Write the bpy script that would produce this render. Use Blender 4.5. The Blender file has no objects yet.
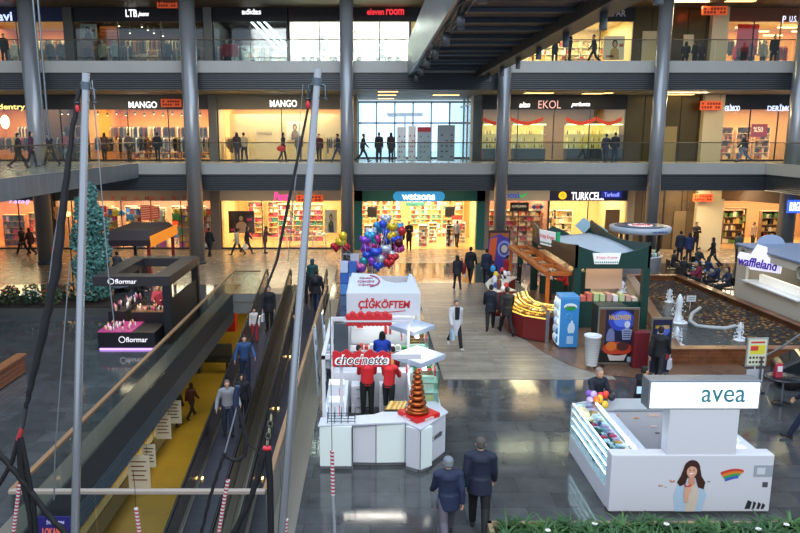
import bpy, bmesh, math, random
from mathutils import Vector, Matrix
random.seed(11)
S = bpy.context.scene
COL = S.collection
PI = math.pi
# ------------------------------------------------------------ camera, world, lights, exposure
PITCH = math.radians(10.35); FPX = 712.0; CXP = 370.0; CYP = 266.5; EYE = 7.0
cd = bpy.data.cameras.new('camera'); cam = bpy.data.objects.new('camera', cd); COL.objects.link(cam)
cam.location = (0, 0, EYE); cam.rotation_euler = (PI/2 - PITCH, 0, 0)
cd.sensor_width = 36; cd.lens = 36*FPX/800; cd.shift_x = (400-CXP)/800; cd.clip_end = 300
S.camera = cam
S.view_settings.view_transform = 'Standard'; S.view_settings.look = 'None'
S.view_settings.exposure = 0.18; S.view_settings.gamma = 1.0
try: S.view_settings.use_curve_mapping = False
except Exception: pass
w = bpy.data.worlds.new('skylight'); S.world = w; w.use_nodes = True
bg = w.node_tree.nodes['Background']; bg.inputs[0].default_value = (0.66, 0.78, 0.97, 1); bg.inputs[1].default_value = 0.75

def area(name, loc, sx, sy, power, col, rot=(0, 0, 0)):
    l = bpy.data.lights.new(name, 'AREA'); l.shape = 'RECTANGLE'; l.size = sx; l.size_y = sy
    l.energy = power; l.color = col
    o = bpy.data.objects.new(name, l); COL.objects.link(o); o.location = loc; o.rotation_euler = rot
    return o
WARM = (1.0, 0.70, 0.36); WARM2 = (1.0, 0.80, 0.52); NEUT = (1.0, 0.93, 0.82); COOL = (0.72, 0.86, 1.0)
area('atrium_skylight', (3, 19, 21), 26, 26, 5200, (0.62, 0.79, 1.0))
area('front_skylight', (2, -6, 19), 34, 8, 5200, (0.98, 0.98, 0.98), (math.radians(62), 0, 0))  # added area light brightening shopfronts and columns from the camera side

def at(px, py, z=0.0):
    """world point on the horizontal level z"""
    dx = (px-CXP)/FPX; dv = (py-CYP)/FPX
    d = Vector((dx, math.cos(PITCH)-dv*math.sin(PITCH), -math.sin(PITCH)-dv*math.cos(PITCH)))
    t = (z-EYE)/d.z
    return Vector((0, 0, EYE)) + d*t
def av(px, py, Y):
    """world point at distance Y"""
    dx = (px-CXP)/FPX; dv = (py-CYP)/FPX
    d = Vector((dx, math.cos(PITCH)-dv*math.sin(PITCH), -math.sin(PITCH)-dv*math.cos(PITCH)))
    return Vector((0, 0, EYE)) + d*(Y/d.y)
def xat(px, Y, z):
    return (px-CXP)/FPX*(Y*math.cos(PITCH)-(z-EYE)*math.sin(PITCH))

# ------------------------------------------------------------ materials
def lin(c):
    if isinstance(c, str):
        c = c.lstrip('#'); c = [int(c[i:i+2], 16)/255 for i in (0, 2, 4)]
    return tuple((v/12.92 if v <= .04045 else ((v+.055)/1.055)**2.4) for v in c[:3]) + (1,)
MC = {}
def M(col, rough=.55, metal=0.0, emit=0.0, noise=0.0, scale=8.0, spec=None, ecol=None):
    key = ('m', col, rough, metal, emit, noise, scale, spec, ecol)
    if key in MC: return MC[key]
    m = bpy.data.materials.new('surface_' + str(col).lstrip('#')); m.use_nodes = True
    n = m.node_tree.nodes; l = m.node_tree.links; b = n['Principled BSDF']
    c = lin(col); b.inputs['Base Color'].default_value = c
    b.inputs['Roughness'].default_value = rough; b.inputs['Metallic'].default_value = metal
    if spec is not None: b.inputs['Specular IOR Level'].default_value = spec
    if emit:
        b.inputs['Emission Color'].default_value = lin(ecol or col); b.inputs['Emission Strength'].default_value = emit
    if noise:
        tc = n.new('ShaderNodeTexCoord'); t = n.new('ShaderNodeTexNoise'); t.inputs['Scale'].default_value = scale
        t.inputs['Detail'].default_value = 4
        r = n.new('ShaderNodeValToRGB')
        r.color_ramp.elements[0].position = .3; r.color_ramp.elements[1].position = .7
        r.color_ramp.elements[0].color = tuple(v*(1-noise) for v in c[:3]) + (1,)
        r.color_ramp.elements[1].color = tuple(min(1, v*(1+noise)) for v in c[:3]) + (1,)
        l.new(tc.outputs['Object'], t.inputs['Vector']); l.new(t.outputs['Fac'], r.inputs['Fac'])
        l.new(r.outputs['Color'], b.inputs['Base Color'])
    MC[key] = m; return m
def MG(tint='#dfe9ec', gloss=.10, name='glass', refl=1.0):
    key = ('g', tint, gloss, refl)
    if key in MC: return MC[key]
    m = bpy.data.materials.new(name); m.use_nodes = True; n = m.node_tree.nodes; l = m.node_tree.links
    n.remove(n['Principled BSDF'])
    tr = n.new('ShaderNodeBsdfTransparent'); tr.inputs[0].default_value = lin(tint)
    gl = n.new('ShaderNodeBsdfGlossy'); gl.inputs['Roughness'].default_value = .05; gl.inputs[0].default_value = (refl, refl, refl, 1)
    fr = n.new('ShaderNodeFresnel'); ge = n.new('ShaderNodeNewGeometry'); mi = n.new('ShaderNodeMapRange'); mi.inputs[3].default_value = 1.45; mi.inputs[4].default_value = 1/1.45
    l.new(ge.outputs['Backfacing'], mi.inputs[0]); l.new(mi.outputs[0], fr.inputs[0])
    ad = n.new('ShaderNodeMath'); ad.operation = 'ADD'; ad.inputs[1].default_value = gloss; ad.use_clamp = True
    mx = n.new('ShaderNodeMixShader'); l.new(fr.outputs[0], ad.inputs[0]); l.new(ad.outputs[0], mx.inputs[0])
    l.new(tr.outputs[0], mx.inputs[1]); l.new(gl.outputs[0], mx.inputs[2]); l.new(mx.outputs[0], n['Material Output'].inputs[0])
    MC[key] = m; return m
def MR(pal, rough=.5, emit=0.0):
    """every separate piece of the mesh takes its own colour out of a palette"""
    key = ('r', tuple(pal), rough, emit)
    if key in MC: return MC[key]
    m = bpy.data.materials.new('assorted'); m.use_nodes = True; n = m.node_tree.nodes; l = m.node_tree.links
    b = n['Principled BSDF']; b.inputs['Roughness'].default_value = rough
    g = n.new('ShaderNodeNewGeometry'); r = n.new('ShaderNodeValToRGB'); r.color_ramp.interpolation = 'CONSTANT'
    e = r.color_ramp.elements
    while len(e) < len(pal): e.new(.5)
    for i, c in enumerate(pal): e[i].position = i/len(pal); e[i].color = lin(c)
    l.new(g.outputs['Random Per Island'], r.inputs['Fac']); l.new(r.outputs['Color'], b.inputs['Base Color'])
    if emit: l.new(r.outputs['Color'], b.inputs['Emission Color']); b.inputs['Emission Strength'].default_value = emit
    MC[key] = m; return m
def MT(c1, c2, cm, bw, bh, rough=.2, mortar=.006, off=0.0, noise=.25, nscale=1.2, bump=0.0, axis='xy', rvar=.12, spec=.5):
    """tiles or boards"""
    m = bpy.data.materials.new('tiling'); m.use_nodes = True; n = m.node_tree.nodes; l = m.node_tree.links
    b = n['Principled BSDF']; b.inputs['Specular IOR Level'].default_value = spec
    tc = n.new('ShaderNodeTexCoord'); mp = n.new('ShaderNodeMapping')
    if axis == 'xz': mp.inputs['Rotation'].default_value = (PI/2, 0, 0)
    if axis == 'yx': mp.inputs['Rotation'].default_value = (0, 0, PI/2)
    br = n.new('ShaderNodeTexBrick'); br.offset = off; br.inputs['Scale'].default_value = 1
    br.inputs['Brick Width'].default_value = bw; br.inputs['Row Height'].default_value = bh
    br.inputs['Mortar Size'].default_value = mortar; br.inputs['Color1'].default_value = lin(c1)
    br.inputs['Color2'].default_value = lin(c2); br.inputs['Mortar'].default_value = lin(cm)
    l.new(tc.outputs['Object'], mp.inputs[0]); l.new(mp.outputs[0], br.inputs['Vector'])
    ns = n.new('ShaderNodeTexNoise'); ns.inputs['Scale'].default_value = nscale; ns.inputs['Detail'].default_value = 8
    ns.inputs['Roughness'].default_value = .65
    l.new(mp.outputs[0], ns.inputs['Vector'])
    r = n.new('ShaderNodeMapRange'); r.inputs[1].default_value = .3; r.inputs[2].default_value = .7
    r.inputs[3].default_value = 1-noise; r.inputs[4].default_value = 1+noise
    l.new(ns.outputs['Fac'], r.inputs[0])
    mx = n.new('ShaderNodeVectorMath'); mx.operation = 'SCALE'
    l.new(br.outputs['Color'], mx.inputs[0]); l.new(r.outputs[0], mx.inputs['Scale'])
    l.new(mx.outputs[0], b.inputs['Base Color'])
    r2 = n.new('ShaderNodeMapRange'); r2.inputs[3].default_value = max(.02, rough-rvar); r2.inputs[4].default_value = rough+rvar
    l.new(ns.outputs['Fac'], r2.inputs[0]); l.new(r2.outputs[0], b.inputs['Roughness'])
    return m

WHITE = M('#e6e8ea', .4); BLACK = M('#0e0e10', .4); DARK = M('#1c1d21', .5)
STEEL = M('#8d939a', .32, .9); GREY = M('#6a6d70', .6)
GLASS = MG('#e4eeee', .04); RAILGLASS = MG('#f1f6f4', .0, refl=.4)
# ------------------------------------------------------------ mesh builder
class MB:
    def __init__(s): s.v = []; s.f = []; s.sm = []
    def add(s, vs, fs, smooth=False, T=None):
        o = len(s.v)
        for p in vs:
            p = Vector(p); s.v.append(T @ p if T else p)
        for f in fs: s.f.append([i+o for i in f]); s.sm.append(smooth)
        return s
    def box(s, a, b, T=None):
        x0, y0, z0 = a; x1, y1, z1 = b
        if x0 > x1: x0, x1 = x1, x0
        if y0 > y1: y0, y1 = y1, y0
        if z0 > z1: z0, z1 = z1, z0
        return s.add([(x0, y0, z0), (x1, y0, z0), (x1, y1, z0), (x0, y1, z0), (x0, y0, z1), (x1, y0, z1), (x1, y1, z1), (x0, y1, z1)],
              [(0, 3, 2, 1), (4, 5, 6, 7), (0, 1, 5, 4), (1, 2, 6, 5), (2, 3, 7, 6), (3, 0, 4, 7)], False, T)
    def cbox(s, c, d, T=None):
        return s.box([c[i]-d[i]/2 for i in range(3)], [c[i]+d[i]/2 for i in range(3)], T)
    def tube(s, pts, r, n=8, T=None, caps=True):
        pts = [Vector(p) for p in pts]; k = len(pts)
        rs = r if isinstance(r, (list, tuple)) else [r]*k
        vs = []; up = None
        for i, p in enumerate(pts):
            t = (pts[min(i+1, k-1)]-pts[max(i-1, 0)]).normalized()
            if up is None: up = Vector((0, 0, 1)) if abs(t.z) < .9 else Vector((1, 0, 0))
            a = t.cross(up)
            if a.length < 1e-5: a = t.cross(Vector((0, 1, 0)))
            a.normalize(); b = t.cross(a).normalized(); up = -b if False else up
            for j in range(n):
                q = 2*PI*j/n; vs.append(p + (a*math.cos(q)+b*math.sin(q))*rs[i])
        fs = []
        for i in range(k-1):
            for j in range(n): fs.append((i*n+j, i*n+(j+1) % n, (i+1)*n+(j+1) % n, (i+1)*n+j))
        s.add(vs, fs, True, T)
        if caps: s.add(vs[:n], [tuple(range(n))], False, T); s.add(vs[-n:], [tuple(range(n))[::-1]], False, T)
        return s
    def lathe(s, prof, c=(0, 0, 0), n=20, T=None, sx=1, sy=1, smooth=True):
        vs = []; fs = []
        for r, z in prof:
            for j in range(n): q = 2*PI*j/n; vs.append((c[0]+r*math.cos(q)*sx, c[1]+r*math.sin(q)*sy, c[2]+z))
        for i in range(len(prof)-1):
            for j in range(n): fs.append((i*n+j, i*n+(j+1) % n, (i+1)*n+(j+1) % n, (i+1)*n+j))
        fs.append(tuple(range(n))[::-1]); fs.append(tuple((len(prof)-1)*n+j for j in range(n)))
        return s.add(vs, fs, smooth, T)
    def ball(s, c, r, n=10, T=None):
        if not isinstance(r, (list, tuple, Vector)): r = (r, r, r)
        vs = [(c[0], c[1], c[2]-r[2])]; fs = []; m = max(4, n//2)
        for i in range(1, m):
            a = -PI/2+PI*i/m
            for j in range(n):
                q = 2*PI*j/n; vs.append((c[0]+r[0]*math.cos(a)*math.cos(q), c[1]+r[1]*math.cos(a)*math.sin(q), c[2]+r[2]*math.sin(a)))
        vs.append((c[0], c[1], c[2]+r[2])); L = len(vs)-1
        for j in range(n):
            fs.append((0, 1+(j+1) % n, 1+j)); fs.append((L, L-n+j, L-n+(j+1) % n))
        for i in range(m-2):
            for j in range(n): fs.append((1+i*n+j, 1+i*n+(j+1) % n, 1+(i+1)*n+(j+1) % n, 1+(i+1)*n+j))
        return s.add(vs, fs, True, T)
    def prism(s, pts, z0, z1, T=None):
        n = len(pts); vs = [(p[0], p[1], z0) for p in pts]+[(p[0], p[1], z1) for p in pts]
        fs = [tuple(range(n))[::-1], tuple(range(n, 2*n))]+[(i, (i+1) % n, n+(i+1) % n, n+i) for i in range(n)]
        return s.add(vs, fs, False, T)
    def plate(s, pts, y0, y1, T=None):
        """outline in x,z with thickness in y"""
        n = len(pts); vs = [(p[0], y0, p[1]) for p in pts]+[(p[0], y1, p[1]) for p in pts]
        fs = [tuple(range(n)), tuple(range(n, 2*n))[::-1]]+[((i+1) % n, i, n+i, n+(i+1) % n) for i in range(n)]
        return s.add(vs, fs, False, T)
    def mesh(s, name, origin=(0, 0, 0)):
        o = Vector(origin); me = bpy.data.meshes.new(name)
        me.from_pydata([tuple(p-o) for p in s.v], [], s.f)
        me.polygons.foreach_set('use_smooth', s.sm); me.update()
        bm = bmesh.new(); bm.from_mesh(me); bmesh.ops.recalc_face_normals(bm, faces=bm.faces); bm.to_mesh(me); bm.free()
        return me
def RZ(a, loc=(0, 0, 0)): return Matrix.Translation(loc) @ Matrix.Rotation(a, 4, 'Z')
def root_of(o):
    while o.parent: o = o.parent
    return o
def bevel(o, w, seg=2):
    if w:
        m = o.modifiers.new('bevel', 'BEVEL'); m.width = w; m.segments = seg; m.limit_method = 'ANGLE'; m.angle_limit = .6
def thing(name, label, cat, loc=(0, 0, 0), rz=0.0, group=None):
    o = bpy.data.objects.new(name, None); COL.objects.link(o); o.empty_display_size = .2
    o.location = loc; o.rotation_euler = (0, 0, rz); o['label'] = label; o['category'] = cat
    if group: o['group'] = group
    return o
def part(name, mb, mat, parent, label=None, bev=0, stuff=False):
    """mesh given in the thing's own coordinates"""
    o = bpy.data.objects.new(name, mb.mesh(name) if isinstance(mb, MB) else mb); COL.objects.link(o)
    if not o.data.materials: o.data.materials.append(mat)
    o.parent = parent
    if label: o['label'] = label
    if stuff: o['kind'] = 'stuff'
    bevel(o, bev); return o
def wpart(name, mb, mat, parent, label=None, bev=0, stuff=False):
    """mesh given in world coordinates under an unrotated thing"""
    L = Vector(root_of(parent).location); mb.v = [p-L for p in mb.v]
    return part(name, mb, mat, parent, label, bev, stuff)
def solo(name, mb, mat, label, cat, group=None, bev=0, stuff=False, kind=None):
    xs = [p.x for p in mb.v]; ys = [p.y for p in mb.v]; zs = [p.z for p in mb.v]
    org = ((min(xs)+max(xs))/2, (min(ys)+max(ys))/2, min(zs))
    o = bpy.data.objects.new(name, mb.mesh(name, org)); COL.objects.link(o); o.location = org
    o.data.materials.append(mat)
    if label: o['label'] = label
    if cat: o['category'] = cat
    if group: o['group'] = group
    if stuff: o['kind'] = 'stuff'
    if kind: o['kind'] = kind
    bevel(o, bev); return o
def struct(name, mb, mat, bev=0): return solo(name, mb, mat, None, None, kind='structure', bev=bev)
KIDS = {}
def copy_tree(o, loc=None, rz=None, label=None, group=None, parent=None):
    c = o.copy(); COL.objects.link(c)
    if parent: c.parent = parent
    if loc is not None: c.location = loc
    if rz is not None: c.rotation_euler = (0, 0, rz)
    if label: c['label'] = label
    if group: c['group'] = group
    for ch in o.children: copy_tree(ch, parent=c)
    return c
TXT = {}
def text_mesh(s, size, ext=.01, bold=0.0, shear=0.0, spacing=1.0, align='CENTER'):
    key = (s, size, ext, bold, shear, spacing, align)
    if key in TXT: return TXT[key]
    cu = bpy.data.curves.new('lettering', 'FONT'); cu.body = s; cu.size = size; cu.extrude = ext; cu.offset = bold
    cu.shear = shear; cu.space_character = spacing; cu.align_x = align; cu.align_y = 'CENTER'; cu.resolution_u = 3
    o = bpy.data.objects.new('lettering', cu); COL.objects.link(o)
    dg = bpy.context.evaluated_depsgraph_get(); me = bpy.data.meshes.new_from_object(o.evaluated_get(dg))
    bpy.data.objects.remove(o); bpy.data.curves.remove(cu)
    me.transform(Matrix.Rotation(PI/2, 4, 'X')); TXT[key] = me
    return me
def lettering(s, mat, parent, loc, width=None, height=None, rz=0, rx=0, bold=0.0, shear=0.0, spacing=1.0, ext=.01, name='lettering', ry=0):
    """loc in the parent's coordinates; text upright, facing -y, fitted to a width and cap height"""
    me = text_mesh(s, 1.0, ext, bold, shear, spacing).copy()
    xs = [v.co.x for v in me.vertices]; zs = [v.co.z for v in me.vertices]
    W0 = max(xs)-min(xs); H0 = max(zs)-min(zs); cx = (max(xs)+min(xs))/2; cz = (max(zs)+min(zs))/2
    sx = width/W0 if width else None; sz = height/H0 if height else sx
    if sx is None: sx = sz
    for v in me.vertices: v.co.x = (v.co.x-cx)*sx; v.co.z = (v.co.z-cz)*sz
    o = bpy.data.objects.new(name, me); COL.objects.link(o); me.materials.clear(); me.materials.append(mat)
    o.parent = parent; o.location = loc; o.rotation_euler = (rx, ry, rz)
    return o
# ------------------------------------------------------------ the setting
def floor_piece(rects, z0, z1, mat, name='floor'):
    m = MB()
    for x0, y0, x1, y1 in rects: m.box((x0, y0, z0), (x1, y1, z1))
    o = bpy.data.objects.new(name, m.mesh(name)); COL.objects.link(o); o.data.materials.append(mat); o['kind'] = 'structure'
    return o
OX0, OX1, OY0, OY1 = -6.2, -1.80, 11.36, 31.4      # opening down to the basement
granite = MT('#404244', '#4c4e50', '#343536', 1.2, .6, rough=.10, noise=.25, nscale=2.2, off=.5, spec=.6, rvar=.07)
walkway = MT('#8d7a63', '#a08a70', '#6f6050', .9, .9, rough=.25, noise=.15, nscale=2.0, spec=.5)
floor_piece([(-32, 3, OX0, 33.5), (OX1, 3, 32, 39.4), (OX0, 3, OX1, OY0)], -.22, 0, granite)
floor_piece([(-32, 33.5, OX0, 52), (OX0, OY1, OX1, 52), (OX1, 39.4, 32, 52)], -.22, 0, walkway)
deck_m = MT('#7d776c', '#989186', '#68635a', 1.5, .19, rough=.34, noise=.22, nscale=2.5, off=.4, mortar=.008, spec=.4)
floor_piece([(2.15, 19.9, 7.2, 33.9)], 0.001, .008, deck_m, 'floor')
brownm = MT('#6b5140', '#775a46', '#4c3a2f', .6, .6, rough=.3, noise=.2, spec=.45)
kp = MB(); a0 = [(5.4, 24.2), (5.7, 22.6), (6.2, 21.2), (6.9, 20.3), (8, 20.0), (11.5, 20.0), (11.5, 33.5), (7.6, 33.5), (6.3, 29), (5.6, 26)]
kp.prism(a0, .009, .02); struct('floor', kp, brownm)
# basement
floor_piece([(-14, -2, 4, 62)], -5.6, -5.5, MT('#8d7424', '#947a28', '#7c661e', 2.2, 2.2, rough=.45, noise=.12, spec=.25), 'floor')
m = MB(); m.box((-14.2, -2, -5.5), (-14, 62, -.3)); struct('wall_left', m, M('#8f8a78', .7))
m = MB(); m.box((4, -2, -5.5), (4.2, 62, -.3)); struct('wall_right', m, M('#8f8a78', .7))
m = MB(); m.box((-14, 61, -5.5), (4, 61.2, -.3)); struct('wall_back', m, M('#6d6248', .7))
floor_piece([(-14, 3, OX0-.02, 62), (OX1+.02, 3, 4, 62), (OX0, OY1+.02, OX1, 62)], -.9, -.25, M('#3c3a36', .8), 'ceiling')
for y, x, p in ((36, -4, 260), (46, -5, 260), (26, -9.5, 190), (16, -9.5, 150), (22, .8, 180)):
    area('basement_light', (x, y, -1.0), 2.5, 5, p, (1.0, .86, .55))
m = MB()
m.box((OX0-.12, OY0, -1.25), (OX0-.07, OY1, -.7)); m.box((OX0-.07, OY0, -.7), (OX0+.01, OY1, .012)); struct('trim_1', m, M('#363d44', .5))
m = MB()
for k in range(6): m.box((OX0-.07, OY0, -1.25+k*.092), (OX0+.01, OY1, -1.25+k*.092+.055))
struct('trim_2', m, M('#5b6f80', .35, .4))
m = MB(); m.box((OX0, OY1, -.9), (OX1, OY1+.1, .0)); m.box((OX0, OY1-.04, -.35), (OX1, OY1, 0)); struct('trim_3', m, M('#7c7f7d', .5))
m = MB(); m.box((OX1, OY0-.3, 0), (OX1+.45, OY1-1, .02)); m.box((OX0-.5, OY0, 0), (OX0-.05, OY1, .015)); struct('trim_4', m, M('#7b756b', .3, .2))
# upper slabs
soffit = M('#766d5e', .6, noise=.1, scale=.6)
band = M('#a09f98', .45, noise=.05, scale=.8)
ribm = M('#4a4e50', .4, .3)
terrazzo = MT('#a99c86', '#b3a690', '#8d8270', .8, .8, rough=.2, noise=.08)
SX0, SX1 = -30, 30
def slab(n, zt, zb, fy=40.0):
    floor_piece([(SX0, fy+.35, SX1, 51.8)], zt-.3, zt-.001, terrazzo)
    floor_piece([(SX0, fy+.35, SX1, 51.8)], zb, zt-.31, soffit, 'ceiling')
    m = MB(); m.box((SX0, fy, zt-.58), (SX1, fy+.35, zt+.04)); struct('trim_%d' % n, m, band)
    m = MB(); m.box((SX0, fy+.3, zb), (SX1, fy+.35, zt-.58))
    h = (zt-.58-zb)/9
    for k in range(9): m.box((SX0, fy+.12, zb+k*h+.01), (SX1, fy+.3, zb+k*h+h*.62))
    struct('trim_%d' % (n+1), m, ribm)
slab(5, 5.5, 4.0); slab(7, 11.0, 9.5)
# top ceiling in front of the upper shops
topc = MT('#4a3c2c', '#5a4935', '#2d2620', 3.0, .3, rough=.5, noise=.2)
floor_piece([(SX0, 38, SX1, 52)], 14.55, 14.8, topc, 'ceiling')
m = MB(); m.box((SX0, 37.8, 14.3), (SX1, 38, 17.5)); struct('trim_9', m, M('#2f3236', .6))
# left wing balcony on the first floor
LBX = -12.9
floor_piece([(-30, 15, LBX-.25, 40.3)], 5.2, 5.499, terrazzo)
m = MB(); m.box((-30, 15, 4.75), (LBX-.25, 39.9, 5.19)); struct('ceiling', m, soffit)
m = MB(); m.box((LBX-.25, 15, 4.74), (LBX, 40, 5.54)); struct('trim_10', m, MT('#5f6468', '#6c7276', '#4b4f52', .12, 4, rough=.35, noise=.1, axis='yx'))
# right wings
m = MB(); m.box((22.0, 30, 4.92), (22.3, 40, 5.54)); struct('trim_11', m, band)
m = MB(); m.box((22.3, 30, 4.0), (22.35, 40, 4.92))
for k in range(9): m.box((22.1, 30, 4.01+k*.102), (22.3, 40, 4.01+k*.102+.065))
struct('trim_12', m, ribm)
floor_piece([(22.3, 30, 30, 40.3)], 5.2, 5.499, terrazzo)
floor_piece([(22.35, 30, 30, 40.3)], 4.0, 5.19, soffit, 'ceiling')
# ------------------------------------------------------------ round columns
colm = M('#8a8b8c', .30, .5, noise=.06, scale=.7)
for cx, r, lb in ((-18.1, .44, 'leftmost grey round column, beside the shop with the yellow wall sign'), (-9.65, .42, 'grey round column at the right edge of the shop with the dotted red sign band'),
                  (-1.25, .36, 'grey round column left of the teal shopfront, behind the balloons'), (7.2, .35, 'grey round column right of the teal shopfront, under the end of the footbridge'),
                  (15.6, .36, 'grey round column behind the round white kiosk'), (23.1, .44, 'rightmost grey round column, behind the cream wheeled waffle kiosk')):
    t = thing('column', lb, 'column', (cx, 39.3, 0), group='round columns along the atrium front')
    h = 14.3
    part('shaft', MB().lathe([(r, 0), (r, h)], n=32), colm, t)
    part('collar', MB().lathe([(r+.05, 0), (r+.05, .12), (r+.01, .16)], n=32), M('#4b4f54', .4, .6), t)
# ------------------------------------------------------------ railings
railm = M('#5c5348', .4, .5)
copper = M('#a8805e', .35, .4)
def railing(name, label, p0, p1, z, h=1.05, step=1.4, rail=railm, rr=.03, glass=RAILGLASS, posts=True, cat='railing', flat=False, gap=0.0):
    p0 = Vector((p0[0], p0[1], z)); p1 = Vector((p1[0], p1[1], z)); L = (p1-p0).length; a = math.atan2(p1.y-p0.y, p1.x-p0.x)
    t = thing(name, label, cat, p0, a)
    n = max(1, round(L/step)); s = L/n
    for i in range(n):
        part('glass_panel', MB().box((i*s+.02, -.008, .03), ((i+1)*s-.02, .008, h-.05)), glass, t)
    if posts:
        for i in range(n+1): part('post', MB().box((i*s-.018, -.02, 0), (i*s+.018, .02, h-.03)), M('#4c5054', .4, .7), t)
    m = MB()
    if flat: m.box((0, -.05, h-.035), (L, .05, h+.035))
    else: m.tube([(0, 0, h), (L, 0, h)], rr, 8)
    part('handrail', m, rail, t, bev=.012 if flat else 0)
    return t
railing('glass_railing', 'long glass railing along the first floor walkway', (LBX, 40.02), (22.0, 40.02), 5.54, 1.12, 2.1, posts=False)
railing('glass_railing', 'long glass railing along the top floor walkway, in front of the upper shops', (-27, 40.02), (27, 40.02), 11.04, 1.10, 2.1, posts=False)
railing('glass_railing', 'glass railing on the left wing balcony, running toward the camera above the clothed tree', (LBX-.12, 16), (LBX-.12, 40), 5.54, 1.12, 2.0, posts=False)
railing('glass_railing', 'short glass railing on the right wing balcony beside the shoe shop', (22.15, 31), (22.15, 40), 5.54, 1.12, 1.8, posts=False)
woodrail = M('#8a6a4c', .4)
railing('well_railing', 'glass railing with a copper-brown rail along the left side of the travelator well', (OX0+.03, OY0), (OX0+.03, OY1+.3), 0, 1.0, 1.9, rail=woodrail, posts=False, flat=True)
railing('well_railing', 'near glass railing with a pale flat rail across the end of the travelator well', (OX0, OY0-.02), (OX1, OY0-.02), 0, 1.0, 1.5, rail=M('#9a8f84', .4), posts=False, flat=True)
railing('well_railing', 'far low glass railing closing the well left of the travelators', (OX0, OY1+.3), (-4.95, OY1+.3), 0, 1.0, 1.3, rail=woodrail, posts=False, flat=True)
railing('well_railing', 'glass railing on the right side of the travelator well beside the white stand', (OX1, OY0), (OX1, 26.5), 0, 1.0, 1.9, rail=woodrail, posts=False, flat=True, glass=MG('#b6c4c4', .10))
# ------------------------------------------------------------ travelators
AL = math.radians(10.0)
def travelator(label, xc):
    L = (OY1-1.5)/math.cos(AL); t = thing('travelator', label, 'moving walkway', (xc, OY1, 0))
    R = Matrix.Rotation(AL, 4, 'X')             # local +y goes up and away, so run along -y
    hw = .46
    m = MB(); m.box((-hw, -L, -.12), (hw, 0, 0), R); part('belt', m, MT('#34323c', '#3d3b46', '#17171b', 4.0, .09, rough=.35, noise=.1, axis='xy'), t)
    m = MB(); m.box((-hw-.1, 0, -.2), (hw+.1, 1.3, .012)); part('landing_plate', m, M('#74777b', .35, .8), t)
    for s in (-1, 1):
        m = MB(); m.box((s*hw, -L, -.3), (s*(hw+.15), .9, .06), R); part('skirt', m, M('#86817a', .22, .85), t, bev=.02)
        gp = part('balustrade', MB().box((s*(hw+.075)-.01, -L, .06), (s*(hw+.075)+.01, .7, .88), R), M('#9c8a72', .16, .9), t)
        pts = [R @ Vector((s*(hw+.075), y, .93)) for y in (-L, -L*.5, .6)]
        for k in range(1, 7):
            q = PI/2-k*PI/6; pts.append(R @ Vector((s*(hw+.075), .6+.40*math.cos(q), .53+.40*math.sin(q))))
        part('handrail', MB().tube(pts, .045, 8), M('#141416', .35), gp)
        cap = MB()
        prof = [(.6+.38*math.cos(PI/2-k*PI/8), .53+.38*math.sin(PI/2-k*PI/8)) for k in range(9)]
        cap.add([R @ Vector((s*(hw+.075)-.01, y, z)) for y, z in prof]+[R @ Vector((s*(hw+.075)+.01, y, z)) for y, z in prof],
                [tuple(range(9)), tuple(range(9, 18))[::-1]]+[(i, i+1, 10+i, 9+i) for i in range(8)])
        part('end_cap', cap, GLASS, t)
    for s in (-1, 1):
        for k in range(7): part('skirt_light', MB().ball(R @ Vector((s*(hw-.005), -2.5-k*3.6, .03)), (.035, .09, .03), 8), M('#ffd080', .4, emit=5), t)  # glowing beads added for the golden spots along the skirts
    m = MB()
    m.box((-hw-.16, -L, -.75), (hw+.16, .3, -.31), R); part('truss', m, M('#44474a', .5, .4), t)
    return t
travelator('left travelator carrying most of the shoppers, beside the yellow basement floor', -4.18)
travelator('right travelator behind the tall steel pole, next to the white stand', -2.52)
m = MB(); R = Matrix.Translation((0, OY1, 0)) @ Matrix.Rotation(AL, 4, 'X')
m.box((-3.58, -30, -.2), (-3.12, .8, .12), R)
for k in range(3): m.box((-3.52+k*.15, -30, .12), (-3.44+k*.15, .8, .16), R)
solo('travelator_decking', m, M('#8d8474', .2, .9), 'polished metal decking strip between the two travelators', 'decking', bev=.01)
# ------------------------------------------------------------ footbridge overhead
t = thing('footbridge', 'dark footbridge crossing overhead to the top floor, seen from below', 'bridge', (4.25, 40, 10.3))
BY0 = 13.0
wpart('deck', MB().box((2.3, BY0, 10.55), (6.3, 39.98, 10.95)), M('#161c28', .55, .2), t)
wpart('edge_beam', MB().box((5.72, BY0, 10.15), (6.42, 39.95, 10.55)), M('#4a4742', .45, .4), t, bev=.02)
wpart('edge_beam', MB().box((2.12, BY0, 10.2), (2.55, 39.95, 10.55)), M('#3a3c40', .45, .4), t, bev=.02)
perf = MT('#5e6468', '#73797c', '#3a3f43', .16, .16, rough=.35, noise=.25, axis='yx', mortar=.025)
wpart('side_panel', MB().box((2.04, BY0, 10.2), (2.12, 39.95, 12.0)), perf, t)
wpart('side_panel', MB().box((6.42, BY0, 10.3), (6.46, 39.95, 11.2)), M('#5a5c5e', .4, .5), t)
for k in range(8):
    y = 39.0-k*3.6; m = MB(); m.box((2.55, y-.05, 10.44), (5.72, y+.05, 10.56))
    m2 = MB()
    wpart('cross_beam', m, M('#46525e', .45, .4), t)
    m = MB(); m.box((2.55, y-1.86, 10.42), (5.72, y-1.78, 10.56)); wpart('cross_beam', m, M('#323c48', .45, .4), t)
for k in range(7):
    y = 37.3-k*3.6
    for x in (2.36, 6.05):
        m = MB().lathe([(.09, 9.72 if x > 3 else 9.75), (.10, 9.74), (.10, 10.16)], (x, y, 0), 14)
        d = wpart('downlight', m, M('#6f7478', .4, .5), t)
m = MB()
for k in range(60):                       # cable runs under the left beam
    pass
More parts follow.
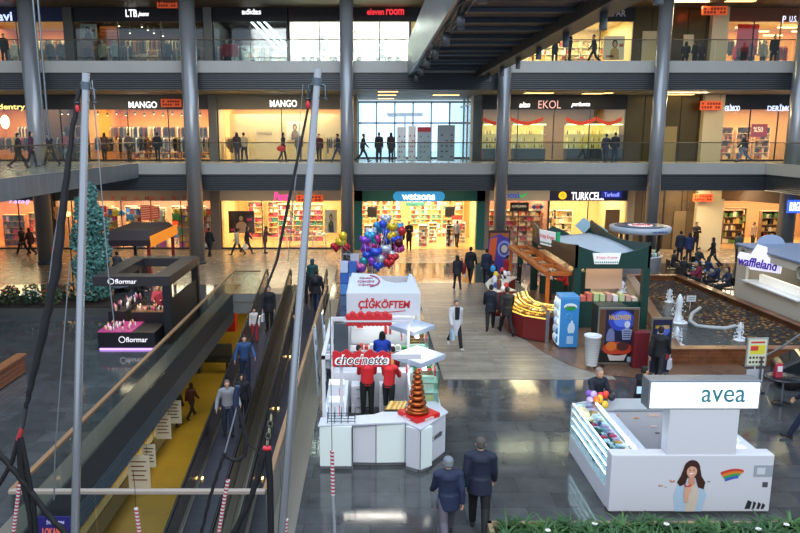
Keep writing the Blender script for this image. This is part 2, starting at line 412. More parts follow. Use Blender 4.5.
for j in range(3):
    pts = [(2.2+.12*j+.04*math.sin(k*1.7+j), BY0+k*.9, 10.13+.05*math.sin(k*2.3+j*2)) for k in range(30)]
    m.tube(pts, .025, 5)
wpart('cable_run', m, M('#23262a', .5), t)
# ------------------------------------------------------------ shops
SY = 44.5; SD = 5.6
def sx(px, z): return xat(px, SY, z)
LV = {0: (0.0, 3.05, 3.99), 1: (5.5, 8.62, 9.49), 2: (11.0, 13.75, 14.54)}
wn = [20]; winn = [0]
def shop(lv, p0, p1, wall, light, power, bandcol='#23252a', fl=None, glass=True, mull=2, bandemit=0, ceil=None, front=None):
    z0, zs, zt = LV[lv]; zm = z0+1.5
    x0, x1 = sx(p0, zm), sx(p1, zm)
    wm = M(wall, .7)
    m = MB(); m.box((x0, SY+SD, z0), (x1, SY+SD+.1, zt)); struct('wall_back', m, wm)
    for s, x in ((1, x0), (-1, x1)):
        m = MB(); m.box((x, SY+.05, z0), (x+s*.08, SY+SD, zt)); struct('wall_%s' % ('left' if s > 0 else 'right'), m, wm)
    m = MB(); m.box((x0+.08, SY+.1, zs+.25), (x1-.08, SY+SD, zs+.3)); struct('ceiling', m, M(ceil or '#cfc6b8', .8))
    m = MB(); m.box((x0, SY-.08, zs), (x1, SY+.1, zt)); struct('trim_%d' % wn[0], m, M(bandcol, .45, emit=bandemit)); wn[0] += 1
    if fl:
        m = MB(); m.box((x0+.08, SY, z0), (x1-.08, SY+SD, z0+.012)); struct('floor', m, M(fl, .25))
    area('shop_light', ((x0+x1)/2, SY+SD*.45, zs+.22), (x1-x0)*.8, SD*.7, power*(x1-x0)/8, light)
    if glass:
        winn[0] += 1
        g = MB(); g.box((x0+.1, SY-.01, z0+.1), (x1-.1, SY+.005, zs)); w = struct('window_%d' % winn[0], g, GLASS)
        f = MB(); f.box((x0, SY-.05, z0), (x1, SY+.05, z0+.1))
        for k in range(mull+1):
            x = x0+.03+(x1-x0-.06)*k/mull; f.box((x-.025, SY-.04, z0), (x+.025, SY+.04, zs))
        fr = bpy.data.objects.new('window_frame', f.mesh('window_frame', w.location)); COL.objects.link(fr); fr.parent = w
        fr.data.materials.append(M('#3c3d40', .4, .6))
    return x0, x1, z0, zs, zt
def pier(lv, p0, p1, col='#6b6458', d=.9, y=None, z1=None, rough=.5):
    z0, zs, zt = LV[lv]; x0, x1 = sx(p0, z0+1.5), sx(p1, z0+1.5); y = y or SY-.25
    m = MB(); m.box((x0, y, z0), (x1, y+d, z1 or zt)); struct('wall_front', m, M(col, rough))
def sign(label, text, p0, p1, y0, y1, txtcol='#ffffff', panel=None, Y=None, font={}, panelpx=None, emit=2.2, round_=False, group=None, name='shop_sign'):
    """a sign whose lettering spans p0..p1 and y0..y1 of the photograph at the shopfront"""
    Y = Y or (SY-.14 if panel else SY-.055)
    c = av((p0+p1)/2, (y0+y1)/2, Y); a = av(p0, y1, Y); b = av(p1, y0, Y)
    t = thing(name, label, 'sign', c, group=group)
    if panel:
        q0, q1, r0, r1 = panelpx or (p0-2, p1+2, y0-1.5, y1+1.5)
        e0 = av(q0, r1, Y)-c; e1 = av(q1, r0, Y)-c
        m = MB()
        if round_:
            rr = (e1.z-e0.z)/2; pts = []
            for k in range(9): q = -PI/2+PI*k/8; pts.append((e1.x-rr+rr*math.cos(q), e0.z+rr+rr*math.sin(q)))
            for k in range(9): q = PI/2+PI*k/8; pts.append((e0.x+rr+rr*math.cos(q), e0.z+rr+rr*math.sin(q)))
            m.plate(pts, 0, .06)
        else: m.box((e0.x, 0, e0.z), (e1.x, .06, e1.z))
        pn = part('panel', m, panel, t)
    if text: lettering(text, M(txtcol, .4, emit=emit*.6), pn if panel else t, (0, -.03, 0), width=b.x-a.x, height=b.z-a.z, **font)
    return t
PAL_CLOTH = ['#16171c', '#2e201c', '#6a2a20', '#c8b8a0', '#a87a48', '#1c2640', '#6c6a66', '#40342a', '#e0d8c8']
PAL_RED = ['#c62a2e', '#e8512e', '#f0c8a0', '#d63a6a', '#f2e8dc', '#7a1a24', '#e88a3c', '#3a6ab0']
PAL_COS = ['#e8dcc0', '#b88840', '#a83a30', '#4a8a7a', '#c8a870', '#c05a68', '#e8e0cc', '#7a4a28', '#f4f0e8']
PAL_MIX = ['#e23a3a', '#f0c23a', '#3a7ad0', '#f2ece0', '#d050a0', '#2a2a30', '#58a858', '#f08a3a']
PAL_GOLD = ['#f0d890', '#e8b850', '#fff0c0', '#c89038', '#fff8e0', '#a87a30']
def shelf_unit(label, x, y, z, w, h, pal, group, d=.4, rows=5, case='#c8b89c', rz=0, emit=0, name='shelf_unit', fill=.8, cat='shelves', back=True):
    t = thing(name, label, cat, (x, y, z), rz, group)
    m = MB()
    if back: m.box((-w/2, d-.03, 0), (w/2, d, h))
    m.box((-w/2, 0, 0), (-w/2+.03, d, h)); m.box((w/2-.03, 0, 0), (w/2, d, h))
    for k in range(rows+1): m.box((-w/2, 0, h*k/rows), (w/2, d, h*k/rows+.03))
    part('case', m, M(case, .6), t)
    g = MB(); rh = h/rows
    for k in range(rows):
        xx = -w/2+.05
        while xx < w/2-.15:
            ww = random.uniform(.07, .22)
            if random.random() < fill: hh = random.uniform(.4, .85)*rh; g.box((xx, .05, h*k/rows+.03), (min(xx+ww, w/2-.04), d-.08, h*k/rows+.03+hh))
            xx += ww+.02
    part('goods', g, MR(pal, .5, emit), t, stuff=True)  # emit makes the goods glow by themselves, as if brightly lit
    return t
def clothes_rack(label, x, y, z, w, pal, group, rz=0, h=1.45, n=None):
    t = thing('clothes_rack', label, 'clothes rack', (x, y, z), rz, group)
    m = MB()
    for s in (-1, 1):
        m.tube([(s*w/2, 0, 0), (s*w/2, 0, h)], .015, 6); m.tube([(s*w/2, -.25, .02), (s*w/2, .25, .02)], .015, 6)
    m.tube([(-w/2, 0, h), (w/2, 0, h)], .015, 6); part('frame', m, M('#8c8c8c', .3, .9), t)
    n = n or max(5, int(w/.11))
    for k in range(n):
        xx = -w/2+.08+(w-.16)*k/(n-1); c = random.choice(pal); L = random.uniform(.6, 1.0)
        g = MB(); g.add([(xx-.03, -.20, h-.12), (xx+.03, -.20, h-.12), (xx+.03, .20, h-.12), (xx-.03, .20, h-.12), (xx-.01, -.02, h-.02), (xx+.01, -.02, h-.02), (xx+.01, .02, h-.02), (xx-.01, .02, h-.02),
               (xx-.035, -.22, h-L), (xx+.035, -.22, h-L), (xx+.035, .22, h-L), (xx-.035, .22, h-L)],
               [(4, 5, 6, 7), (0, 1, 5, 4), (1, 2, 6, 5), (2, 3, 7, 6), (3, 0, 4, 7), (8, 9, 1, 0), (9, 10, 2, 1), (10, 11, 3, 2), (11, 8, 0, 3), (8, 11, 10, 9)])
        part('garment', g, M(c, .8), t)
    return t
def wall_row(label, px, lv, dy, w, pal, group, zz=1.55, h=.9):
    """garments hung from a rail fixed high on the back wall"""
    z0 = LV[lv][0]; return clothes_rack(label, sx(px, z0+1.5), SY+SD-.35-dy, z0+zz-.45, w, pal, group, h=h+.45)
def display_table(label, x, y, z, w, d, h, col, pal, group, rows=3):
    t = thing('display_table', label, 'table', (x, y, z), 0, group)
    part('tabletop', MB().box((-w/2, -d/2, h-.05), (w/2, d/2, h)), M(col, .5), t)
    for i in (-1, 1):
        for j in (-1, 1): part('leg', MB().box((i*w/2-.05*(i > 0), j*d/2-.05*(j > 0), 0), (i*w/2+.05*(i < 0), j*d/2+.05*(j < 0), h-.05)), M(col, .5), t)
    g = MB()
    for k in range(int(w/.3)):
        for q in range(rows):
            xx = -w/2+.15+k*.3; yy = -d/2+.15+q*(d-.3)/max(1, rows-1); g.box((xx-.11, yy-.1, h), (xx+.11, yy+.1, h+random.uniform(.04, .22)))
    part('goods', g, MR(pal), t, stuff=True)
    return t
def poster(label, p0, p1, y0, y1, Y, cols, group=None, frame=None, name='poster', figure=True, cat='poster'):
    c = av((p0+p1)/2, y1, Y); a = av(p0, y1, Y)-c; b = av(p1, y0, Y)-c
    t = thing(name, label, cat, c, group=group)
    sh_ = part('sheet', MB().box((a.x, 0, a.z), (b.x, .04, b.z)), M(cols[0], .5), t)
    w = b.x-a.x; h = b.z-a.z
    if figure and len(cols) > 2:
        m = MB(); m.plate([(-.22*w, .02*h), (.24*w, .02*h), (.2*w, .42*h), (.08*w, .52*h), (-.06*w, .52*h), (-.2*w, .4*h)], -.012, 0); part('printed_torso', m, M(cols[1], .5), sh_)
        m = MB(); m.plate([(.13*w*math.cos(q*PI/6), .68*h+.17*h*math.sin(q*PI/6)) for q in range(12)], -.016, 0); part('printed_hair', m, M('#2a1c18', .6), sh_)
        m = MB(); m.plate([(.08*w*math.cos(q*PI/6), .66*h+.12*h*math.sin(q*PI/6)) for q in range(12)], -.022, -.016); part('printed_face', m, M('#d8a888', .6), sh_)
        part('printed_block', MB().box((-.4*w, -.012, .1*h), (-.05*w, 0, .2*h)), M(cols[2], .5), sh_); part('printed_block', MB().box((.22*w, -.012, .55*h), (.42*w, 0, .68*h)), M(cols[2], .5), sh_)
    return t
def soffit_light(label, p0, p1, y, z, Y=None, group='warm strip lights in the first floor soffit', d=.28):
    P = at((p0+p1)/2, y, z); x0 = xat(p0, P.y, z); x1 = xat(p1, P.y, z)
    t = thing('ceiling_light', label, 'ceiling light', (P.x, P.y, z), group=group); w = (x1-x0)/2
    part('frame', MB().box((-w-.04, -d-.04, -.03), (w+.04, d+.04, .0)), M('#3b352c', .5), t)
    part('diffuser', MB().box((-w, -d, -.045), (w, d, -.03)), M('#ffd27a', .5, emit=3.5), t)
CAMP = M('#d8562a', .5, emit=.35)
def campaign(p0, p1, y0, y1, Y, lb):
    t = sign(lb, None, p0, p1, y0, y1, panel=CAMP, panelpx=(p0, p1, y0, y1), Y=Y, name='hanging_sign', group='small orange hanging boards')
    w = av(p1, y0, Y).x-av(p0, y0, Y).x; h = av(p0, y0, Y).z-av(p0, y1, Y).z
    m = MB()
    for r in range(2):
        for k in range(7):
            if (k*3+r*5) % 7 != 3: m.box((-w*.42+k*w*.125, -.015, (.08 if r == 0 else -.32)*h), (-w*.42+k*w*.125+w*.08, 0, (.32 if r == 0 else -.08)*h))
    part('printed_lines', m, M('#7a1f14', .6), [k_ for k_ in COL.objects if k_.parent == t][0])
    m = MB()
    for s in (-1, 1): m.tube([(s*w*.4, .02, h/2-.02), (s*w*.4, .02, min(c_ for c_ in (4.0, 9.5, 14.55, 17.0) if c_ > t.location.z+.1)-t.location.z)], .012, 5)
    part('hanger', m, M('#333333', .5), t)

# ---- top floor
x0, x1, z0, zs, zt = shop(2, -30, 66, '#d98a4c', WARM, 560, '#14204a')
sign('pale blue lettering cut off by the left edge, navy band of the top floor', 'avi', -2, 12, 12, 21, '#b8c8ff', font=dict(bold=.02))
for i, (px, yy) in enumerate(((8, 1.6), (20, 2.8), (45, 1.2), (58, 2.2))):
    clothes_rack('clothes rack in the warm orange shop at the top left', sx(px, z0+1), SY+yy, z0, 1.6, PAL_CLOTH, 'racks of the orange top left shop')
shelf_unit('wall shelves in the warm orange shop at the top left', sx(30, z0+1), SY+SD-.5, z0, 4.5, 2.4, PAL_CLOTH, None, case='#e0a060')
pier(2, 66, 75, '#55544f')
x0, x1, z0, zs, zt = shop(2, 75, 205, '#4a3122', WARM, 260, '#101115', ceil='#2a1e16', mull=3)
sign('white lettering on the black band of the brown clothing shop, top floor', 'LTB', 126, 137, 9.5, 17, font=dict(bold=.012)); sign('white handwritten tail of lettering on the black band, right of the three capitals', 'jeans', 138, 149, 12, 17.5, font=dict(shear=.4, bold=.02))
poster('white fashion poster of a dark-haired figure in the brown top floor shop', 81, 96, 24, 41, SY+.5, ('#d9d4cc', '#6a4a40', '#a03030'))
m = MB(); P = av(109, 30, SY+2.0)
for k in range(9): m.box((P.x-.6, SY+2, 12.0+k*.2), (P.x+.6, SY+2.06, 12.17+k*.2))
solo('wood_panel', m, M('#8a4a24', .5, noise=.2), 'stack of reddish boards hung in the brown top floor shop', 'panel')
for px, yy in ((86, 1.2), (113, .9), (150, 2.5), (185, 1.6)):
    clothes_rack('clothes rack in the brown top floor shop', sx(px, z0+1), SY+yy, z0, 1.9, PAL_CLOTH+['#b03a5a'], 'racks of the brown top floor shop')
display_table('display table heaped with pale clothes in the brown top floor shop', sx(138, z0+1), SY+1.2, z0, 1.9, .9, .8, '#a88a60', ['#e8dcc0', '#d8b888', '#c0a070'], None)
for i, (px, py) in enumerate(((142, 27), (148, 30), (154, 33), (130, 33), (119, 26), (163, 36))):
    P = av(px, py, SY+2.5+.3*(i % 3)); t = thing('spotlight', 'small round spotlight in the brown top floor shop', 'spotlight', P, group='spotlights of the brown top floor shop')
    part('housing', MB().lathe([(.06, 0), (.07, .16), (.02, .2), (.012, .22), (.012, max(.25, min(c_ for c_ in (3.3, 8.87, 14.0, 17) if c_ > t.location.z)-t.location.z))], n=10), BLACK, t); part('bulb', MB().lathe([(.055, -.02), (.055, .0)], n=10), M('#ffe6c0', .4, emit=8), t)
campaign(157, 177, 0, 8, SY-1.8, 'orange board hanging at the top edge, left of the second column')
pier(2, 205, 213, '#7b7a74')
x0, x1, z0, zs, zt = shop(2, 213, 288, '#26262a', NEUT, 260, '#16171b', ceil='#121214')
sign('white lowercase lettering over the dark sports shop, top floor', 'adidas', 242, 261, 9, 14.5, font=dict(bold=.012))
t = thing('stripe_lights', 'three diagonal white light stripes in the dark sports shop', 'light', av(268, 34, SY+1.2))
for k in range(3):
    a = av(248+k*6.5, 18, SY+1.2); b = av(279+k*5, 51-k*1.5, SY+1.2); d = Vector((.09, 0, 0))
    m = MB(); m.add([a-d, a+d, b+d, b-d, a-d+Vector((0, .1, 0)), a+d+Vector((0, .1, 0)), b+d+Vector((0, .1, 0)), b-d+Vector((0, .1, 0))], [(0, 1, 2, 3), (7, 6, 5, 4), (0, 4, 5, 1), (1, 5, 6, 2), (2, 6, 7, 3), (3, 7, 4, 0)])
    wpart('stripe', m, M('#eef6ff', .4, emit=4), t)
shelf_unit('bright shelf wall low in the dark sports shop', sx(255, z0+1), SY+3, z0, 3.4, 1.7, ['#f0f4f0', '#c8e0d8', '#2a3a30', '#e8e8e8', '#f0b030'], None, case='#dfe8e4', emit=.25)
clothes_rack('rack of red and yellow garments in the dark sports shop', sx(226, z0+1), SY+.8, z0, 1.6, ['#c82a2a', '#d84040', '#1a1a1a', '#f0f0f0'], None)
clothes_rack('rack of bright garments in the dark sports shop beside the stripes', sx(262, z0+1), SY+.9, z0, .9, ['#e8a020', '#f0c040', '#1a1a1a'], None)
x0, x1, z0, zs, zt = shop(2, 289, 410, '#f2f0e6', (1, .95, .85), 720, '#241414', ceil='#ffffff', fl='#d8d4c8', mull=4)
sign('red lettering above the bright white shop, top floor', 'eleven', 367, 384, 8.5, 15, '#e0303a', font=dict(bold=.02)); 
sign('red lettering ending behind the footbridge, bright white shop', 'room', 386, 404, 9, 15, '#e0303a', font=dict(bold=.02))
for px in (305, 330, 372, 395):
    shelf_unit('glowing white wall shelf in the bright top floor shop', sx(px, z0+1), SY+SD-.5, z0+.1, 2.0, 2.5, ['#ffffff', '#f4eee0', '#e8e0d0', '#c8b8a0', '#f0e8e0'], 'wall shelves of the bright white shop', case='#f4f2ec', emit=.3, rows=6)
for px, cc in ((303, '#5a4a3a'), (311, '#8a8a7a'), (318, '#1a1a1a'), (331, '#a08060'), (335, '#1e1e20'), (359, '#2a2a2a'), (378, '#5a6a4a'), (390, '#6a5a4a'), (398, '#4a5a3a')):
    t = thing('handbag', 'handbag on the window ledge of the bright top floor shop', 'handbag', (sx(px, z0+.4), SY+.5, z0+.5), group='handbags in the bright shop window')
    part('bag_body', MB().add([(-.16, -.08, 0), (.16, -.08, 0), (.16, .08, 0), (-.16, .08, 0), (-.12, -.05, .26), (.12, -.05, .26), (.12, .05, .26), (-.12, .05, .26)], [(0, 3, 2, 1), (4, 5, 6, 7), (0, 1, 5, 4), (1, 2, 6, 5), (2, 3, 7, 6), (3, 0, 4, 7)]), M(cc, .5), t, bev=.02)
    part('handle', MB().tube([(-.07, 0, .25), (-.05, 0, .38), (.05, 0, .38), (.07, 0, .25)], .012, 6), M(cc, .5), t)
m = MB(); m.box((sx(290, z0+.2)+.3, SY+.2, z0), (sx(408, z0+.2), SY+.9, z0+.5)); solo('window_plinth', m, M('#e8e4d8', .5), 'long white plinth under the handbags in the bright top floor shop', 'plinth')
x0, x1, z0, zs, zt = shop(2, 410, 500, '#e0d8b8', WARM2, 500, '#1c1c1e')
x0, x1, z0, zs, zt = shop(2, 500, 633, '#e8cf94', WARM2, 800, '#16171a', fl='#c8b080', mull=4)
sign('dark grey lettering at the right end of the top floor black band, behind suited men', 'DEFAR', 603, 626, 10, 16.5, '#8c8a90', emit=.3, font=dict(bold=.02))
for px, yy in ((530, 4.9), (560, 4.9), (590, 4.9), (618, 4.9)):
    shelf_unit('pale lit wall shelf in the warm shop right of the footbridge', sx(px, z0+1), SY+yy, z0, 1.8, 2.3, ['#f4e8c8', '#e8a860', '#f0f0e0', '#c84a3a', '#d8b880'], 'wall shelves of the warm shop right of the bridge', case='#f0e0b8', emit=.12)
display_table('low display table in the warm shop behind the walking man', sx(585, z0+1), SY+1.6, z0, 2.2, 1, .7, '#b8905a', ['#f0e8d8', '#d85a4a', '#e8c890'], None)
poster('pale poster in the window of the warm top floor shop beside the bronze wall', 603, 625, 36, 60, SY-.2, ('#efe4bc', '#c8a060', '#b86a50'), figure=True)
bronze = M('#57492a', .3, .55, noise=.2, scale=.5)
def blank(lv, p0, p1, mat, y=None):
    z0, zs, zt = LV[lv]; m = MB(); m.box((sx(p0, z0+1.5), y or SY, z0), (sx(p1, z0+1.5), (y or SY)+.15, zt)); struct('wall_front', m, mat)
    for k in range(1, int((p1-p0)/18)+1):
        x = sx(p0+18*k, z0+1.5); q = MB(); q.box((x-.02, (y or SY)-.03, z0), (x+.02, (y or SY), zt)); struct('trim_%d' % wn[0], q, M('#2f2a1e', .4, .5)); wn[0] += 1
blank(2, 633, 725, bronze); pier(2, 708, 724, '#d8cba8', y=SY-.4)
m = MB(); m.box((sx(641, 12), SY-.1, 11.05), (sx(655, 12), SY-.02, 13.2)); struct('door_1', m, M('#c8b890', .4))
m = MB(); m.box((sx(682, 12), SY-.1, 11.05), (sx(692, 12), SY-.02, 13.0)); struct('door_2', m, M('#d8c8a0', .4))
campaign(702, 728, 6, 15, SY-1.6, 'orange board hanging above the pale pier at the top right')
x0, x1, z0, zs, zt = shop(2, 725, 860, '#e8b070', WARM, 700, '#7a4020', fl='#b89060', mull=5)
sign('blue-white lettering at the top right corner on the orange-brown band', 'U.S.', 789, 797, 16, 22, '#dfe6ff'); sign('small round blue-white emblem left of the lettering in the top right corner', 'P', 782, 786, 16, 23, '#dfe6ff')
m = MB()
for k in range(5):
    a = av(745+k*14, 28+k % 3*4, SY+1.5+k*.5); m.box((a.x-.6, a.y-.04, a.z), (a.x+.6, a.y+.04, a.z+.06))
solo('strip_lights', m, M('#ffe8b8', .4, emit=5), 'pale strip lights inside the top right shop', 'light')
for px, yy, c in ((750, .8, '#c0392b'), (785, .9, '#1a1a1a'), (770, 3, '#d8b080')):
    clothes_rack('clothes rack in the top right shop', sx(px, z0+1), SY+yy, z0, 1.2, PAL_CLOTH+['#c02828', '#d83030'], 'racks of the top right shop')
P = av(740, 40, SY+.6); m = MB().box((P.x-.2, SY+.6, 12.1), (P.x+1.1, SY+.64, 13.7)); solo('sale_board', m, M('#c8281e', .5, emit=.3), 'red board standing in the top right shop behind the figures', 'board')

# ---- first floor
x0, x1, z0, zs, zt = shop(1, -40, 34, '#d89050', WARM, 600, '#17181b')
sign('yellow-white lettering of the shop at the left edge, first floor', 'identry', -3, 25, 104, 111, '#ffe88a', font=dict(bold=.012))
for px, yy in ((0, 1.4), (14, 2.6), (28, 1.2)):
    clothes_rack('clothes rack in the first floor shop at the left edge', sx(px, z0+1), SY+yy, z0, 1.6, PAL_CLOTH+['#e8b030', '#b03060'], 'racks of the left edge shop')
t = thing('lamp_globe', 'glowing oval wall lamp in the left edge shop', 'lamp', av(5, 122, SY+3)); part('shade', MB().ball((0, 0, 0), (.3, .1, .45), 14), M('#fff0c8', .4, emit=3), t); part('bracket', MB().tube([(0, .1, 0), (0, .5, 0)], .02, 6), BLACK, t)
pier(1, 34, 40, '#3e3a34')
x0, x1, z0, zs, zt = shop(1, 40, 84, '#6a4428', WARM, 400, '#15161a', ceil='#30221a')
for px, py in ((62, 114), (68, 114), (47, 113)):
    t = thing('spotlight', 'small spotlight in the dark brown first floor shop', 'spotlight', av(px, py, SY+1.5), group='spotlights of the dark brown shop'); part('housing', MB().lathe([(.06, 0), (.07, .16), (.02, .2), (.012, .22), (.012, max(.25, min(c_ for c_ in (3.3, 8.87, 14.0, 17) if c_ > t.location.z)-t.location.z))], n=10), BLACK, t); part('bulb', MB().lathe([(.055, -.02), (.055, .0)], n=10), M('#ffe6c0', .4, emit=8), t)
for px, yy in ((50, 1.2), (70, 2.4)):
    clothes_rack('clothes rack in the dark brown first floor shop', sx(px, z0+1), SY+yy, z0, 1.7, PAL_CLOTH, 'racks of the dark brown shop')
shelf_unit('wall shelf in the dark brown first floor shop', sx(62, z0+1), SY+SD-.5, z0, 2.5, 2.2, PAL_CLOTH, None)
pier(1, 84, 88, '#8a6a48')
x0, x1, z0, zs, zt = shop(1, 88, 210, '#e09a50', WARM, 900, '#4b4a48', fl='#c89058', mull=3)
sign('white capital lettering on the grey band, left of the two shops with this name', 'MANGO', 129, 157, 101.5, 108, font=dict(bold=.015))
campaign(161, 181, 99, 107, SY-.6, 'orange board beside the white capital lettering, left half of the first floor')
for px, yy in ((98, 1.0), (115, 2.6), (132, 1.0), (150, 3.0), (168, 1.2), (190, 2.2), (203, .9)):
    clothes_rack('clothes rack in the long orange clothing shop', sx(px, z0+1), SY+yy, z0, 1.5, PAL_CLOTH, 'racks of the long orange clothing shop')
for px in (105, 140, 178): shelf_unit('wall shelf in the long orange clothing shop', sx(px, z0+1), SY+SD-.5, z0, 2.2, 2.0, PAL_CLOTH, 'wall shelves of the long orange clothing shop', case='#e8b070')
for k in range(12):
    t = thing('spotlight', 'small warm spotlight in a row across the long orange clothing shop', 'spotlight', av(98+k*9.3, 114+(k % 2)*1.4, SY+1.2+.6*(k % 3)), group='row of spotlights in the orange clothing shop')
    part('housing', MB().lathe([(.05, 0), (.06, .14), (.02, .18), (.012, .2), (.012, max(.25, 8.87-t.location.z))], n=8), BLACK, t); part('bulb', MB().lathe([(.045, -.02), (.045, .0)], n=8), M('#ffe6c0', .4, emit=9), t)
pier(1, 210, 218, '#6e6a62')
x0, x1, z0, zs, zt = shop(1, 218, 346, '#edc896', WARM2, 880, '#77705f', fl='#d0a878', mull=2)
sign('white capital lettering on the beige band, right of the two shops with this name', 'MANGO', 270, 297, 100, 107, font=dict(bold=.015))
sign('small dark lettering on the pale display wall between two lit panels', 'MANGO', 257, 272, 131.5, 135, '#3a3028', Y=SY+2.0-.05, emit=0, name='wall_lettering')
m = MB(); m.box((sx(224, z0+1), SY+2.0, z0), (sx(340, z0+1), SY+2.1, z0+2.9)); struct('wall_inner', m, M('#eccfa0', .6))
poster('framed pale poster of a standing figure on the display wall', 287, 303, 121, 140, SY+1.9, ('#efe8d8', '#8a6a50', '#e8d8c0'))
clothes_rack('short clothes rack at the right end of the pale display shop', sx(333, z0+1), SY+1, z0, .9, PAL_CLOTH, None)
clothes_rack('short clothes rack at the left end of the pale display shop', sx(229, z0+1), SY+1, z0, .8, PAL_CLOTH, None)
# glazed entrance to daylight
z0 = 5.5; ex0, ex1 = sx(357, 7), sx(462, 7); EYY = 49.5
wm = MB(); wm.box((ex0-.9, SY-.2, z0), (ex0, EYY, 9.5)); struct('wall_left', wm, M('#8a7a62', .6))
w = MB().box((ex0, EYY, z0+.1), (ex1+1, EYY+.02, 9.3)); wo = struct('window_40', w, MG('#eaf4fa', .02))
f = MB()
for k in range(7): x = ex0+(ex1+1-ex0)*k/6; f.box((x-.05, EYY-.08, z0), (x+.05, EYY+.06, 9.3))
for zz in (z0+.05, 7.9, 9.3): f.box((ex0, EYY-.08, zz-.06), (ex1+1, EYY+.06, zz+.06))
fr = bpy.data.objects.new('window_frame', f.mesh('window_frame', wo.location)); COL.objects.link(fr); fr.parent = wo; fr.data.materials.append(M('#3a4248', .4, .5))
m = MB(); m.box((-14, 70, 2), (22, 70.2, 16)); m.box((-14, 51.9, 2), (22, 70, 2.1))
struct('wall_outside', m, M('#cfe0ea', .8, emit=1.1, ecol='#d4e8f4'))  # glow put into this backdrop stands for the daylight outside
area('entrance_daylight', ((ex0+ex1)/2, 49.2, 7.6), 6, 3.2, 260, COOL, (PI/2, 0, 0))
t = thing('revolving_sign_arm', 'dark horizontal canopy arm behind the glazed entrance', 'canopy', av(405, 117, 52))
part('blade', MB().add([(-1.2, -.2, 0), (1.2, -.2, .05), (1.3, .2, .2), (-1.3, .2, .18)]+[(-1.2, -.2, .1), (1.2, -.2, .15), (1.3, .2, .3), (-1.3, .2, .28)], [(0, 3, 2, 1), (4, 5, 6, 7), (0, 1, 5, 4), (1, 2, 6, 5), (2, 3, 7, 6), (3, 0, 4, 7)]), M('#49545a', .5), t)
part('post', MB().tube([(0, 0, .1), (0, 0, -2.9)], .06, 8), M('#49545a', .5), t)
def banner(label, p0, p1, y0, y1, Y, col, top, dots, wd=None):
    c = av((p0+p1)/2, y1, Y); a = av(p0, y1, Y)-c; b = av(p1, y0, Y)-c; t = thing('roll_up_banner', label, 'banner', c)
    part('sheet', MB().box((a.x, 0, .04), (b.x, .03, b.z)), M(col, .5), t); part('foot', MB().box((a.x, -.12, 0), (b.x, .15, .04)), M('#8a8f92', .4, .6), t)
    if top: part('header', MB().box((a.x, -.01, b.z*.86), (b.x, 0, b.z)), M(top, .5), [k_ for k_ in COL.objects if k_.parent == t][0])
    m = MB(); w = b.x-a.x
    for r in range(5):
        for q in range(3):
            if dots and (r*3+q) % 4 != 1: xx = a.x+w*(.2+.28*q); m.box((xx, -.012, b.z*(.1+.15*r)), (xx+w*.13, 0, b.z*(.1+.15*r)+.09))
    if dots: part('printed_marks', m, M(dots, .6), t)
    return t
banner('white banner with small printed lines, leftmost by the glazed entrance', 397, 406, 127, 161, 42.5, '#dfe6ea', None, '#6a7a72')
banner('white poster stand between two banners by the glazed entrance', 408, 416, 126, 161, 42.8, '#e6eaec', None, '#c03a3a')
banner('grey-blue banner with a red header by the glazed entrance', 417, 431, 127, 161, 42.2, '#a8b8bc', '#c03440', '#7f8f94')
banner('tall grey banner with rows of small product pictures by the glazed entrance', 437, 455, 125, 161, 42.2, '#8f9ca2', None, '#4b5a62')
m = MB(); 
for (a, b) in (((464, SY-1.5), (476, SY+3)), ((462, SY+3), (464, SY-1.5))): pass
x = sx(470, 7); w = MB().box((x, SY-.5, 5.5), (x+.04, EYY, 9.3)); wo = struct('window_41', w, MG('#d8ecf4', .05))
f = MB()
for yy in (SY-.5, SY+1.4, SY+3.2): f.box((x-.05, yy-.04, 5.5), (x+.09, yy+.04, 9.4))
f.box((x-.05, SY-.5, 8.9), (x+.09, EYY, 9.0)); fr = bpy.data.objects.new('window_frame', f.mesh('window_frame', wo.location)); COL.objects.link(fr); fr.parent = wo; fr.data.materials.append(M('#b0a890', .4, .4))
x0, x1, z0, zs, zt = shop(1, 481, 625, '#7a5a30', WARM2, 800, '#0d0c0d', fl='#8a6a40', mull=4, ceil='#3a3020')
sign('white italic lettering left of the pink capitals on the black jewellery band', 'altın', 519, 530, 102, 107.5, font=dict(shear=.3, bold=.02))
sign('pale pink capital lettering on the black jewellery band', 'EKOL', 538, 561, 100.5, 108.5, '#e8b0a8', emit=1.2)
sign('white italic lettering right of the pink capitals on the black jewellery band', 'pırlanta', 571, 590, 102, 107.5, font=dict(shear=.3, bold=.02))
for px, ww in ((494, 1.2), (530, 2.0), (577, 1.2), (605, 2.2)):
    x = sx(px, z0+1); t = thing('jewellery_case', 'glowing yellow jewellery window case under the black band', 'display case', (x, SY+.15, z0), group='jewellery window cases')
    part('base', MB().box((-ww/2, 0, 0), (ww/2, .7, .75)), M('#2c2018', .4), t)
    part('backdrop', MB().box((-ww/2, .68, .75), (ww/2, .72, 2.2)), M('#d8c068', .5, emit=.6), t)  # backdrop glows by itself to brighten the case
    m = MB()
    for r in range(3): m.box((-ww/2, .05, .78+r*.42), (ww/2, .65, .80+r*.42))
    part('glass_shelf', m, M('#e8e0b0', .3), t)
    m = MB()
    for r in range(3):
        for q in range(int(ww/.16)):
            if random.random() < .8: xx = -ww/2+.1+q*.16; m.lathe([(.035, 0), (.05, .08), (.02, .2), (.03, .24)], (xx, .3+.15*(q % 2), .8+r*.42), 6)
    part('jewellery', m, MR(PAL_GOLD+['#5a3a20'], .3, .35), t, stuff=True)
    part('light_strip', MB().box((-ww/2, .1, 2.2), (ww/2, .25, 2.25)), M('#fff0a8', .4, emit=7), t)
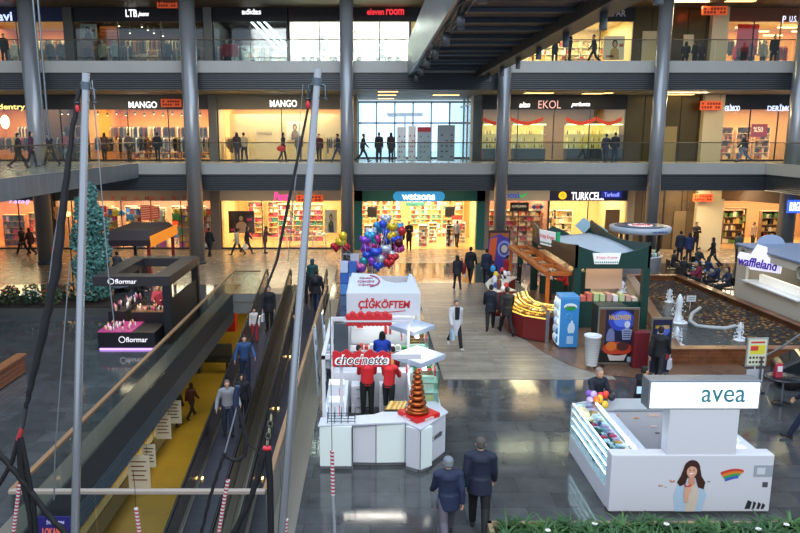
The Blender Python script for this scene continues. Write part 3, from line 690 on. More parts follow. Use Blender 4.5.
for p0, p1 in ((483, 510), (511, 543), (566, 596), (597, 622)):
    a = av(p0, 121, SY-.12); b = av(p1, 121, SY-.12); pts = []; n = 10
    top = [(a.x+(b.x-a.x)*k/n, a.z+.25-.28*math.sin(PI*k/n)) for k in range(n+1)]; bot = [(x, z-.22) for x, z in top][::-1]
    m = MB().plate(top+bot, SY-.07, SY-.04); solo('ribbon_swag', m, M('#d0402a', .6, emit=.15), 'red ribbon swag across a jewellery shop window', 'ribbon', group='red swags of the jewellery shop')
blank(1, 625, 700, bronze); pier(1, 699, 719, '#cdbb92', y=SY-.4)
campaign(700, 722, 101, 110, SY-.7, 'orange board beside the blue-white lettering, right half of the first floor')
m = MB(); m.box((sx(652, 7), SY-.1, 5.52), (sx(676, 7), SY-.02, 7.6)); struct('door_3', m, M('#9a8552', .35, .3))
x0, x1, z0, zs, zt = shop(1, 720, 860, '#d8a468', WARM, 700, '#0f1014', fl='#b08858', mull=5)
sign('smaller blue-white lettering at the left end of the black band, shoe shop', 'DERİMOD', 722, 740, 104, 111, '#cfdcff', font=dict(bold=.012)); sign('larger blue-white lettering at the right end of the black band, shoe shop', 'DERİMOD', 767, 797, 104, 111, '#cfdcff', font=dict(bold=.012))
for px in (735, 752, 772, 792):
    shelf_unit('shoe shelf in the first floor shop at the right', sx(px, z0+1), SY+3.4, z0, 1.0, 2.1, ['#5a2a1a', '#1a1414', '#a85a3a', '#c82828', '#e8d0b0'], 'shoe shelves at the right', case='#f0d0a0', fill=.7)
t = sign('red sale board with yellow-white lettering standing in the shoe shop window', '%50', 753, 763, 127, 132, '#ffe0b0', panel=M('#c82020', .5, emit=.3), Y=SY+.4, panelpx=(751, 768, 124, 137), name='sale_board')
for i, (a, b, y) in enumerate(((378, 398, 91), (378, 396, 94.5), (378, 394, 98), (433, 459, 94.5), (525, 553, 92.5), (583, 603, 93), (604, 612, 92.5), (636, 655, 97), (655, 670, 96.5), (667, 693, 94), (686, 710, 98.5), (720, 748, 95))):
    soffit_light('warm strip light in the soffit under the top floor', a, b, y, 9.5)
for a, b, y in ((60, 80, 97), (240, 262, 97), (300, 320, 96), (770, 790, 99), (110, 130, 95)):
    soffit_light('dim warm strip light in the soffit under the top floor', a, b, y, 9.5, group='dimmer soffit lights')
soffit_light('bright strip light in the brown top ceiling above the orange board', 726, 755, .5, 14.54, group=None, d=.2)

# ---- ground floor
x0, x1, z0, zs, zt = shop(0, -40, 50, '#dc9450', WARM, 750, '#241a30', fl='#c88848', mull=3)
sign('pale violet script lettering under the left wing balcony', 'Yataş', 9, 30, 199, 204.5, '#c8b8ff', font=dict(shear=.3))
for px, yy in ((5, 1.2), (22, 2.4), (36, 1.4)):
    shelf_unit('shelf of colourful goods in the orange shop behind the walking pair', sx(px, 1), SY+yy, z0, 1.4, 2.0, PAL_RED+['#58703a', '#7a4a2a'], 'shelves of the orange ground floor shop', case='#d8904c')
pier(0, 50, 56, '#3a3430')
x0, x1, z0, zs, zt = shop(0, 56, 90, '#e0a86a', WARM, 500, '#1c1b1e')
poster('pale orange wall picture with a dark curl, behind the tree', 49, 60, 207, 230, SY-.2, ('#e0a060', '#2a2020', '#c87a40'), figure=True)
x0, x1, z0, zs, zt = shop(0, 92, 212, '#c89878', WARM2, 800, '#8a7868', fl='#c89878', mull=4, bandemit=.05)
t = thing('shop_sign', 'row of small scattered red and blue characters on the beige band of the toy shop', 'sign', av(150, 198, SY-.2))
for i, (px, ch, c) in enumerate(((113, 'C', '#c83030'), (122, 'I', '#2a6a4a'), (125, 'K', '#c83030'), (136, 'C', '#c02828'), (147, 'H', '#7a2020'), (152, 'O', '#d03a3a'), (162, 'A', '#c83030'), (174, 'N', '#c83030'), (184, 'T', '#b02020'))):
    P = av(px, 198, SY-.2); L = Vector(t.location); lettering(ch, M(c, .5), t, P-L+Vector((0, -.02, 0)), height=.24, bold=.02)
for i, px in enumerate((98, 110, 122, 134, 146, 158, 170, 182, 194, 205)):
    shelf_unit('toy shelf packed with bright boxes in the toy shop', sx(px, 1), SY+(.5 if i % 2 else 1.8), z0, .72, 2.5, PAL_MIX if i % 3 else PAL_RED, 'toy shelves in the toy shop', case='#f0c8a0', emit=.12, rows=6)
t = thing('toy_ball', 'blue toy ball hanging in the toy shop window', 'ball', av(122, 213, SY+.3)); part('shell', MB().ball((0, 0, 0), .2, 14), M('#3a8ad0', .4), t)
t = thing('toy_ball', 'yellow toy ball hanging in the toy shop window', 'ball', av(176, 211, SY+.3)); part('shell', MB().ball((0, 0, 0), .2, 14), M('#f0c830', .4), t)
for p0, p1, y0, y1 in ((141, 151, 205, 220), (152, 159, 206, 219)):
    t = poster('red striped panel with pale lines in the toy shop window', p0, p1, y0, y1, SY-.1, ('#c8584e', '#e8b8a8', '#f6d8c0'), group='red striped toy shop panels', figure=False)
    w_ = av(p1, y0, SY-.1).x-av(p0, y1, SY-.1).x; m = MB()
    for k in range(6): m.add([(-w_*.42, -.01, .10+k*.14), (w_*.4, -.01, .16+k*.14), (w_*.4, -.01, .2+k*.14), (-w_*.42, -.01, .14+k*.14)], [(0, 1, 2, 3)])
    part('printed_stripes', m, M('#f0c8b0', .6), [k_ for k_ in COL.objects if k_.parent == t][0])
pier(0, 212, 221, '#6a625a')
x0, x1, z0, zs, zt = shop(0, 221, 345, '#f2cc8c', WARM2, 820, '#a0968a', fl='#d8a868', mull=3, bandemit=.05)
sign('pink script lettering on the pale band of the hosiery shop', 'Penti', 274, 290, 192, 201, '#f03a8c', font=dict(shear=.15, bold=.03))
campaign(296, 323, 195, 202, SY-.6, 'orange board right of the pink lettering, ground floor')
poster('large dark poster of reclining models with a pink balloon shape', 229, 254, 211, 233, SY+.6, ('#4a2a28', '#e0a890', '#e83a7a'))
poster('pale poster of a dark-haired woman in the hosiery shop window', 325, 337, 210, 233, SY+.4, ('#f0dcc8', '#2a2024', '#e8c8b0'))
for px in (243, 265, 280, 295, 312):
    shelf_unit('wall shelf of small packets in the hosiery shop', sx(px, 1), SY+SD-.5 if px < 270 else SY+3.2, z0, 1.05, 2.5, PAL_COS+['#e0506a'], 'wall shelves of the hosiery shop', case='#f8e0b0', emit=.15, rows=7)
display_table('small table of folded packets in the hosiery shop doorway', sx(292, 1), SY+1.2, z0, 1.0, .8, .9, '#f0e0c0', PAL_COS+['#d04060'], None)
display_table('white table near the pale poster in the hosiery shop', sx(318, 1), SY+1.0, z0, .9, .7, .8, '#f4ecdc', PAL_COS, None)
pier(0, 345, 356, '#4a4a46'); teal = M('#0f5c5c', .45)
x0, x1, z0, zs, zt = shop(0, 356, 482, '#e8c88c', WARM2, 780, '#12666a', fl='#d8b070', mull=2, glass=False)
m = MB(); m.box((x0-.1, SY-.3, 0), (x0+.4, SY+.2, zt-.2)); m.box((x1-.4, SY-.3, 0), (x1+.1, SY+.2, zt-.2)); m.box((x0-.1, SY-.3, zs), (x1+.1, SY-.1, zt-.22)); struct('trim_60', m, teal)
sign('white lowercase lettering on a bright blue rounded panel, teal shopfront', 'watsons', 402, 435, 193.5, 200, '#ffffff', panel=M('#2a8fd0', .4, emit=.5), panelpx=(393, 445, 191.5, 201.5), round_=True, Y=SY-.36, font=dict(bold=.02))
for i, px in enumerate((364, 376, 388, 400, 420, 432, 444, 456, 468)):
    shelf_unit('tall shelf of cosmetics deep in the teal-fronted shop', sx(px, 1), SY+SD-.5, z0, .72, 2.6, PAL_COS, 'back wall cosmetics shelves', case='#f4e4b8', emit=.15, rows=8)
for i, px in enumerate((368, 384, 424, 436, 452, 466)):
    shelf_unit('freestanding cosmetics gondola in the teal-fronted shop', sx(px, .7), SY+1.0+(i % 2)*1.3, z0, .55, 1.35, PAL_COS, 'cosmetics gondolas', case='#f8f0e0', rows=6, emit=.1)
pier(0, 482, 488, '#77726a')
x0, x1, z0, zs, zt = shop(0, 488, 548, '#e0a080', WARM2, 800, '#b8b4a8', fl='#c89870', bandemit=.05)
sign('blue lettering with a green tick, partly behind the column', 'posi', 505, 519, 192, 200, '#2a5ac0', emit=.8, font=dict(bold=.02)); m = MB(); P = av(523, 196, SY-.2)
m.plate([(P.x-.22, P.z), (P.x-.1, P.z-.14), (P.x+.25, P.z+.12), (P.x+.2, P.z+.2), (P.x-.08, P.z+.02), (P.x-.17, P.z+.1)], SY-.22, SY-.18); solo('tick_emblem', m, M('#38b060', .5, emit=.6), 'green tick emblem beside the blue lettering', 'emblem')
sign('small black board with pale lettering right of the column', 'KOMŞUFIRIN', 512, 526, 205, 208, '#e8dcc0', panel=M('#1a1410', .5), panelpx=(510, 529, 202.5, 211), Y=SY-.3, emit=.5)
t = thing('wall_emblem', 'hexagonal blue and red emblem on the pale shopfront right of the column', 'emblem', av(537.5, 207, SY-.25))
m = MB().plate([(-.5, 0), (-.2, .22), (.2, .22), (.5, 0), (.2, -.22), (-.2, -.22)], 0, .05); part('board', m, M('#d8ccc0', .5), t)
for s, c in ((-.2, '#2a3a8a'), (.2, '#2a3a8a'), (0, '#c83a30')): part('lozenge', MB().plate([(s-.16, 0), (s, .13), (s+.16, 0), (s, -.13)], -.02 if s else -.035, 0), M(c, .5), t)
for px in (493, 510, 524, 538): shelf_unit('shelf of small red and gold goods right of the column', sx(px, 1), SY+1.2, z0, .9, 2.3, PAL_RED+PAL_GOLD[:3], 'shelves of the shop right of the column', case='#e8b898', emit=.1, rows=7)
x0, x1, z0, zs, zt = shop(0, 548, 626, '#f0d4a0', WARM2, 760, '#101c58', fl='#d8b078')
sign('white capital lettering on the navy band, beside a yellow emblem', 'TURKCELL', 571, 604, 192, 200, '#f4f6ff', font=dict(bold=.012))
t = thing('wall_emblem', 'round yellow emblem on the navy band', 'emblem', av(562.5, 195.5, SY-.2)); part('disc', MB().lathe([(.24, 0), (.24, .05)], n=20, T=Matrix.Rotation(PI/2, 4, 'X')), M('#f4b820', .4, emit=1.2), t)
part('curl', MB().tube([(-.12, -.06, -.05), (-.02, -.06, .1), (.1, -.06, .06), (.06, -.06, -.08), (-.02, -.06, -.1)], .025, 6), M('#18306a', .5), t)
sign('small blue board at the right end of the navy band', 'Turkcell', 604, 619, 192.5, 196.5, '#90a0ff', panel=M('#1c2a90', .5, emit=.4), panelpx=(601, 622, 191, 198), Y=SY-.14)
for px in (558, 575): shelf_unit('pale shelf in the phone shop behind the green kiosk', sx(px, 1), SY+3, z0, 1.3, 2.1, ['#f4ecd8', '#e0c090', '#3a3a40', '#e88a3c'], 'pale shelves of the phone shop', case='#f4e4c4', emit=.1)
brz = MT('#5c4a30', '#6b5738', '#332a1c', 1.4, 4.2, rough=.3, noise=.25, nscale=.6, axis='xz', mortar=.03)
blank(0, 626, 700, brz); area('wall_washer', (sx(706, 2), SY-1.6, 3.7), .6, .4, 90, (1, .82, .5), (math.radians(-50), 0, 0)); area('wall_washer', (sx(655, 2), SY-1.4, 3.8), 2.5, .3, 40, (1, .8, .45), (math.radians(-40), 0, 0)); pier(0, 625, 632, '#8a8070'); pier(0, 693, 719, '#e0d0a8', y=SY-.4)  # added area lights brighten the pale pier and the panelled wall
m = MB(); m.box((sx(672, 1), SY-.1, .02), (sx(684, 1), SY-.02, 2.4)); struct('door_4', m, M('#8a7450', .35, .3))
m = MB(); m.box((sx(604, 1), SY-.12, .02), (sx(618, 1), SY-.02, 2.5)); struct('door_5', m, M('#6a5236', .4))
campaign(693, 713, 194, 201.5, SY-.7, 'orange board above the lit pale pier, ground floor right')
x0, x1, z0, zs, zt = shop(0, 719, 860, '#b88c60', WARM2, 600, '#5a4632', fl='#c09460', glass=False)
for px, yy in ((750, 2.2), (765, 3.6), (785, 1.6)):
    shelf_unit('counter shelf with dark menu panels in the food shop at the right', sx(px, 1), SY+yy, z0, 1.3, 2.2, ['#2a2018', '#c8a050', '#e8d8b0', '#a03a28', '#58803a'], 'counter shelves in the right food shop', case='#8a6a48')
m = MB(); a = Vector((21.6, 44.4, 0)); b = Vector((24.6, 38.5, 0)); n = Vector((.12, .06, 0))
m.add([a+Vector((0, 0, 3.2)), b+Vector((0, 0, 3.2)), b+Vector((0, 0, 4)), a+Vector((0, 0, 4)), a+n+Vector((0, 0, 3.2)), b+n+Vector((0, 0, 3.2)), b+n+Vector((0, 0, 4)), a+n+Vector((0, 0, 4))], [(0, 1, 2, 3), (7, 6, 5, 4), (0, 4, 5, 1), (2, 6, 7, 3), (0, 3, 7, 4), (1, 5, 6, 2)])
struct('trim_61', m, M('#5a3c22', .5))
sign('glowing blue and white lettering hanging at the right edge above the cream kiosk', 'BURGER', 789, 803, 202, 211, '#e8f0ff', panel=M('#2a50d0', .4, emit=1.5), Y=38.0, panelpx=(787, 806, 200, 213), emit=3)

for lv, pxs, w_, nm in ((2, (12, 45), 2.4, 'warm orange top left shop'), (2, (92, 125, 165), 2.2, 'brown top floor shop'), (1, (95, 125, 160, 195), 2.3, 'long orange clothing shop'), (1, (5, 24), 1.8, 'left edge first floor shop'), (2, (745, 780), 2.2, 'top right shop'), (1, (50, 75), 1.6, 'dark brown first floor shop')):
    for px in pxs:
        z0 = LV[lv][0]; t = clothes_rack('high rack of hanging clothes in the %s' % nm, sx(px, z0+1.5), SY+3.6, z0, w_, PAL_CLOTH, 'high racks of the %s' % nm, h=2.15)
for i, px in enumerate((103, 116, 130, 145, 160, 176, 190, 203)):
    P = av(px, 209+(i % 3)*4, SY+.25); shp = thing('hanging_toy', 'bright boxed toy hanging in the toy shop window', 'toy', P, group='boxed toys hanging in the toy shop window')
    part('toy_box', MB().box((-.22, -.08, -.2), (.22, .08, .2)), M(['#d83a4a', '#f0c83a', '#3a8ac8', '#e86a9a', '#e8e0d0', '#58a050'][i % 6], .5), shp, bev=.02); part('hanging_string', MB().tube([(0, 0, .2), (0, 0, LV[0][1]+.2-P.z)], .008, 4), M('#dddddd', .5), shp)
t = thing('hanging_board', 'red and white promotional panel hanging inside the teal-fronted shop', 'panel', av(457, 222, SY+2.2)); part('panel', MB().box((-.35, 0, -.5), (.35, .04, .4)), M('#c8483a', .5), t); part('printed_strip', MB().box((-.3, -.01, -.1), (.3, 0, .15)), M('#f0e4d8', .5), t); part('hanging_wires', MB().tube([(-.3, .02, .4), (-.3, .02, 1.3)], .01, 4).tube([(.3, .02, .4), (.3, .02, 1.3)], .01, 4), DARK, t)
t = thing('hanging_board', 'teal and white promotional panel at the left inside the teal-fronted shop', 'panel', av(415, 204, SY+1.2)); part('panel', MB().box((-.6, 0, -.12), (.6, .04, .12)), M('#58b0a0', .5), t)
for px, c in ((372, '#1a1a1e'), (450, '#1a1a1e')):
    P = av(px, 212, SY+3.0); t = thing('hanging_speaker', 'black hanging display screen inside the teal-fronted shop', 'screen', P, group='black hanging screens of the teal shop'); part('screen', MB().box((-.32, 0, -.35), (.32, .08, .35)), M(c, .4), t, bev=.02); part('bracket', MB().tube([(0, .04, .35), (0, .04, LV[0][1]+.25-P.z)], .02, 6), DARK, t)
for x_, z_ in ((sx(668, 7), 9.4), (sx(668, 12), 14.4)): area('wall_washer', (x_, SY-1.6, z_), 3.0, .4, 130, (1, .82, .45), (math.radians(-50), 0, 0))  # added warm area lights brighten the upper bronze walls
# extra brightness above the ground walkway
for x in (-16, -6, 3, 12, 20):
    area('soffit_glow', (x, 42.5, 3.95), 6, 1.6, 85, WARM); area('soffit_glow', (x, 42.5, 9.45), 6, 1.6, 70, WARM2)
area('soffit_glow', (19.3, 43.3, 3.9), 2, .6, 110, WARM2)
# ------------------------------------------------------------ people
def remesh(mb, vox, smooth=4, name='body'):
    me = mb.mesh('tmp'); o = bpy.data.objects.new('tmp', me); COL.objects.link(o)
    r = o.modifiers.new('r', 'REMESH'); r.mode = 'VOXEL'; r.voxel_size = vox; r.use_smooth_shade = True
    if smooth: s = o.modifiers.new('s', 'SMOOTH'); s.factor = .5; s.iterations = smooth
    dg = bpy.context.evaluated_depsgraph_get(); out = bpy.data.meshes.new_from_object(o.evaluated_get(dg))
    bpy.data.objects.remove(o); bpy.data.meshes.remove(me); out.name = name
    out.polygons.foreach_set('use_smooth', [True]*len(out.polygons)); return out
def capsule(mb, p, q, r1, r2, n=12, sq=None):
    mb.tube([p, q], [r1, r2], n); mb.ball(p, r1, n); mb.ball(q, r2, n)
def rotx(v, a): return Vector((v.x, v.y*math.cos(a)-v.z*math.sin(a), v.y*math.sin(a)+v.z*math.cos(a)))
POSES = {  # degrees: hip L,R forward; knee L,R; shoulder L,R forward; elbow L,R; lean; abduct
 'stand': (3, -2, 2, 2, 4, 2, 12, 14, 0, 7, 0), 'walk': (27, -20, 6, 26, -20, 22, 18, 22, 3, 6, 0), 'walk2': (-17, 24, 30, 5, 20, -16, 25, 15, 3, 6, 0),
 'stroll': (14, -11, 5, 16, -9, 10, 14, 18, 2, 7, 0), 'crossed': (2, -2, 2, 2, 28, 28, 95, 95, 0, 2, 35), 'work': (3, -3, 3, 3, 30, 34, 70, 62, 8, 8, 18),
 'hold': (3, -3, 3, 3, 12, 20, 25, 90, 2, 5, 25), 'rail': (3, -6, 4, 4, 32, 8, 30, 20, 4, 22, 0), 'sit': (82, 80, 84, 80, 30, 32, 55, 50, 4, 7, 12), 'bend': (22, 8, 12, 20, 55, 50, 15, 20, 48, 8, 0),
 'arm': (6, -6, 4, 8, -6, -10, 15, 20, 2, 5, 0)}
PC = {}
def skeleton(pose, hgt=1.0):
    hl, hr, kl, kr, sl, sr, el, er, lean, abd, inn = [math.radians(a) for a in POSES[pose]]
    J = {}
    for s, h, k in (('L', hl, kl), ('R', hr, kr)):
        sg = -1 if s == 'L' else 1
        hip = Vector((sg*.092, 0, 0)); knee = hip+rotx(Vector((sg*.005, 0, -.44)), h); ank = knee+rotx(Vector((0, 0, -.42)), h-k)
        J['hip'+s], J['knee'+s], J['ank'+s] = hip, knee, ank
        fa = h-k; J['toe'+s] = ank+rotx(Vector((sg*.02, .17, -.045)), max(-.6, min(.2, fa*.8)) if pose != 'sit' else 0); J['heel'+s] = ank+rotx(Vector((0, -.055, -.045)), max(-.6, min(.2, fa*.8)) if pose != 'sit' else 0)
    low = min(min(J['toe'+s].z, J['heel'+s].z) for s in 'LR')-.035
    base = -low
    for k in J: J[k] = J[k]+Vector((0, 0, base))
    P = Vector((0, 0, base)); J['pel'] = P
    def up(v): return P+rotx(Vector(v), -lean)
    J['waist'] = up((0, 0, .20)); J['chest'] = up((0, .0, .38)); J['neck'] = up((0, -.01, .56)); J['head'] = up((0, .02, .705))
    J['crown'] = up((0, .02, .82))
    for s, a, e in (('L', sl, el), ('R', sr, er)):
        sg = -1 if s == 'L' else 1
        sh = up((sg*.185, -.01, .49)); d = rotx(Vector((0, 0, -1)), a-lean*.5); d = (d+Vector((sg*math.sin(abd), 0, 0))).normalized()
        elb = sh+d*.285; d2 = rotx(Vector((0, 0, -1)), a+e-lean*.5); d2 = (d2+Vector((sg*(math.sin(abd)*.4-math.sin(inn)*1.3), 0, 0))).normalized()
        wr = elb+d2*.25; J['sh'+s], J['el'+s], J['wr'+s] = sh, elb, wr; J['hd'+s] = d2
    J['up'] = up; J['lean'] = lean; return J
def pmesh(kind, pose, lod, extra=0):
    key = (kind, pose, lod, extra)
    if key in PC: return PC[key]
    J = skeleton(pose); up = J['up']; b = MB(); n = 12 if lod else 8
    vox = (.011 if lod else .026)
    if kind == 'body':
        capsule(b, J['neck']-Vector((0, 0, .05)), J['head']-Vector((0, .01, .03)), .058, .05, n)
        H = J['head']
        b.ball(H+Vector((0, -.01, .035)), (.076, .094, .088), 16); b.ball(H+Vector((0, .025, -.03)), (.058, .066, .078), 14)
        capsule(b, H+Vector((0, .088, .01)), H+Vector((0, .104, -.022)), .011, .015, 8)      # nose
        b.ball(H+Vector((0, .085, -.055)), (.024, .012, .011), 8)                                # mouth
        b.ball(H+Vector((0, .070, -.088)), (.026, .02, .02), 8)                                  # chin
        for sg in (-1, 1):
            b.ball(H+Vector((sg*.077, -.01, -.004)), (.012, .022, .032), 8); b.ball(H+Vector((sg*.03, .078, .028)), (.022, .012, .01), 8)
        b.ball(up((0, 0, .44)), (.165, .10, .13), n); b.ball(up((0, 0, .30)), (.14, .095, .16), n); b.ball(up((0, 0, .12)), (.135, .09, .14), n); b.ball(J['pel']+Vector((0, -.01, .01)), (.155, .105, .11), n)
        for s in 'LR':
            capsule(b, J['sh'+s], J['el'+s], .05, .04, n); capsule(b, J['el'+s], J['wr'+s], .039, .027, n)
            capsule(b, up(((-.1 if s == 'L' else .1), 0, .52)), J['sh'+s], .05, .052, n)
            capsule(b, J['hip'+s], J['knee'+s], .083, .054, n); capsule(b, J['knee'+s], J['ank'+s], .053, .036, n)
            capsule(b, J['heel'+s], J['toe'+s], .034, .03, n)
            d = J['hd'+s]; w = J['wr'+s]; sg = -1 if s == 'L' else 1; sd = Vector((0, 1, 0)) if abs(d.y) < .8 else Vector((0, 0, 1))
            sd = (sd-d*sd.dot(d)).normalized(); nrm = d.cross(sd).normalized()*(-sg)
            if nrm.x*sg > 0: nrm = -nrm
            if lod:
                for k in range(4): capsule(b, w+sd*(k-1.5)*.012, w+d*.085+sd*(k-1.5)*.021, .013, .012, 8)
                for k in range(4):
                    L = (.034, .042, .044, .038)[::-1][k]; a = w+d*.088+sd*(k-1.5)*.0235; c = a+d*L+nrm*.010; e = c+d*L*.55+nrm*.028
                    capsule(b, a, c, .0095, .0088, 8); capsule(b, c, e, .0088, .0078, 8)
                a = w+d*.025+sd*.028; c = a+d*.035+sd*.026+nrm*.012; capsule(b, a, c, .013, .011, 8); capsule(b, c, c+d*.032+nrm*.01, .011, .009, 8)
            else:
                capsule(b, w+d*.02, w+d*.08, .034, .030, 8); capsule(b, w+d*.09, w+d*.145+nrm*.03, .028, .018, 8); capsule(b, w+d*.03, w+d*.07+sd*.05, .016, .014, 8)
        m = remesh(b, vox, 3 if lod else 2)
    elif kind == 'top':
        r = .014+extra*.004; T = Matrix.Translation(J['pel']) @ Matrix.Rotation(-J['lean'], 4, 'X')
        b.lathe([(.93, .0 if pose == 'sit' else -.06), (.96, .05), (.90, .18), (.95, .32), (1.04, .43), (.98, .50), (.70, .545), (.42, .57)], n=22, sx=.163+r, sy=.112+r, T=T)
        b.ball(up((0, -.03, .44)), (.15+r, .10+r, .10), n); b.ball(up((0, 0, .05)), (.155+r, .108+r, .09), n)
        if extra >= 1 and pose != 'sit':     # coat hem over the thighs
            dn = .18 if extra == 1 else .40
            b.lathe([(.93, .12), (1.02, -.02), (1.12, -dn)], J['pel'], 22, sx=.162+r, sy=.115+r+.015*extra)
        for s in 'LR':
            sg = -1 if s == 'L' else 1
            capsule(b, up((sg*.08, 0, .52)), J['sh'+s], .07+r, .062+r, n); capsule(b, J['sh'+s], J['el'+s], .052+r, .046+r, n); capsule(b, J['el'+s], J['wr'+s], .046+r, .036+r, n)
        capsule(b, up((0, -.005, .50)), up((0, 0, .575)), .085, .066, n)
        m = remesh(b, vox*1.1, 14 if lod else 3, 'top')
    elif kind == 'legs':
        r = .014
        b.ball(J['pel'], (.162+r, .112+r, .115), n)
        for s in 'LR': capsule(b, J['hip'+s], J['knee'+s], .086+r, .060+r, n); capsule(b, J['knee'+s], J['ank'+s]+Vector((0, 0, .02)), .060+r, .046+r, n)
        m = remesh(b, vox*1.1, 4 if lod else 1, 'trousers')
    elif kind == 'shoes':
        for s in 'LR': capsule(b, J['heel'+s]+Vector((0, 0, .004)), J['toe'+s]+Vector((0, 0, .002)), .040, .037, n); capsule(b, J['ank'+s]-Vector((0, 0, .02)), J['heel'+s]*.5+J['toe'+s]*.5, .045, .04, n)
        for i, v in enumerate(b.v):
            if v.z < .004: v.z = .004
        m = remesh(b, max(vox, .014), 1, 'shoes')
    elif kind == 'hair':
        H = J['head']; n = 16
        for (c, r) in (((0, -.022, .052), (.084, .096, .088)), ((0, -.045, .0), (.078, .072, .075))): b.ball(H+Vector(c), r, n)
        if extra == 1:
            b.ball(H+Vector((0, -.06, -.07)), (.088, .055, .12), n); b.ball(H+Vector((0, -.075, -.17)), (.085, .04, .12), n)
            for sg in (-1, 1): capsule(b, H+Vector((sg*.07, .0, .03)), H+Vector((sg*.082, -.02, -.13)), .026, .024, 8)
        if extra == 2:                      # knitted cap
            b.ball(H+Vector((0, -.005, .055)), (.088, .104, .085), n)
        if extra == 3:                      # hood up
            b.ball(H+Vector((0, -.03, .03)), (.105, .115, .125), n); b.ball(H+Vector((0, -.03, -.08)), (.10, .09, .09), n)
        m = remesh(b, .012 if lod else .022, 2, 'hair')
        bm = bmesh.new(); bm.from_mesh(m)    # the face stays free
        dl = [v for v in bm.verts if (v.co.y > H.y+.045 and v.co.z < H.z+.062 and extra != 3) or (extra == 3 and v.co.y > H.y+.05 and v.co.z < H.z+.075)]
        bmesh.ops.delete(bm, geom=dl, context='VERTS'); bm.to_mesh(m); bm.free()
    m.materials.clear(); m.materials.append(WHITE); PC[key] = m; return m
SKIN = '#c79a7c'
def dress(name, me, col, parent, rough=.75, s=1.0, label=None):
    o = bpy.data.objects.new(name, me); COL.objects.link(o); o.parent = parent
    o.material_slots[0].link = 'OBJECT'; o.material_slots[0].material = M(col, rough); o.scale = (s, s, s)
    if label: o['label'] = label
    return o
ppl = []
def person(label, x, y, z=0, face=0, pose='stand', top='#20222a', legs='#1a1c22', hair='#1e1714', hs=0, h=1.72, coat=0, lod=0, skin=SKIN, shoes='#15151a', sleeves=None, bag=None, pack=None, name='person', cat='person', group=None, build=1.0, carry=None, eyes=False, hooded=None):
    """face: degrees, 0 looks away from the camera, 180 towards it"""
    t = thing(name, label, cat, (x, y, z), math.radians(-face), group); s = h/1.765
    def sc(o): o.scale = (s*build, s*build, s)
    ts = [dress('body', pmesh('body', pose, lod), skin, t, .5)] if name == 'person' else []
    if name == 'person': sc(ts[0])
    ob = t
    for k, nm, col, ex in (('top', 'jacket' if coat or True else 'shirt', top, coat), ('legs', 'trousers', legs, 0), ('shoes', 'shoes', shoes, 0)):
        if col: sc(dress(nm, pmesh(k, pose, lod, ex), col, ts[0] if (nm in ('jacket', 'trousers', 'shoes', 'hair') and ts and False) else t))
    if hair: sc(dress('hair' if hs < 2 else 'hood' if hs == 3 else 'cap', pmesh('hair', pose, lod, hs), hair, t))
    J = skeleton(pose)
    if lod and name == 'person':
        m = MB(); H = J['head']
        for sg in (-1, 1): m = MB().ball((H+Vector((sg*.03, .083, .012))), (.011, .006, .007), 8); part('eye', m, M('#2a1c16', .3), ts[0])
        m = MB().ball(H+Vector((0, .094, -.052)), (.022, .006, .006), 8); part('lips', m, M('#a8584c', .5), ts[0])
    if bag:
        w = J['wrR']+J['hdR']*.08 if bag[0] == 'R' else J['wrL']+J['hdL']*.08
        m = MB(); c = w-Vector((0, 0, .30)); m.add([c+Vector(v) for v in ((-.05, -.13, -.14), (.05, -.13, -.14), (.05, .13, -.14), (-.05, .13, -.14), (-.035, -.12, .14), (.035, -.12, .14), (.035, .12, .14), (-.035, .12, .14))],
            [(0, 3, 2, 1), (4, 5, 6, 7), (0, 1, 5, 4), (1, 2, 6, 5), (2, 3, 7, 6), (3, 0, 4, 7)]); m.tube([c+Vector((0, -.07, .13)), w+Vector((0, -.02, .0)), w+Vector((0, .02, .0)), c+Vector((0, .07, .13))], .008, 5)
        L = t.matrix_basis @ Vector((w.x*s, w.y*s, 0))
        b = thing('carrier_bag', bag[2], 'bag', t.location, t.rotation_euler.z); sc(part('bag_body', m, M(bag[1], .5), b, bev=.01))
    if pack:
        p = J['chest']+Vector((0, -.19, .02)); b = thing('backpack', pack[1], 'backpack', t.location, t.rotation_euler.z)
        sc(part('pack_body', MB().ball(p, (.15, .09, .20), 14), M(pack[0], .6), b)); m = MB()
        for sg in (-1, 1): m.tube([p+Vector((sg*.08, .06, .15)), p+Vector((sg*.09, .17, .19)), p+Vector((sg*.1, .30, .08))], .015, 6)
        sc(part('strap', m, M('#1a2430', .7), b))
    ppl.append(t); return t
def pp(label, px, py, z=0.0, **k):
    P = at(px, py, z); return person(label, P.x, P.y, z, **k)
# ------------------------------------------------------------ kiosks and furniture on the ground floor
def rect_counter(mb, pts, w, z0, z1): pass
W1 = M('#cdcfd6', .35); W2 = M('#c9ced3', .35); LW = M('#e8ecee', .3)
# ---- telephone stand with the printed woman
AX0, AX1, AY0 = 4.48, 7.50, 12.34
t = thing('phone_stand', 'large white phone sales stand with a lit blue-lettered sign and a printed smiling woman', 'sales stand', (6.0, 13.8, 0))
front = MB(); front.box((AX0, AY0, .06), (AX1, AY0+.28, 1.2)); fp_ = wpart('front_panel', front, W1, t, bev=.02)
wpart('plinth', MB().box((AX0+.08, AY0+.06, 0), (AX1-.06, AY0+.26, .06)), M('#55585c', .4), t)
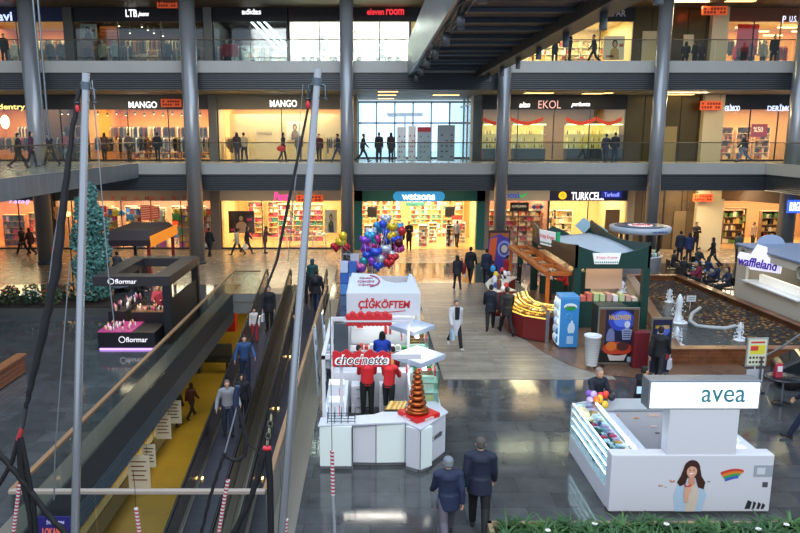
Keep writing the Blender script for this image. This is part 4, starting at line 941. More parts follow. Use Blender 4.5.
# display wing on the left
m = MB(); m.box((AX0+.02, AY0+.28, .0), (AX0+.62, 15.1, .42)); m.prism([(AX0+.02, 15.1), (AX0+.62, 15.1), (AX0+.85, 15.45), (AX0+.45, 15.55), (AX0+.12, 15.4)], 0, 1.02); wpart('display_base', m, W1, t, bev=.02)
wpart('display_back', MB().box((AX0+.60, AY0+.28, .42), (AX0+.66, 15.1, 1.12)), W1, t)
m = MB()
for z in (.62, .80, .98): m.box((AX0+.06, AY0+.32, z), (AX0+.58, 15.08, z+.015))
wpart('display_shelf', m, M('#eef4f6', .2), t)
m = MB()
for z in (.60, .78, .96, 1.125): m.box((AX0+.05, AY0+.32, z), (AX0+.075, 15.08, z+.018))
m.box((AX0+.55, AY0+.32, 1.13), (AX0+.60, 15.08, 1.15)); wpart('light_strip', m, M('#f0faff', .4, emit=6), t)
m = MB()
for i, z in enumerate((.44, .635, .815, .995)):
    y = AY0+.4
    while y < 15.0:
        if random.random() < .85: hh = random.uniform(.05, .13); xx = AX0+.1+.08*random.random(); m.box((xx, y, z), (xx+.06, y+.07, z+hh)); m.box((xx+.2, y, z), (xx+.26, y+.07, z+hh*.8))
        y += .105
wpart('phones', m, MR(['#101214', '#e8e8e8', '#2a6a5a', '#c84a6a', '#3a5aa8', '#e8a03a', '#1c1c20', '#a8c8d8']), t, stuff=True)
wpart('display_glass', MB().box((AX0+.02, AY0+.28, .42), (AX0+.03, 15.1, 1.14)).box((AX0+.02, AY0+.28, 1.14), (AX0+.62, 15.1, 1.15)), MG('#e8f6f8', .03), t)
m = MB()
for k in range(16): y = AY0+.5+k*.155; m.box((AX0+.12, y, 1.0), (AX0+.3, y+.1, 1.05)); m.box((AX0+.36, y+.03, 1.0), (AX0+.5, y+.12, 1.07))
wpart('leaflets', m, MR(['#e83a6a', '#f0f0f0', '#d8a8c8', '#3a3a40', '#e89a3a', '#e8e8f8']), t, stuff=True)
# back counter and its inner face
wpart('back_counter', MB().box((5.1, 15.05, 0), (7.3, 15.6, 1.0)), W1, t, bev=.015)
wpart('worktop', MB().box((5.05, 15.0, 1.0), (7.35, 15.65, 1.04)), M('#aab0b6', .3), t)
m = MB()
for a, b, c, d in ((5.35, .82, .2, .06), (5.9, .80, .1, .03), (6.2, .85, .25, .05), (5.7, .6, .02, .02), (5.35, .5, .2, .015), (5.35, .35, .25, .015), (6.3, .6, .12, .02), (6.4, .45, .1, .015)): m.box((a, 15.035, b), (a+c, 15.05, b+d))
wpart('pinned_notes', m, MR(['#f03a7a', '#2a2a2e', '#e8a060', '#8a8a90', '#f0d0c0']), t, stuff=True)
wpart('right_counter', MB().box((7.0, AY0+.28, 0), (7.5, 14.95, .95)), W1, t, bev=.015)
wpart('right_worktop', MB().box((6.9, AY0+.28, .95), (7.55, 15.0, .99)), M('#cdd3da', .25), t)
m = MB()
for k in range(6): m.box((7.05+.05*(k % 2), 13.0+k*.28, .99), (7.35, 13.18+k*.28, 1.02+.05*(k % 3)))
wpart('paper_stack', m, MR(['#e8eef8', '#c8d4e8', '#f4f4f4', '#20222a']), t, stuff=True)
wpart('inner_shelf', MB().box((5.15, 12.7, .9), (5.42, 15.0, .96)), M('#c4cedd', .3), t)
# tower and sign box
wpart('tower', MB().box((5.50, AY0+.02, 1.2), (6.78, AY0+.30, 2.12)), W1, t, bev=.01)
sg = wpart('sign_box', MB().box((5.07, AY0+.0, 2.09), (7.12, AY0+.34, 2.64)), M('#7d848c', .35, .5), t, bev=.015)
wpart('sign_face', MB().box((5.11, AY0-.015, 2.12), (7.08, AY0+.0, 2.60)), M('#f4f8fc', .4, emit=1.25), t)
L = Vector(t.location)
lettering('avea', M('#3f8088', .5), t, Vector((6.43, AY0-.025, 2.36))-L, width=.80, height=.25, ext=.004, bold=.006)
m = MB()
for k in range(3):
    pts = [(5.36+.5*q/8, 2.36+.05*k+.08*math.sin(PI*q/8)) for q in range(9)]; m.plate(pts+[(x, z-.018) for x, z in pts[::-1]], AY0-.022, AY0-.016)
wpart('sign_swirl', m, M('#e8b0c8', .5, emit=.5), t)
Z = AY0-.004
def decal(name, pts, col, dy=0.0, par=None): wpart(name, MB().plate(pts, Z-.002-dy, Z-dy), M(col, .5), par or fp_)
def circ(cx, cz, rx, rz, n=18, a0=0, a1=2*PI): return [(cx+rx*math.cos(a0+(a1-a0)*k/n), cz+rz*math.sin(a0+(a1-a0)*k/n)) for k in range(n)]
wx = 5.98
decal('printed_shirt', [(wx-.26, .07), (wx+.25, .07), (wx+.31, .40), (wx+.24, .60), (wx+.10, .68), (wx-.08, .68), (wx-.25, .60), (wx-.30, .38)], '#a9c3d6')
decal('printed_blouse', [(wx-.07, .07), (wx+.12, .07), (wx+.17, .45), (wx+.08, .66), (wx-.06, .66), (wx-.05, .4)], '#cdbfae', .003)
decal('printed_hair', circ(wx, .92, .155, .185)+[], '#3c211b', .005)
decal('printed_hair', [(wx-.155, .93), (wx-.20, .78), (wx-.26, .66), (wx-.20, .58), (wx-.10, .62), (wx-.06, .8)], '#3c211b', .0052)
decal('printed_hair', [(wx+.155, .93), (wx+.19, .78), (wx+.27, .66), (wx+.25, .52), (wx+.14, .56), (wx+.06, .8)], '#3c211b', .0054)
decal('printed_neck', [(wx-.04, .78), (wx+.05, .78), (wx+.08, .64), (wx+.01, .56), (wx-.06, .64)], '#c98f76', .007)
decal('printed_face', circ(wx, .88, .095, .125), '#d6a288', .009)
decal('printed_fringe', [(wx-.10, .90), (wx-.09, 1.0), (wx, 1.04), (wx+.10, .99), (wx+.105, .90), (wx+.06, .965), (wx-.02, .985), (wx-.07, .95)], '#3c211b', .011)
for s in (-1, 1): decal('printed_eye', circ(wx+s*.037, .895, .017, .008, 8), '#2a1a18', .012); decal('printed_brow', [(wx+s*.018, .925), (wx+s*.06, .925), (wx+s*.04, .935)][::s], '#3c211b', .012)
decal('printed_smile', circ(wx, .832, .042, .018, 12), '#f0e4e0', .012); decal('printed_lip', circ(wx, .822, .045, .010, 12, PI, 2*PI)[::1]+[(wx+.045, .832), (wx, .818)], '#b0403c', .0135)
decal('printed_hand', [(wx-.09, .26), (wx-.03, .26), (wx-.02, .44), (wx+.03, .52), (wx-.03, .57), (wx-.11, .56), (wx-.12, .44)], '#d6a288', .013)
for i, (cx, cz, r, c) in enumerate(((wx-.56, .60, .035, '#c46a3a'), (wx-.35, .69, .045, '#c8753a'), (wx-.06, .60, .06, '#c83a2c'), (wx+.33, .68, .022, '#2a2a2a'), (wx-.47, .57, .018, '#7a9a3a'))):
    decal('printed_butterfly', [(cx, cz-r*.3), (cx-r, cz+r*.7), (cx-r*.9, cz-r*.4), (cx, cz-r*.5), (cx+r*.9, cz-r*.4), (cx+r, cz+r*.6)], c, .014)
for i, c in enumerate(('#c8402e', '#d87a30', '#3a9a50', '#3a5ab8')):
    zz = .86-.045*i; ps = [(6.52+.42*k/7+.03*i, zz+.07*math.sin(PI*k/9)) for k in range(8-i)]; decal('rainbow_stroke', ps+[(x+.01, z-.05) for x, z in ps[::-1]], c, .002+i*.0005)
wpart('hatch', MB().box((7.14, Z-.01, .78), (7.48, Z, 1.0)), M('#9aa2aa', .4), t); wpart('hatch_recess', MB().box((7.19, Z-.012, .82), (7.34, Z-.009, .95)), M('#c8ced4', .4), t)
decal('printed_code_box', [(7.32, .56), (7.42, .56), (7.42, .66), (7.32, .66)], '#4a4e54')
for k, (cx, w) in enumerate(((7.08, .10), (7.19, .04), (7.28, .05), (7.36, .05))): decal('printed_mark', [(cx-w/2, .12), (cx+w/2, .12), (cx+w/2+.03, .26-.02*k), (cx, .30-.02*k)], '#2a2c30')
# gift bundle on the display end
t = thing('toy_bundle', 'colourful bundle of wrapped toys on the back end of the phone display', 'toys', (5.15, 15.25, 1.03))
cols = ['#e84a2a', '#8a5ac0', '#e8c040', '#e03a5a', '#c8b0e0', '#2a2a30', '#f0f0f0', '#e87a2a']
for i in range(14):
    a = i*2.4; r = .05+.018*i; part('toy', MB().ball((r*math.cos(a), r*math.sin(a)*.8, .08+.045*(i % 5)), (.08, .07, .075+.02*(i % 3)), 10), M(cols[i % 8], .6), t)
# ---- sweets stand with the chocolate fountain
t = thing('chocolate_stand', 'white chocolate fountain stand with lit front panels and a red lettered sign', 'food stand', (.2, 16.0, 0))
pA = at(320, 470); pB = at(352, 470); pC = at(353, 466); pD = at(376, 466.5); pE = at(405, 466); pF = at(420, 474); pG = at(445, 455)
def wallseg(name, a, b, z0, z1, th, mat, par, lab=None):
    d = (b-a); d.z = 0; L = d.length; d.normalize(); n = Vector((-d.y, d.x, 0))
    m = MB(); m.prism([(a.x, a.y), (b.x, b.y), (b.x+n.x*th, b.y+n.y*th), (a.x+n.x*th, a.y+n.y*th)], z0, z1); return wpart(name, m, mat, par, lab, bev=.01)
glowW = M('#dce6e4', .35, emit=.03, ecol='#bfe8d4')
for a, b in ((pA, pB), (pC, pD), (pD, pE), (pE, pF)):
    wallseg('front_panel', a, b, .08, .98, .35, glowW if a is not pC else W1, t); wpart('seam', MB().box((b.x-.008, b.y-.012, .08), (b.x+.008, b.y+.0, .96)), M('#5a6068', .5), t); wallseg('plinth', a+Vector((0, .05, 0)), b+Vector((0, .05, 0)), 0, .08, .3, M('#6f7479', .4), t)
wallseg('side_panel', pF, pG, .08, .98, .35, W1, t); wallseg('plinth', pF+Vector((-.05, .05, 0)), pG+Vector((-.05, .0, 0)), 0, .08, .3, M('#6f7479', .4), t)
m = MB(); m.prism([(pA.x-.03, pA.y-.03), (pE.x, pE.y-.03), (pF.x, pF.y-.05), (pG.x+.05, pG.y), (pG.x-.2, pG.y+.75), (pD.x+.35, pD.y+.75), (pD.x-.05, pD.y+.42), (pA.x, pA.y+.42)], .98, 1.02); wpart('countertop', m, M('#c4cad2', .3), t, bev=.008)
mid = (pF+pG)/2; ang = math.atan2(pG.y-pF.y, pG.x-pF.x); L = Vector(t.location)
lettering('Choc nette', M('#55585e', .5), t, mid+Vector((math.sin(ang)*.01+.004, -math.cos(ang)*.01-.004, .62))-L, width=.74, height=.15, rz=ang, shear=.3, ext=.004, bold=.01)
# right display wing behind the fountain with two glass cabinets
wpart('side_counter', MB().box((.95, 15.3, 0), (1.6, 19.38, .98)), W1, t, bev=.01)
wpart('display_screen', MB().box((1.605, 15.5, .25), (1.63, 16.9, .9)), M('#a8d8c8', .4, emit=.35), t)
wpart('rear_counter', MB().box((-.95, 17.75, 0), (.95, 18.2, .95)), W1, t, bev=.01)
wpart('left_counter', MB().box((-1.05, 14.6, 0), (-.55, 17.6, .80)), M('#c6d0de', .3), t, bev=.01)
for yy in (15.5, 18.15):
    cb = wpart('glass_cabinet', MB().box((.98, yy, .98), (1.0, yy+1.2, 1.75)).box((1.55, yy, .98), (1.57, yy+1.2, 1.75)).box((.98, yy, .98), (1.57, yy+.02, 1.75)).box((.98, yy+1.18, .98), (1.57, yy+1.2, 1.75)), MG('#e4f4ee', .06), t)
    rf = MB(); cx, cy = 1.15, yy+.6; r = .76
    rf.prism([(cx-r*.82, cy), (cx, cy-r*.95), (cx+r*.82, cy), (cx, cy+r*.95)], 1.84, 1.97); wpart('cabinet_roof', rf, M('#aab6c8', .4), t, bev=.015)
    m = MB()
    for k in range(4): m.box((cx-.32, cy-.5+k*.3, 1.66), (cx-.29, cy-.25+k*.3, 1.77)); m.box((cx+.33, cy-.5+k*.3, 1.6), (cx+.36, cy-.25+k*.3, 1.77))
    wpart('hanging_card', m, MR(['#c83040', '#f0e8e8', '#d85060', '#8a5a40', '#e8d8c8']), t, stuff=True)
    m = MB()
    for r_ in range(3):
        for k in range(9): m.box((1.02+.06*(k % 3), yy+.06+k*.12, .99+.24*r_), (1.46, yy+.14+k*.12, .99+.24*r_+random.uniform(.08, .2)))
    wpart('sweets', m, MR(['#3aa060', '#f0f4f0', '#d8e8d0', '#c83a3a', '#e8c860', '#a8d8c0', '#7a4a2a']), t, stuff=True)
    m = MB()
    for z in (1.22, 1.46): m.box((1.0, yy+.02, z), (1.55, yy+1.18, z+.012))
    wpart('cabinet_shelf', m, M('#e0f0ea', .2), t)
    wpart('cabinet_lamp', MB().box((1.2, yy+.1, 1.74), (1.3, yy+1.1, 1.765)), M('#f4fff8', .4, emit=5), t)
# frame of posts and beams
def post(p, z0, z1, r=.035): wpart('post', MB().box((p[0]-r, p[1]-r, z0), (p[0]+r, p[1]+r, z1)), W1, t)
for p in ((-1.0, 14.7), (-.98, 17.7), (-.62, 14.7), (1.0, 17.9)): post(p, .98 if p[0] > .5 else .8, 2.38)
wpart('beam', MB().box((-1.04, 14.66, 2.30), (1.1, 14.74, 2.40)), W1, t); wpart('beam', MB().box((-1.04, 14.66, 2.30), (-.96, 17.9, 2.38)), W1, t); wpart('beam', MB().box((-1.04, 17.85, 2.30), (1.1, 17.93, 2.40)), W1, t)
sgn = wpart('lettered_sign', MB().plate([(-.80+1.25*k/24, 2.485+.03*math.sin(k*1.3)+(.03 if k in (4, 5, 6, 14, 15, 16) else 0)) for k in range(25)]+[(.45-1.25*k/24, 2.18+.03*math.sin(k*2.1)) for k in range(25)], 14.56, 14.62), M('#c8242c', .5), t)
lettering("choc'nette", M('#f2f4f6', .5, emit=.2), t, Vector((-.17, 14.55, 2.33))-L, width=1.16, height=.24, shear=.25, bold=.055, ext=.004)
lettering("choc'nette", M('#1c1014', .5), t, Vector((-.17, 14.54, 2.33))-L, width=1.08, height=.20, shear=.25, bold=.0, ext=.004)
m = MB()
for k in range(11): m.ball((-.55+k*.105, 17.80, 2.40+(.10 if k % 2 else .04)), (.085, .03, .09), 10); m.ball((-.55+k*.105, 17.80, 2.24), (.07, .03, .06), 8)
m.box((-.6, 17.78, 2.22), (.56, 17.82, 2.44)); wpart('scalloped_board', m, M('#c8242c', .5), t)
wpart('board_rail', MB().box((-.68, 17.72, 2.31), (1.1, 17.76, 2.35)), W1, t)
# fountain
f = thing('chocolate_fountain', 'tall copper-coloured tiered chocolate fountain on a red tray', 'chocolate fountain', (1.02, 14.62, 1.02))
part('tray', MB().prism([(-.42, .12), (-.03, -.42), (.50, -.02), (.12, .48)], 0, .10), M('#d01c1c', .4), f, bev=.01)
lettering('choc', M('#f4e8e8', .5), f, (-.24, -.20, .05), width=.26, rz=-.95, shear=.3, ext=.003); lettering('nette', M('#f4e8e8', .5), f, (.25, -.235, .05), width=.26, rz=.65, shear=.3, ext=.003)
cop = M('#a4552a', .22, .85)
part('basin', MB().lathe([(.10, .10), (.25, .11), (.27, .17), (.24, .19), (.08, .17)], n=24), cop, f)
z = .16
for k, r in enumerate((.225, .205, .18, .16, .14, .12, .10)):
    part('tier', MB().lathe([(r*.55, z), (r*.95, z+.012), (r, z+.045), (r*.92, z+.075), (r*.5, z+.10), (r*.42, z+.128)], n=24), cop, f); z += .122 if k < 3 else .112
part('crown', MB().lathe([(.05, z), (.085, z+.03), (.05, z+.06), (.02, z+.11)], n=16), cop, f)
t2 = thing('cake_tower', 'golden stack of round cakes inside the rear glass cabinet', 'cake', (1.22, 16.95, .98)); 
for k in range(4): part('cake', MB().lathe([(.13, k*.15), (.15, k*.15+.03), (.15, k*.15+.10), (.12, k*.15+.145)], n=18), M('#d89a3c', .5), t2)
t2 = thing('skewer_tray', 'tray of golden fruit skewers behind the fountain', 'tray', (.55, 15.05, 1.02)); part('tray', MB().box((-.25, -.15, 0), (.25, .15, .02)), BLACK, t2)
m = MB()
for k in range(16): a = k*.4; m.tube([(-.2+.025*k, -.1, .03), (-.1+.025*k, .1+.02*(k % 3), .13)], .018, 6)
part('skewers', m, MR(['#d8b050', '#b88a3a', '#e8cc80']), t2, stuff=True)
# odds and ends inside the stand
for (x, y, w, h, lab, c) in ((-.92, 16.2, .36, .45, 'white paper box leaning on the left counter of the chocolate stand', '#e8ecf0'), (-.88, 15.3, .34, .36, 'white carton with a red stripe on the left counter of the chocolate stand', '#e0e4ea')):
    b = thing('carton', lab, 'box', (x+.12, y, .80)); part('carton_body', MB().box((-w/2, -.2, 0), (w/2, .2, h)), M(c, .6), b, bev=.01); part('stripe', MB().box((w*.2, -.204, .05), (w*.32, -.2, h*.8)), M('#d04030', .5), b)
b = thing('wire_basket', 'dark wire basket under the cartons of the chocolate stand', 'basket', (-.60, 14.35, 0.985))
m = MB()
for k in range(5): m.tube([(-.3, -.1, .02+k*.06), (.28, -.1, .02+k*.06)], .008, 5); m.tube([(-.3+k*.145, -.1, .0), (-.3+k*.145, -.1, .28)], .008, 5); m.tube([(-.3+k*.145, .2, .0), (-.3+k*.145, .2, .28)], .008, 5)
part('wires', m, M('#3a4048', .4, .6), b); part('tray', MB().box((-.3, -.1, 0), (.28, .2, .012)), M('#59606a', .4), b)
for k, (x, y) in enumerate(((.0, 17.5), (.72, 17.5))):
    b = thing('drawer_box', 'grey stack of drawers standing inside the chocolate stand behind the staff', 'drawers', (x-.3, y, 0), group='drawer stacks in the chocolate stand'); part('case', MB().box((-.18, -.2, 0), (.18, .2, .75)), W2, b, bev=.01)
    for q in range(3): dr_ = part('drawer', MB().box((-.16, -.215, .03+q*.24), (.16, -.2, .24+q*.24)), M('#b8bec6', .4), b); part('handle', MB().box((-.05, -.23, .17+q*.24), (.05, -.215, .19+q*.24)), M('#6a7078', .4), dr_)
floor_piece([(-.9, 14.8, .95, 17.5)], .001, .012, M('#2a2224', .5), 'floor')
# ---- white kiosk with the red fascia lettering
t = thing('food_kiosk', 'white kebab kiosk with red lettering along its fascia and a logo board on its roof', 'kiosk', (.4, 20.9, 0))
KX0, KX1, KY0, KY1 = -.66, 1.42, 19.5, 22.4
wpart('fascia', MB().box((KX0, KY0, 2.02), (KX1, KY0+.08, 2.68)), W1, t, bev=.01); wpart('fascia', MB().box((KX1-.08, KY0+.08, 2.02), (KX1, KY1, 2.60)), W2, t)
m = MB(); rp = [at(px, py, 2.68) for px, py in ((347, 293), (418, 293), (411.5, 274), (409, 274), (407, 282.5), (395, 283), (385, 281), (376, 274.5), (352, 273))]; rp[0].x = KX0; rp[1].x = KX1
m.prism([(p.x, p.y) for p in rp], 2.62, 2.69); wpart('roof_board', m, M('#d5dce8', .5), t)
L = Vector(t.location)
lettering('ÇİĞKÖFTEM', M('#b81c22', .5, emit=.1), t, Vector((.40, KY0-.012, 2.37))-L, width=1.46, height=.34, bold=.03, shear=.12, ext=.006)
m = MB(); pts = [(.05+.95*k/10, 2.13+.06*(k/10)**2) for k in range(11)]; m.plate(pts+[(x, z-.022) for x, z in pts[::-1]], KY0-.012, KY0-.002); wpart('underline', m, M('#b81c22', .5), t)
sl = math.atan2(.55, KY1-KY0)
sl = PI/2-.02
def on_roof(x, y): return Vector((x, y, 2.70))
for k in range(3): lettering(('Çiğköftem', 'KOMAGENE', 'Çiğköfte')[k], M('#a83a5a', .5), t, on_roof(-.12, 21.55-.5*k)-L+Vector((0, 0, .0)), width=(.42, .5, .44)[k], height=.34, rx=-(PI/2-.001), bold=.01, ext=.003)
m = MB(); c = on_roof(-.1, 21.05)+Vector((0, 0, .02)); pts = [c+Vector((.38*math.cos(a), .85*math.sin(a), 0)) for a in [-1.3+2.6*k/14 for k in range(15)]]; m.tube(pts, .022, 5); wpart('logo_arc', m, M('#b04a6a', .5), t)
wpart('inner_tray', MB().box((.0, 20.6, 2.0), (KX1-.1, KY1-.1, 2.05)), M('#7a4a38', .6), t)
wpart('side_wall', MB().box((KX0, KY0+.1, 0), (KX0+.08, KY1, 2.6)), W1, t); wpart('back_wall', MB().box((KX0, KY1-.08, 0), (KX1, KY1, 2.6)), W1, t); wpart('counter', MB().box((KX0, KY0, 0), (KX1, KY0+.6, 1.0)), W1, t, bev=.01)
wpart('corner_post', MB().box((KX1-.1, KY0, 1.0), (KX1, KY0+.1, 2.02)), W1, t); wpart('corner_post', MB().box((KX0, KY0, 1.0), (KX0+.1, KY0+.1, 2.02)), W1, t)
wpart('dark_side_screen', MB().box((-1.0, 18.9, .0), (-.60, 18.96, 1.95)), M('#4a525c', .5), t)
wpart('wall_picture', MB().box((-.42, KY0+.66, 1.45), (-.14, KY0+.70, 1.85)), M('#f0f0f0', .5), t); 
m = MB(); m.box((-.38, KY0+.64, 1.5), (-.2, KY0+.66, 1.7)); m.box((.42, KY0+.64, 1.3), (.5, KY0+.66, 1.55)); m.box((.56, KY0+.64, 1.3), (.62, KY0+.66, 1.55)); wpart('printed_patch', m, MR(['#6a1a20', '#c83030', '#b02828']), t)
wpart('inner_wall', MB().box((-.55, KY0+.70, 1.0), (KX1-.1, KY0+.74, 2.02)), M('#dce4e8', .5), t)
m = MB(); 
for k in range(10): m.box((-.3+k*.15, KY0+.1, 1.0), (-.2+k*.15, KY0+.3, 1.06+.1*random.random()))
wpart('food_pots', m, MR(['#3a9a4a', '#d8e0d0', '#c83a2a', '#e8e8e8']), t, stuff=True)
area('kiosk_light', (.4, 20.2, 1.98), 1.6, .5, 25, NEUT); area('kiosk_light', (1.27, 17.2, 2.3), .4, 2.5, 16, NEUT); area('kiosk_light', (.1, 16.3, 2.28), 1.6, .2, 18, NEUT)
# side tables of the kiosk
for i, (x, y, lab) in enumerate(((-1.0, 21.6, 'white paper stack on a grey cart behind the kebab kiosk'), (-.98, 20.1, 'white cloth roll on the small table left of the kebab kiosk'))):
    b = thing('side_table', ('grey shelf cart left of the kebab kiosk', 'white side table between the kebab kiosk and the chocolate stand')[i], 'table', (x, y, 0))
    part('tabletop', MB().box((-.36, -.4, .86), (.34, .4, .9)), W1, b); part('shelf', MB().box((-.34, -.38, .4), (.32, .38, .43)), W2, b)
    for p in ((-.33, -.37), (.29, -.37), (-.33, .34), (.29, .34)): part('leg', MB().box((p[0], p[1], 0), (p[0]+.04, p[1]+.04, .86)), W2, b)
    if i == 0: solo('paper_stack', MB().box((x-.28, y-.2, .905), (x+.2, y+.25, 1.15)), M('#dfe8f4', .6), lab, 'paper', bev=.01)
    else: solo('cloth_roll', MB().tube([(x-.3, y-.2, .97), (x+.3, y+.1, 1.0)], .075, 10), M('#d0d8e8', .7), lab, 'cloth')
# glass end screens between well and stand
for i, (x, y) in enumerate(((-1.42, 18.6), (-1.30, 20.2))):
    b = thing('glass_screen', 'narrow leaning glass screen edge beside the chocolate stand', 'screen', (x, y, 0), group='glass screens beside the well')
    part('pane', MB().add([(-.02, 0, 0), (.02, 0, 0), (.02, .9, 0), (-.02, .9, 0), (-.12, 0, 1.9), (-.08, 0, 1.9), (-.08, .5, 1.9), (-.12, .5, 1.9)], [(0, 3, 2, 1), (4, 5, 6, 7), (0, 1, 5, 4), (1, 2, 6, 5), (2, 3, 7, 6), (3, 0, 4, 7)]), MG('#d8e8f0', .25), b)
    part('edge_bar', MB().tube([(0, 0, 0), (-.1, 0, 1.9)], .025, 6), M('#b8c4d0', .3, .3), b)
# ---- balloons
t = thing('balloon_stand', 'white grid rack with price cards holding the foil balloons', 'balloon stand', (.05, 32.2, 0))
m = MB()
for k in range(6): m.tube([(-1.3+k*.45, 0, 0), (-1.3+k*.45, 0, 1.7)], .02, 6)
for z in (.1, .6, 1.1, 1.7): m.tube([(-1.3, 0, z), (.95, 0, z)], .02, 6)
part('grid', m, M('#b8bcc4', .4, .4), t); part('base', MB().box((-1.4, -.3, 0), (1.1, .3, .06)), W2, t)
part('card', MB().box((-.95, -.06, .8), (-.55, -.04, 1.7)), M('#c8ccd8', .5), t); part('card', MB().box((-1.35, -.06, .1), (-.55, -.04, .95)), M('#5a8ad0', .5), t)
bc = [('#3a5ad8', 'blue'), ('#d040a0', 'pink'), ('#48a8e0', 'light blue'), ('#c8323a', 'red'), ('#8a4ac8', 'violet'), ('#e8c83a', 'yellow'), ('#c8d0dc', 'silver'), ('#5a1c24', 'dark red'), ('#38a0a8', 'teal'), ('#e87ab8', 'rose')]
BP = [(383, 224, 0), (392, 227, 5), (378, 231, 2), (386, 233, 0), (396, 233, 6), (370, 236, 2), (377, 239, 1), (388, 241, 0), (396, 240, 0), (401, 237, 7), (365, 240, 4), (371, 246, 1), (379, 247, 1), (386, 249, 6), (394, 247, 7), (399, 243, 7), (368, 255, 0), (375, 258, 2), (381, 259, 6), (387, 257, 4), (389, 263, 3), (364, 261, 8), (372, 265, 3), (378, 266, 0), (357, 262, 1), (352, 265, 9), (360, 267, 9), (346, 247, 3), (341, 242, 5), (336, 247, 3), (343, 236, 5), (367, 248, 4), (384, 255, 0), (392, 255, 6), (398, 227, 2), (386, 219, 6), (374, 241, 8), (382, 244, 7), (391, 236, 5), (385, 229, 2), (376, 252, 0), (383, 254, 9), (390, 250, 0), (371, 232, 6), (379, 226, 2), (402, 231, 3), (399, 249, 1), (366, 251, 1), (372, 261, 4), (385, 263, 1), (393, 258, 3), (362, 268, 4)]
BX = dict(((27, ('red', 1)),))
for i, (px, py, ci) in enumerate(BP):
    Y = 32.0+.35*((i*7) % 5-2)*.7; P = av(px, py, Y); col, cn = bc[ci]
    b = thing('foil_balloon', '%s foil balloon in the bright bunch left of the teal shopfront' % cn if px > 350 else '%s foil balloon in the small separate bunch beside the column' % cn, 'balloon', P, group='%s foil balloons%s' % (cn, '' if px > 350 else ' beside the column'))
    sh = i % 3; m = MB(); r = .19+.035*(i % 3)
    if sh == 0: m.ball((0, 0, 0), (r, r*.55, r*1.1), 14)
    elif sh == 1: m.ball((0, 0, 0), (r*1.2, r*.5, r*.8), 14); m.ball((-r*.8, 0, r*.5), (r*.35, r*.25, r*.45), 8); m.ball((r*.8, 0, r*.5), (r*.35, r*.25, r*.45), 8)
    else: m.ball((-r*.42, 0, r*.2), (r*.6, r*.4, r*.6), 12); m.ball((r*.42, 0, r*.2), (r*.6, r*.4, r*.6), 12); m.lathe([(.02, -r), (r*.8, r*.05), (r*.6, r*.3)], n=12, sy=.5)
    bb_ = part('balloon_body', m, M(col, .22, .45), b)
    part('ribbon', MB().tube([(0, 0, -r), (.02, .02, -r-.3), ((.15-P.x)*.3, (32.2-P.y)*.5, min(-r-.4, -(P.z-1.2)*.6))], .008, 4), M('#e8e8e8', .5), bb_)
t = thing('boxed_toys', 'blue and white toy boxes stacked under the balloons', 'boxes', (xat(348, 31.4, 1), 31.4, 0))
for i in range(6): part('toy_box', MB().box((-.35+.38*(i % 2), -.2, .02+.5*(i//2)), (.0+.38*(i % 2), .15, .5+.5*(i//2))), M(['#5a90d8', '#c8d8f0', '#3a6ac0'][i % 3], .5), t, bev=.01)
# ---- green kiosk
t = thing('doughnut_kiosk', 'dark green doughnut kiosk with a wavy roof edge and white lettered signs', 'kiosk', (8.8, 28.8, 0))
GX0, GX1, GY0, GY1 = 7.45, 10.15, 25.4, 32.4; gm = M('#123c35', .45)
def wavy(x0, y0, x1, y1, n=12, zb=2.28, base=3.02, prof=None):
    m = MB(); dx, dy = x1-x0, y1-y0; L = math.hypot(dx, dy); nx, ny = -dy/L*.08, dx/L*.08; vs = []
    for k in range(n+1):
        u = k/n; zt = base+prof(u); x, y = x0+dx*u, y0+dy*u; vs += [(x, y, zb), (x, y, zt), (x+nx, y+ny, zb), (x+nx, y+ny, zt)]
    fs = []
    for k in range(n): a = 4*k; b = a+4; fs += [(a, b, b+1, a+1), (a+2, a+3, b+3, b+2), (a+1, b+1, b+3, a+3), (a, a+2, b+2, b)]
    fs += [(0, 1, 3, 2), (4*n, 4*n+2, 4*n+3, 4*n+1)]; return m.add(vs, fs)
pf = lambda u: .34*abs(2*u-1)**1.6-.22
TB = (2.9, 2.62, 2.97, 2.8, 2.55, 2.5, 3.0)
def pk(u): i = min(5, int(u*6)); return TB[i]+(TB[i+1]-TB[i])*(u*6-i)
wpart('roof_band', wavy(GX0, GY0, GX1, GY0, prof=pf), gm, t); wpart('roof_band', wavy(GX0, GY1, GX0, GY0, prof=lambda u: .32*abs(2*u-1)**1.5-.18), M('#26332c', .45), t)
wpart('roof_band', wavy(GX1, GY1, GX0, GY1, base=0, prof=lambda u: pk(1-u)), gm, t); wpart('roof_band', wavy(GX1, GY0, GX1, GY1, prof=lambda u: .32*abs(2*u-1)**1.5-.1), gm, t)
m = MB(); n = 8; vs = [(GX0+.08+(GX1-GX0-.16)*i/n, GY0+.08+(GY1-GY0-.16)*j/n, 2.55+.10*math.sin(PI*j/n)+.12*abs(2*i/n-1)) for j in range(n+1) for i in range(n+1)]
m.add(vs, [(j*(n+1)+i, j*(n+1)+i+1, (j+1)*(n+1)+i+1, (j+1)*(n+1)+i) for j in range(n) for i in range(n)], True); cn = wpart('roof_canopy', m, M('#b9c6d2', .6), t); so = cn.modifiers.new('s', 'SOLIDIFY'); so.thickness = .04
for p in ((GX0+.1, GY0+.1), (GX1-.1, GY0+.1), (GX0+.1, GY1-.1), (GX1-.1, GY1-.1)): wpart('post', MB().box((p[0]-.12, p[1]-.12, 0), (p[0]+.12, p[1]+.12, 2.3)), gm, t)
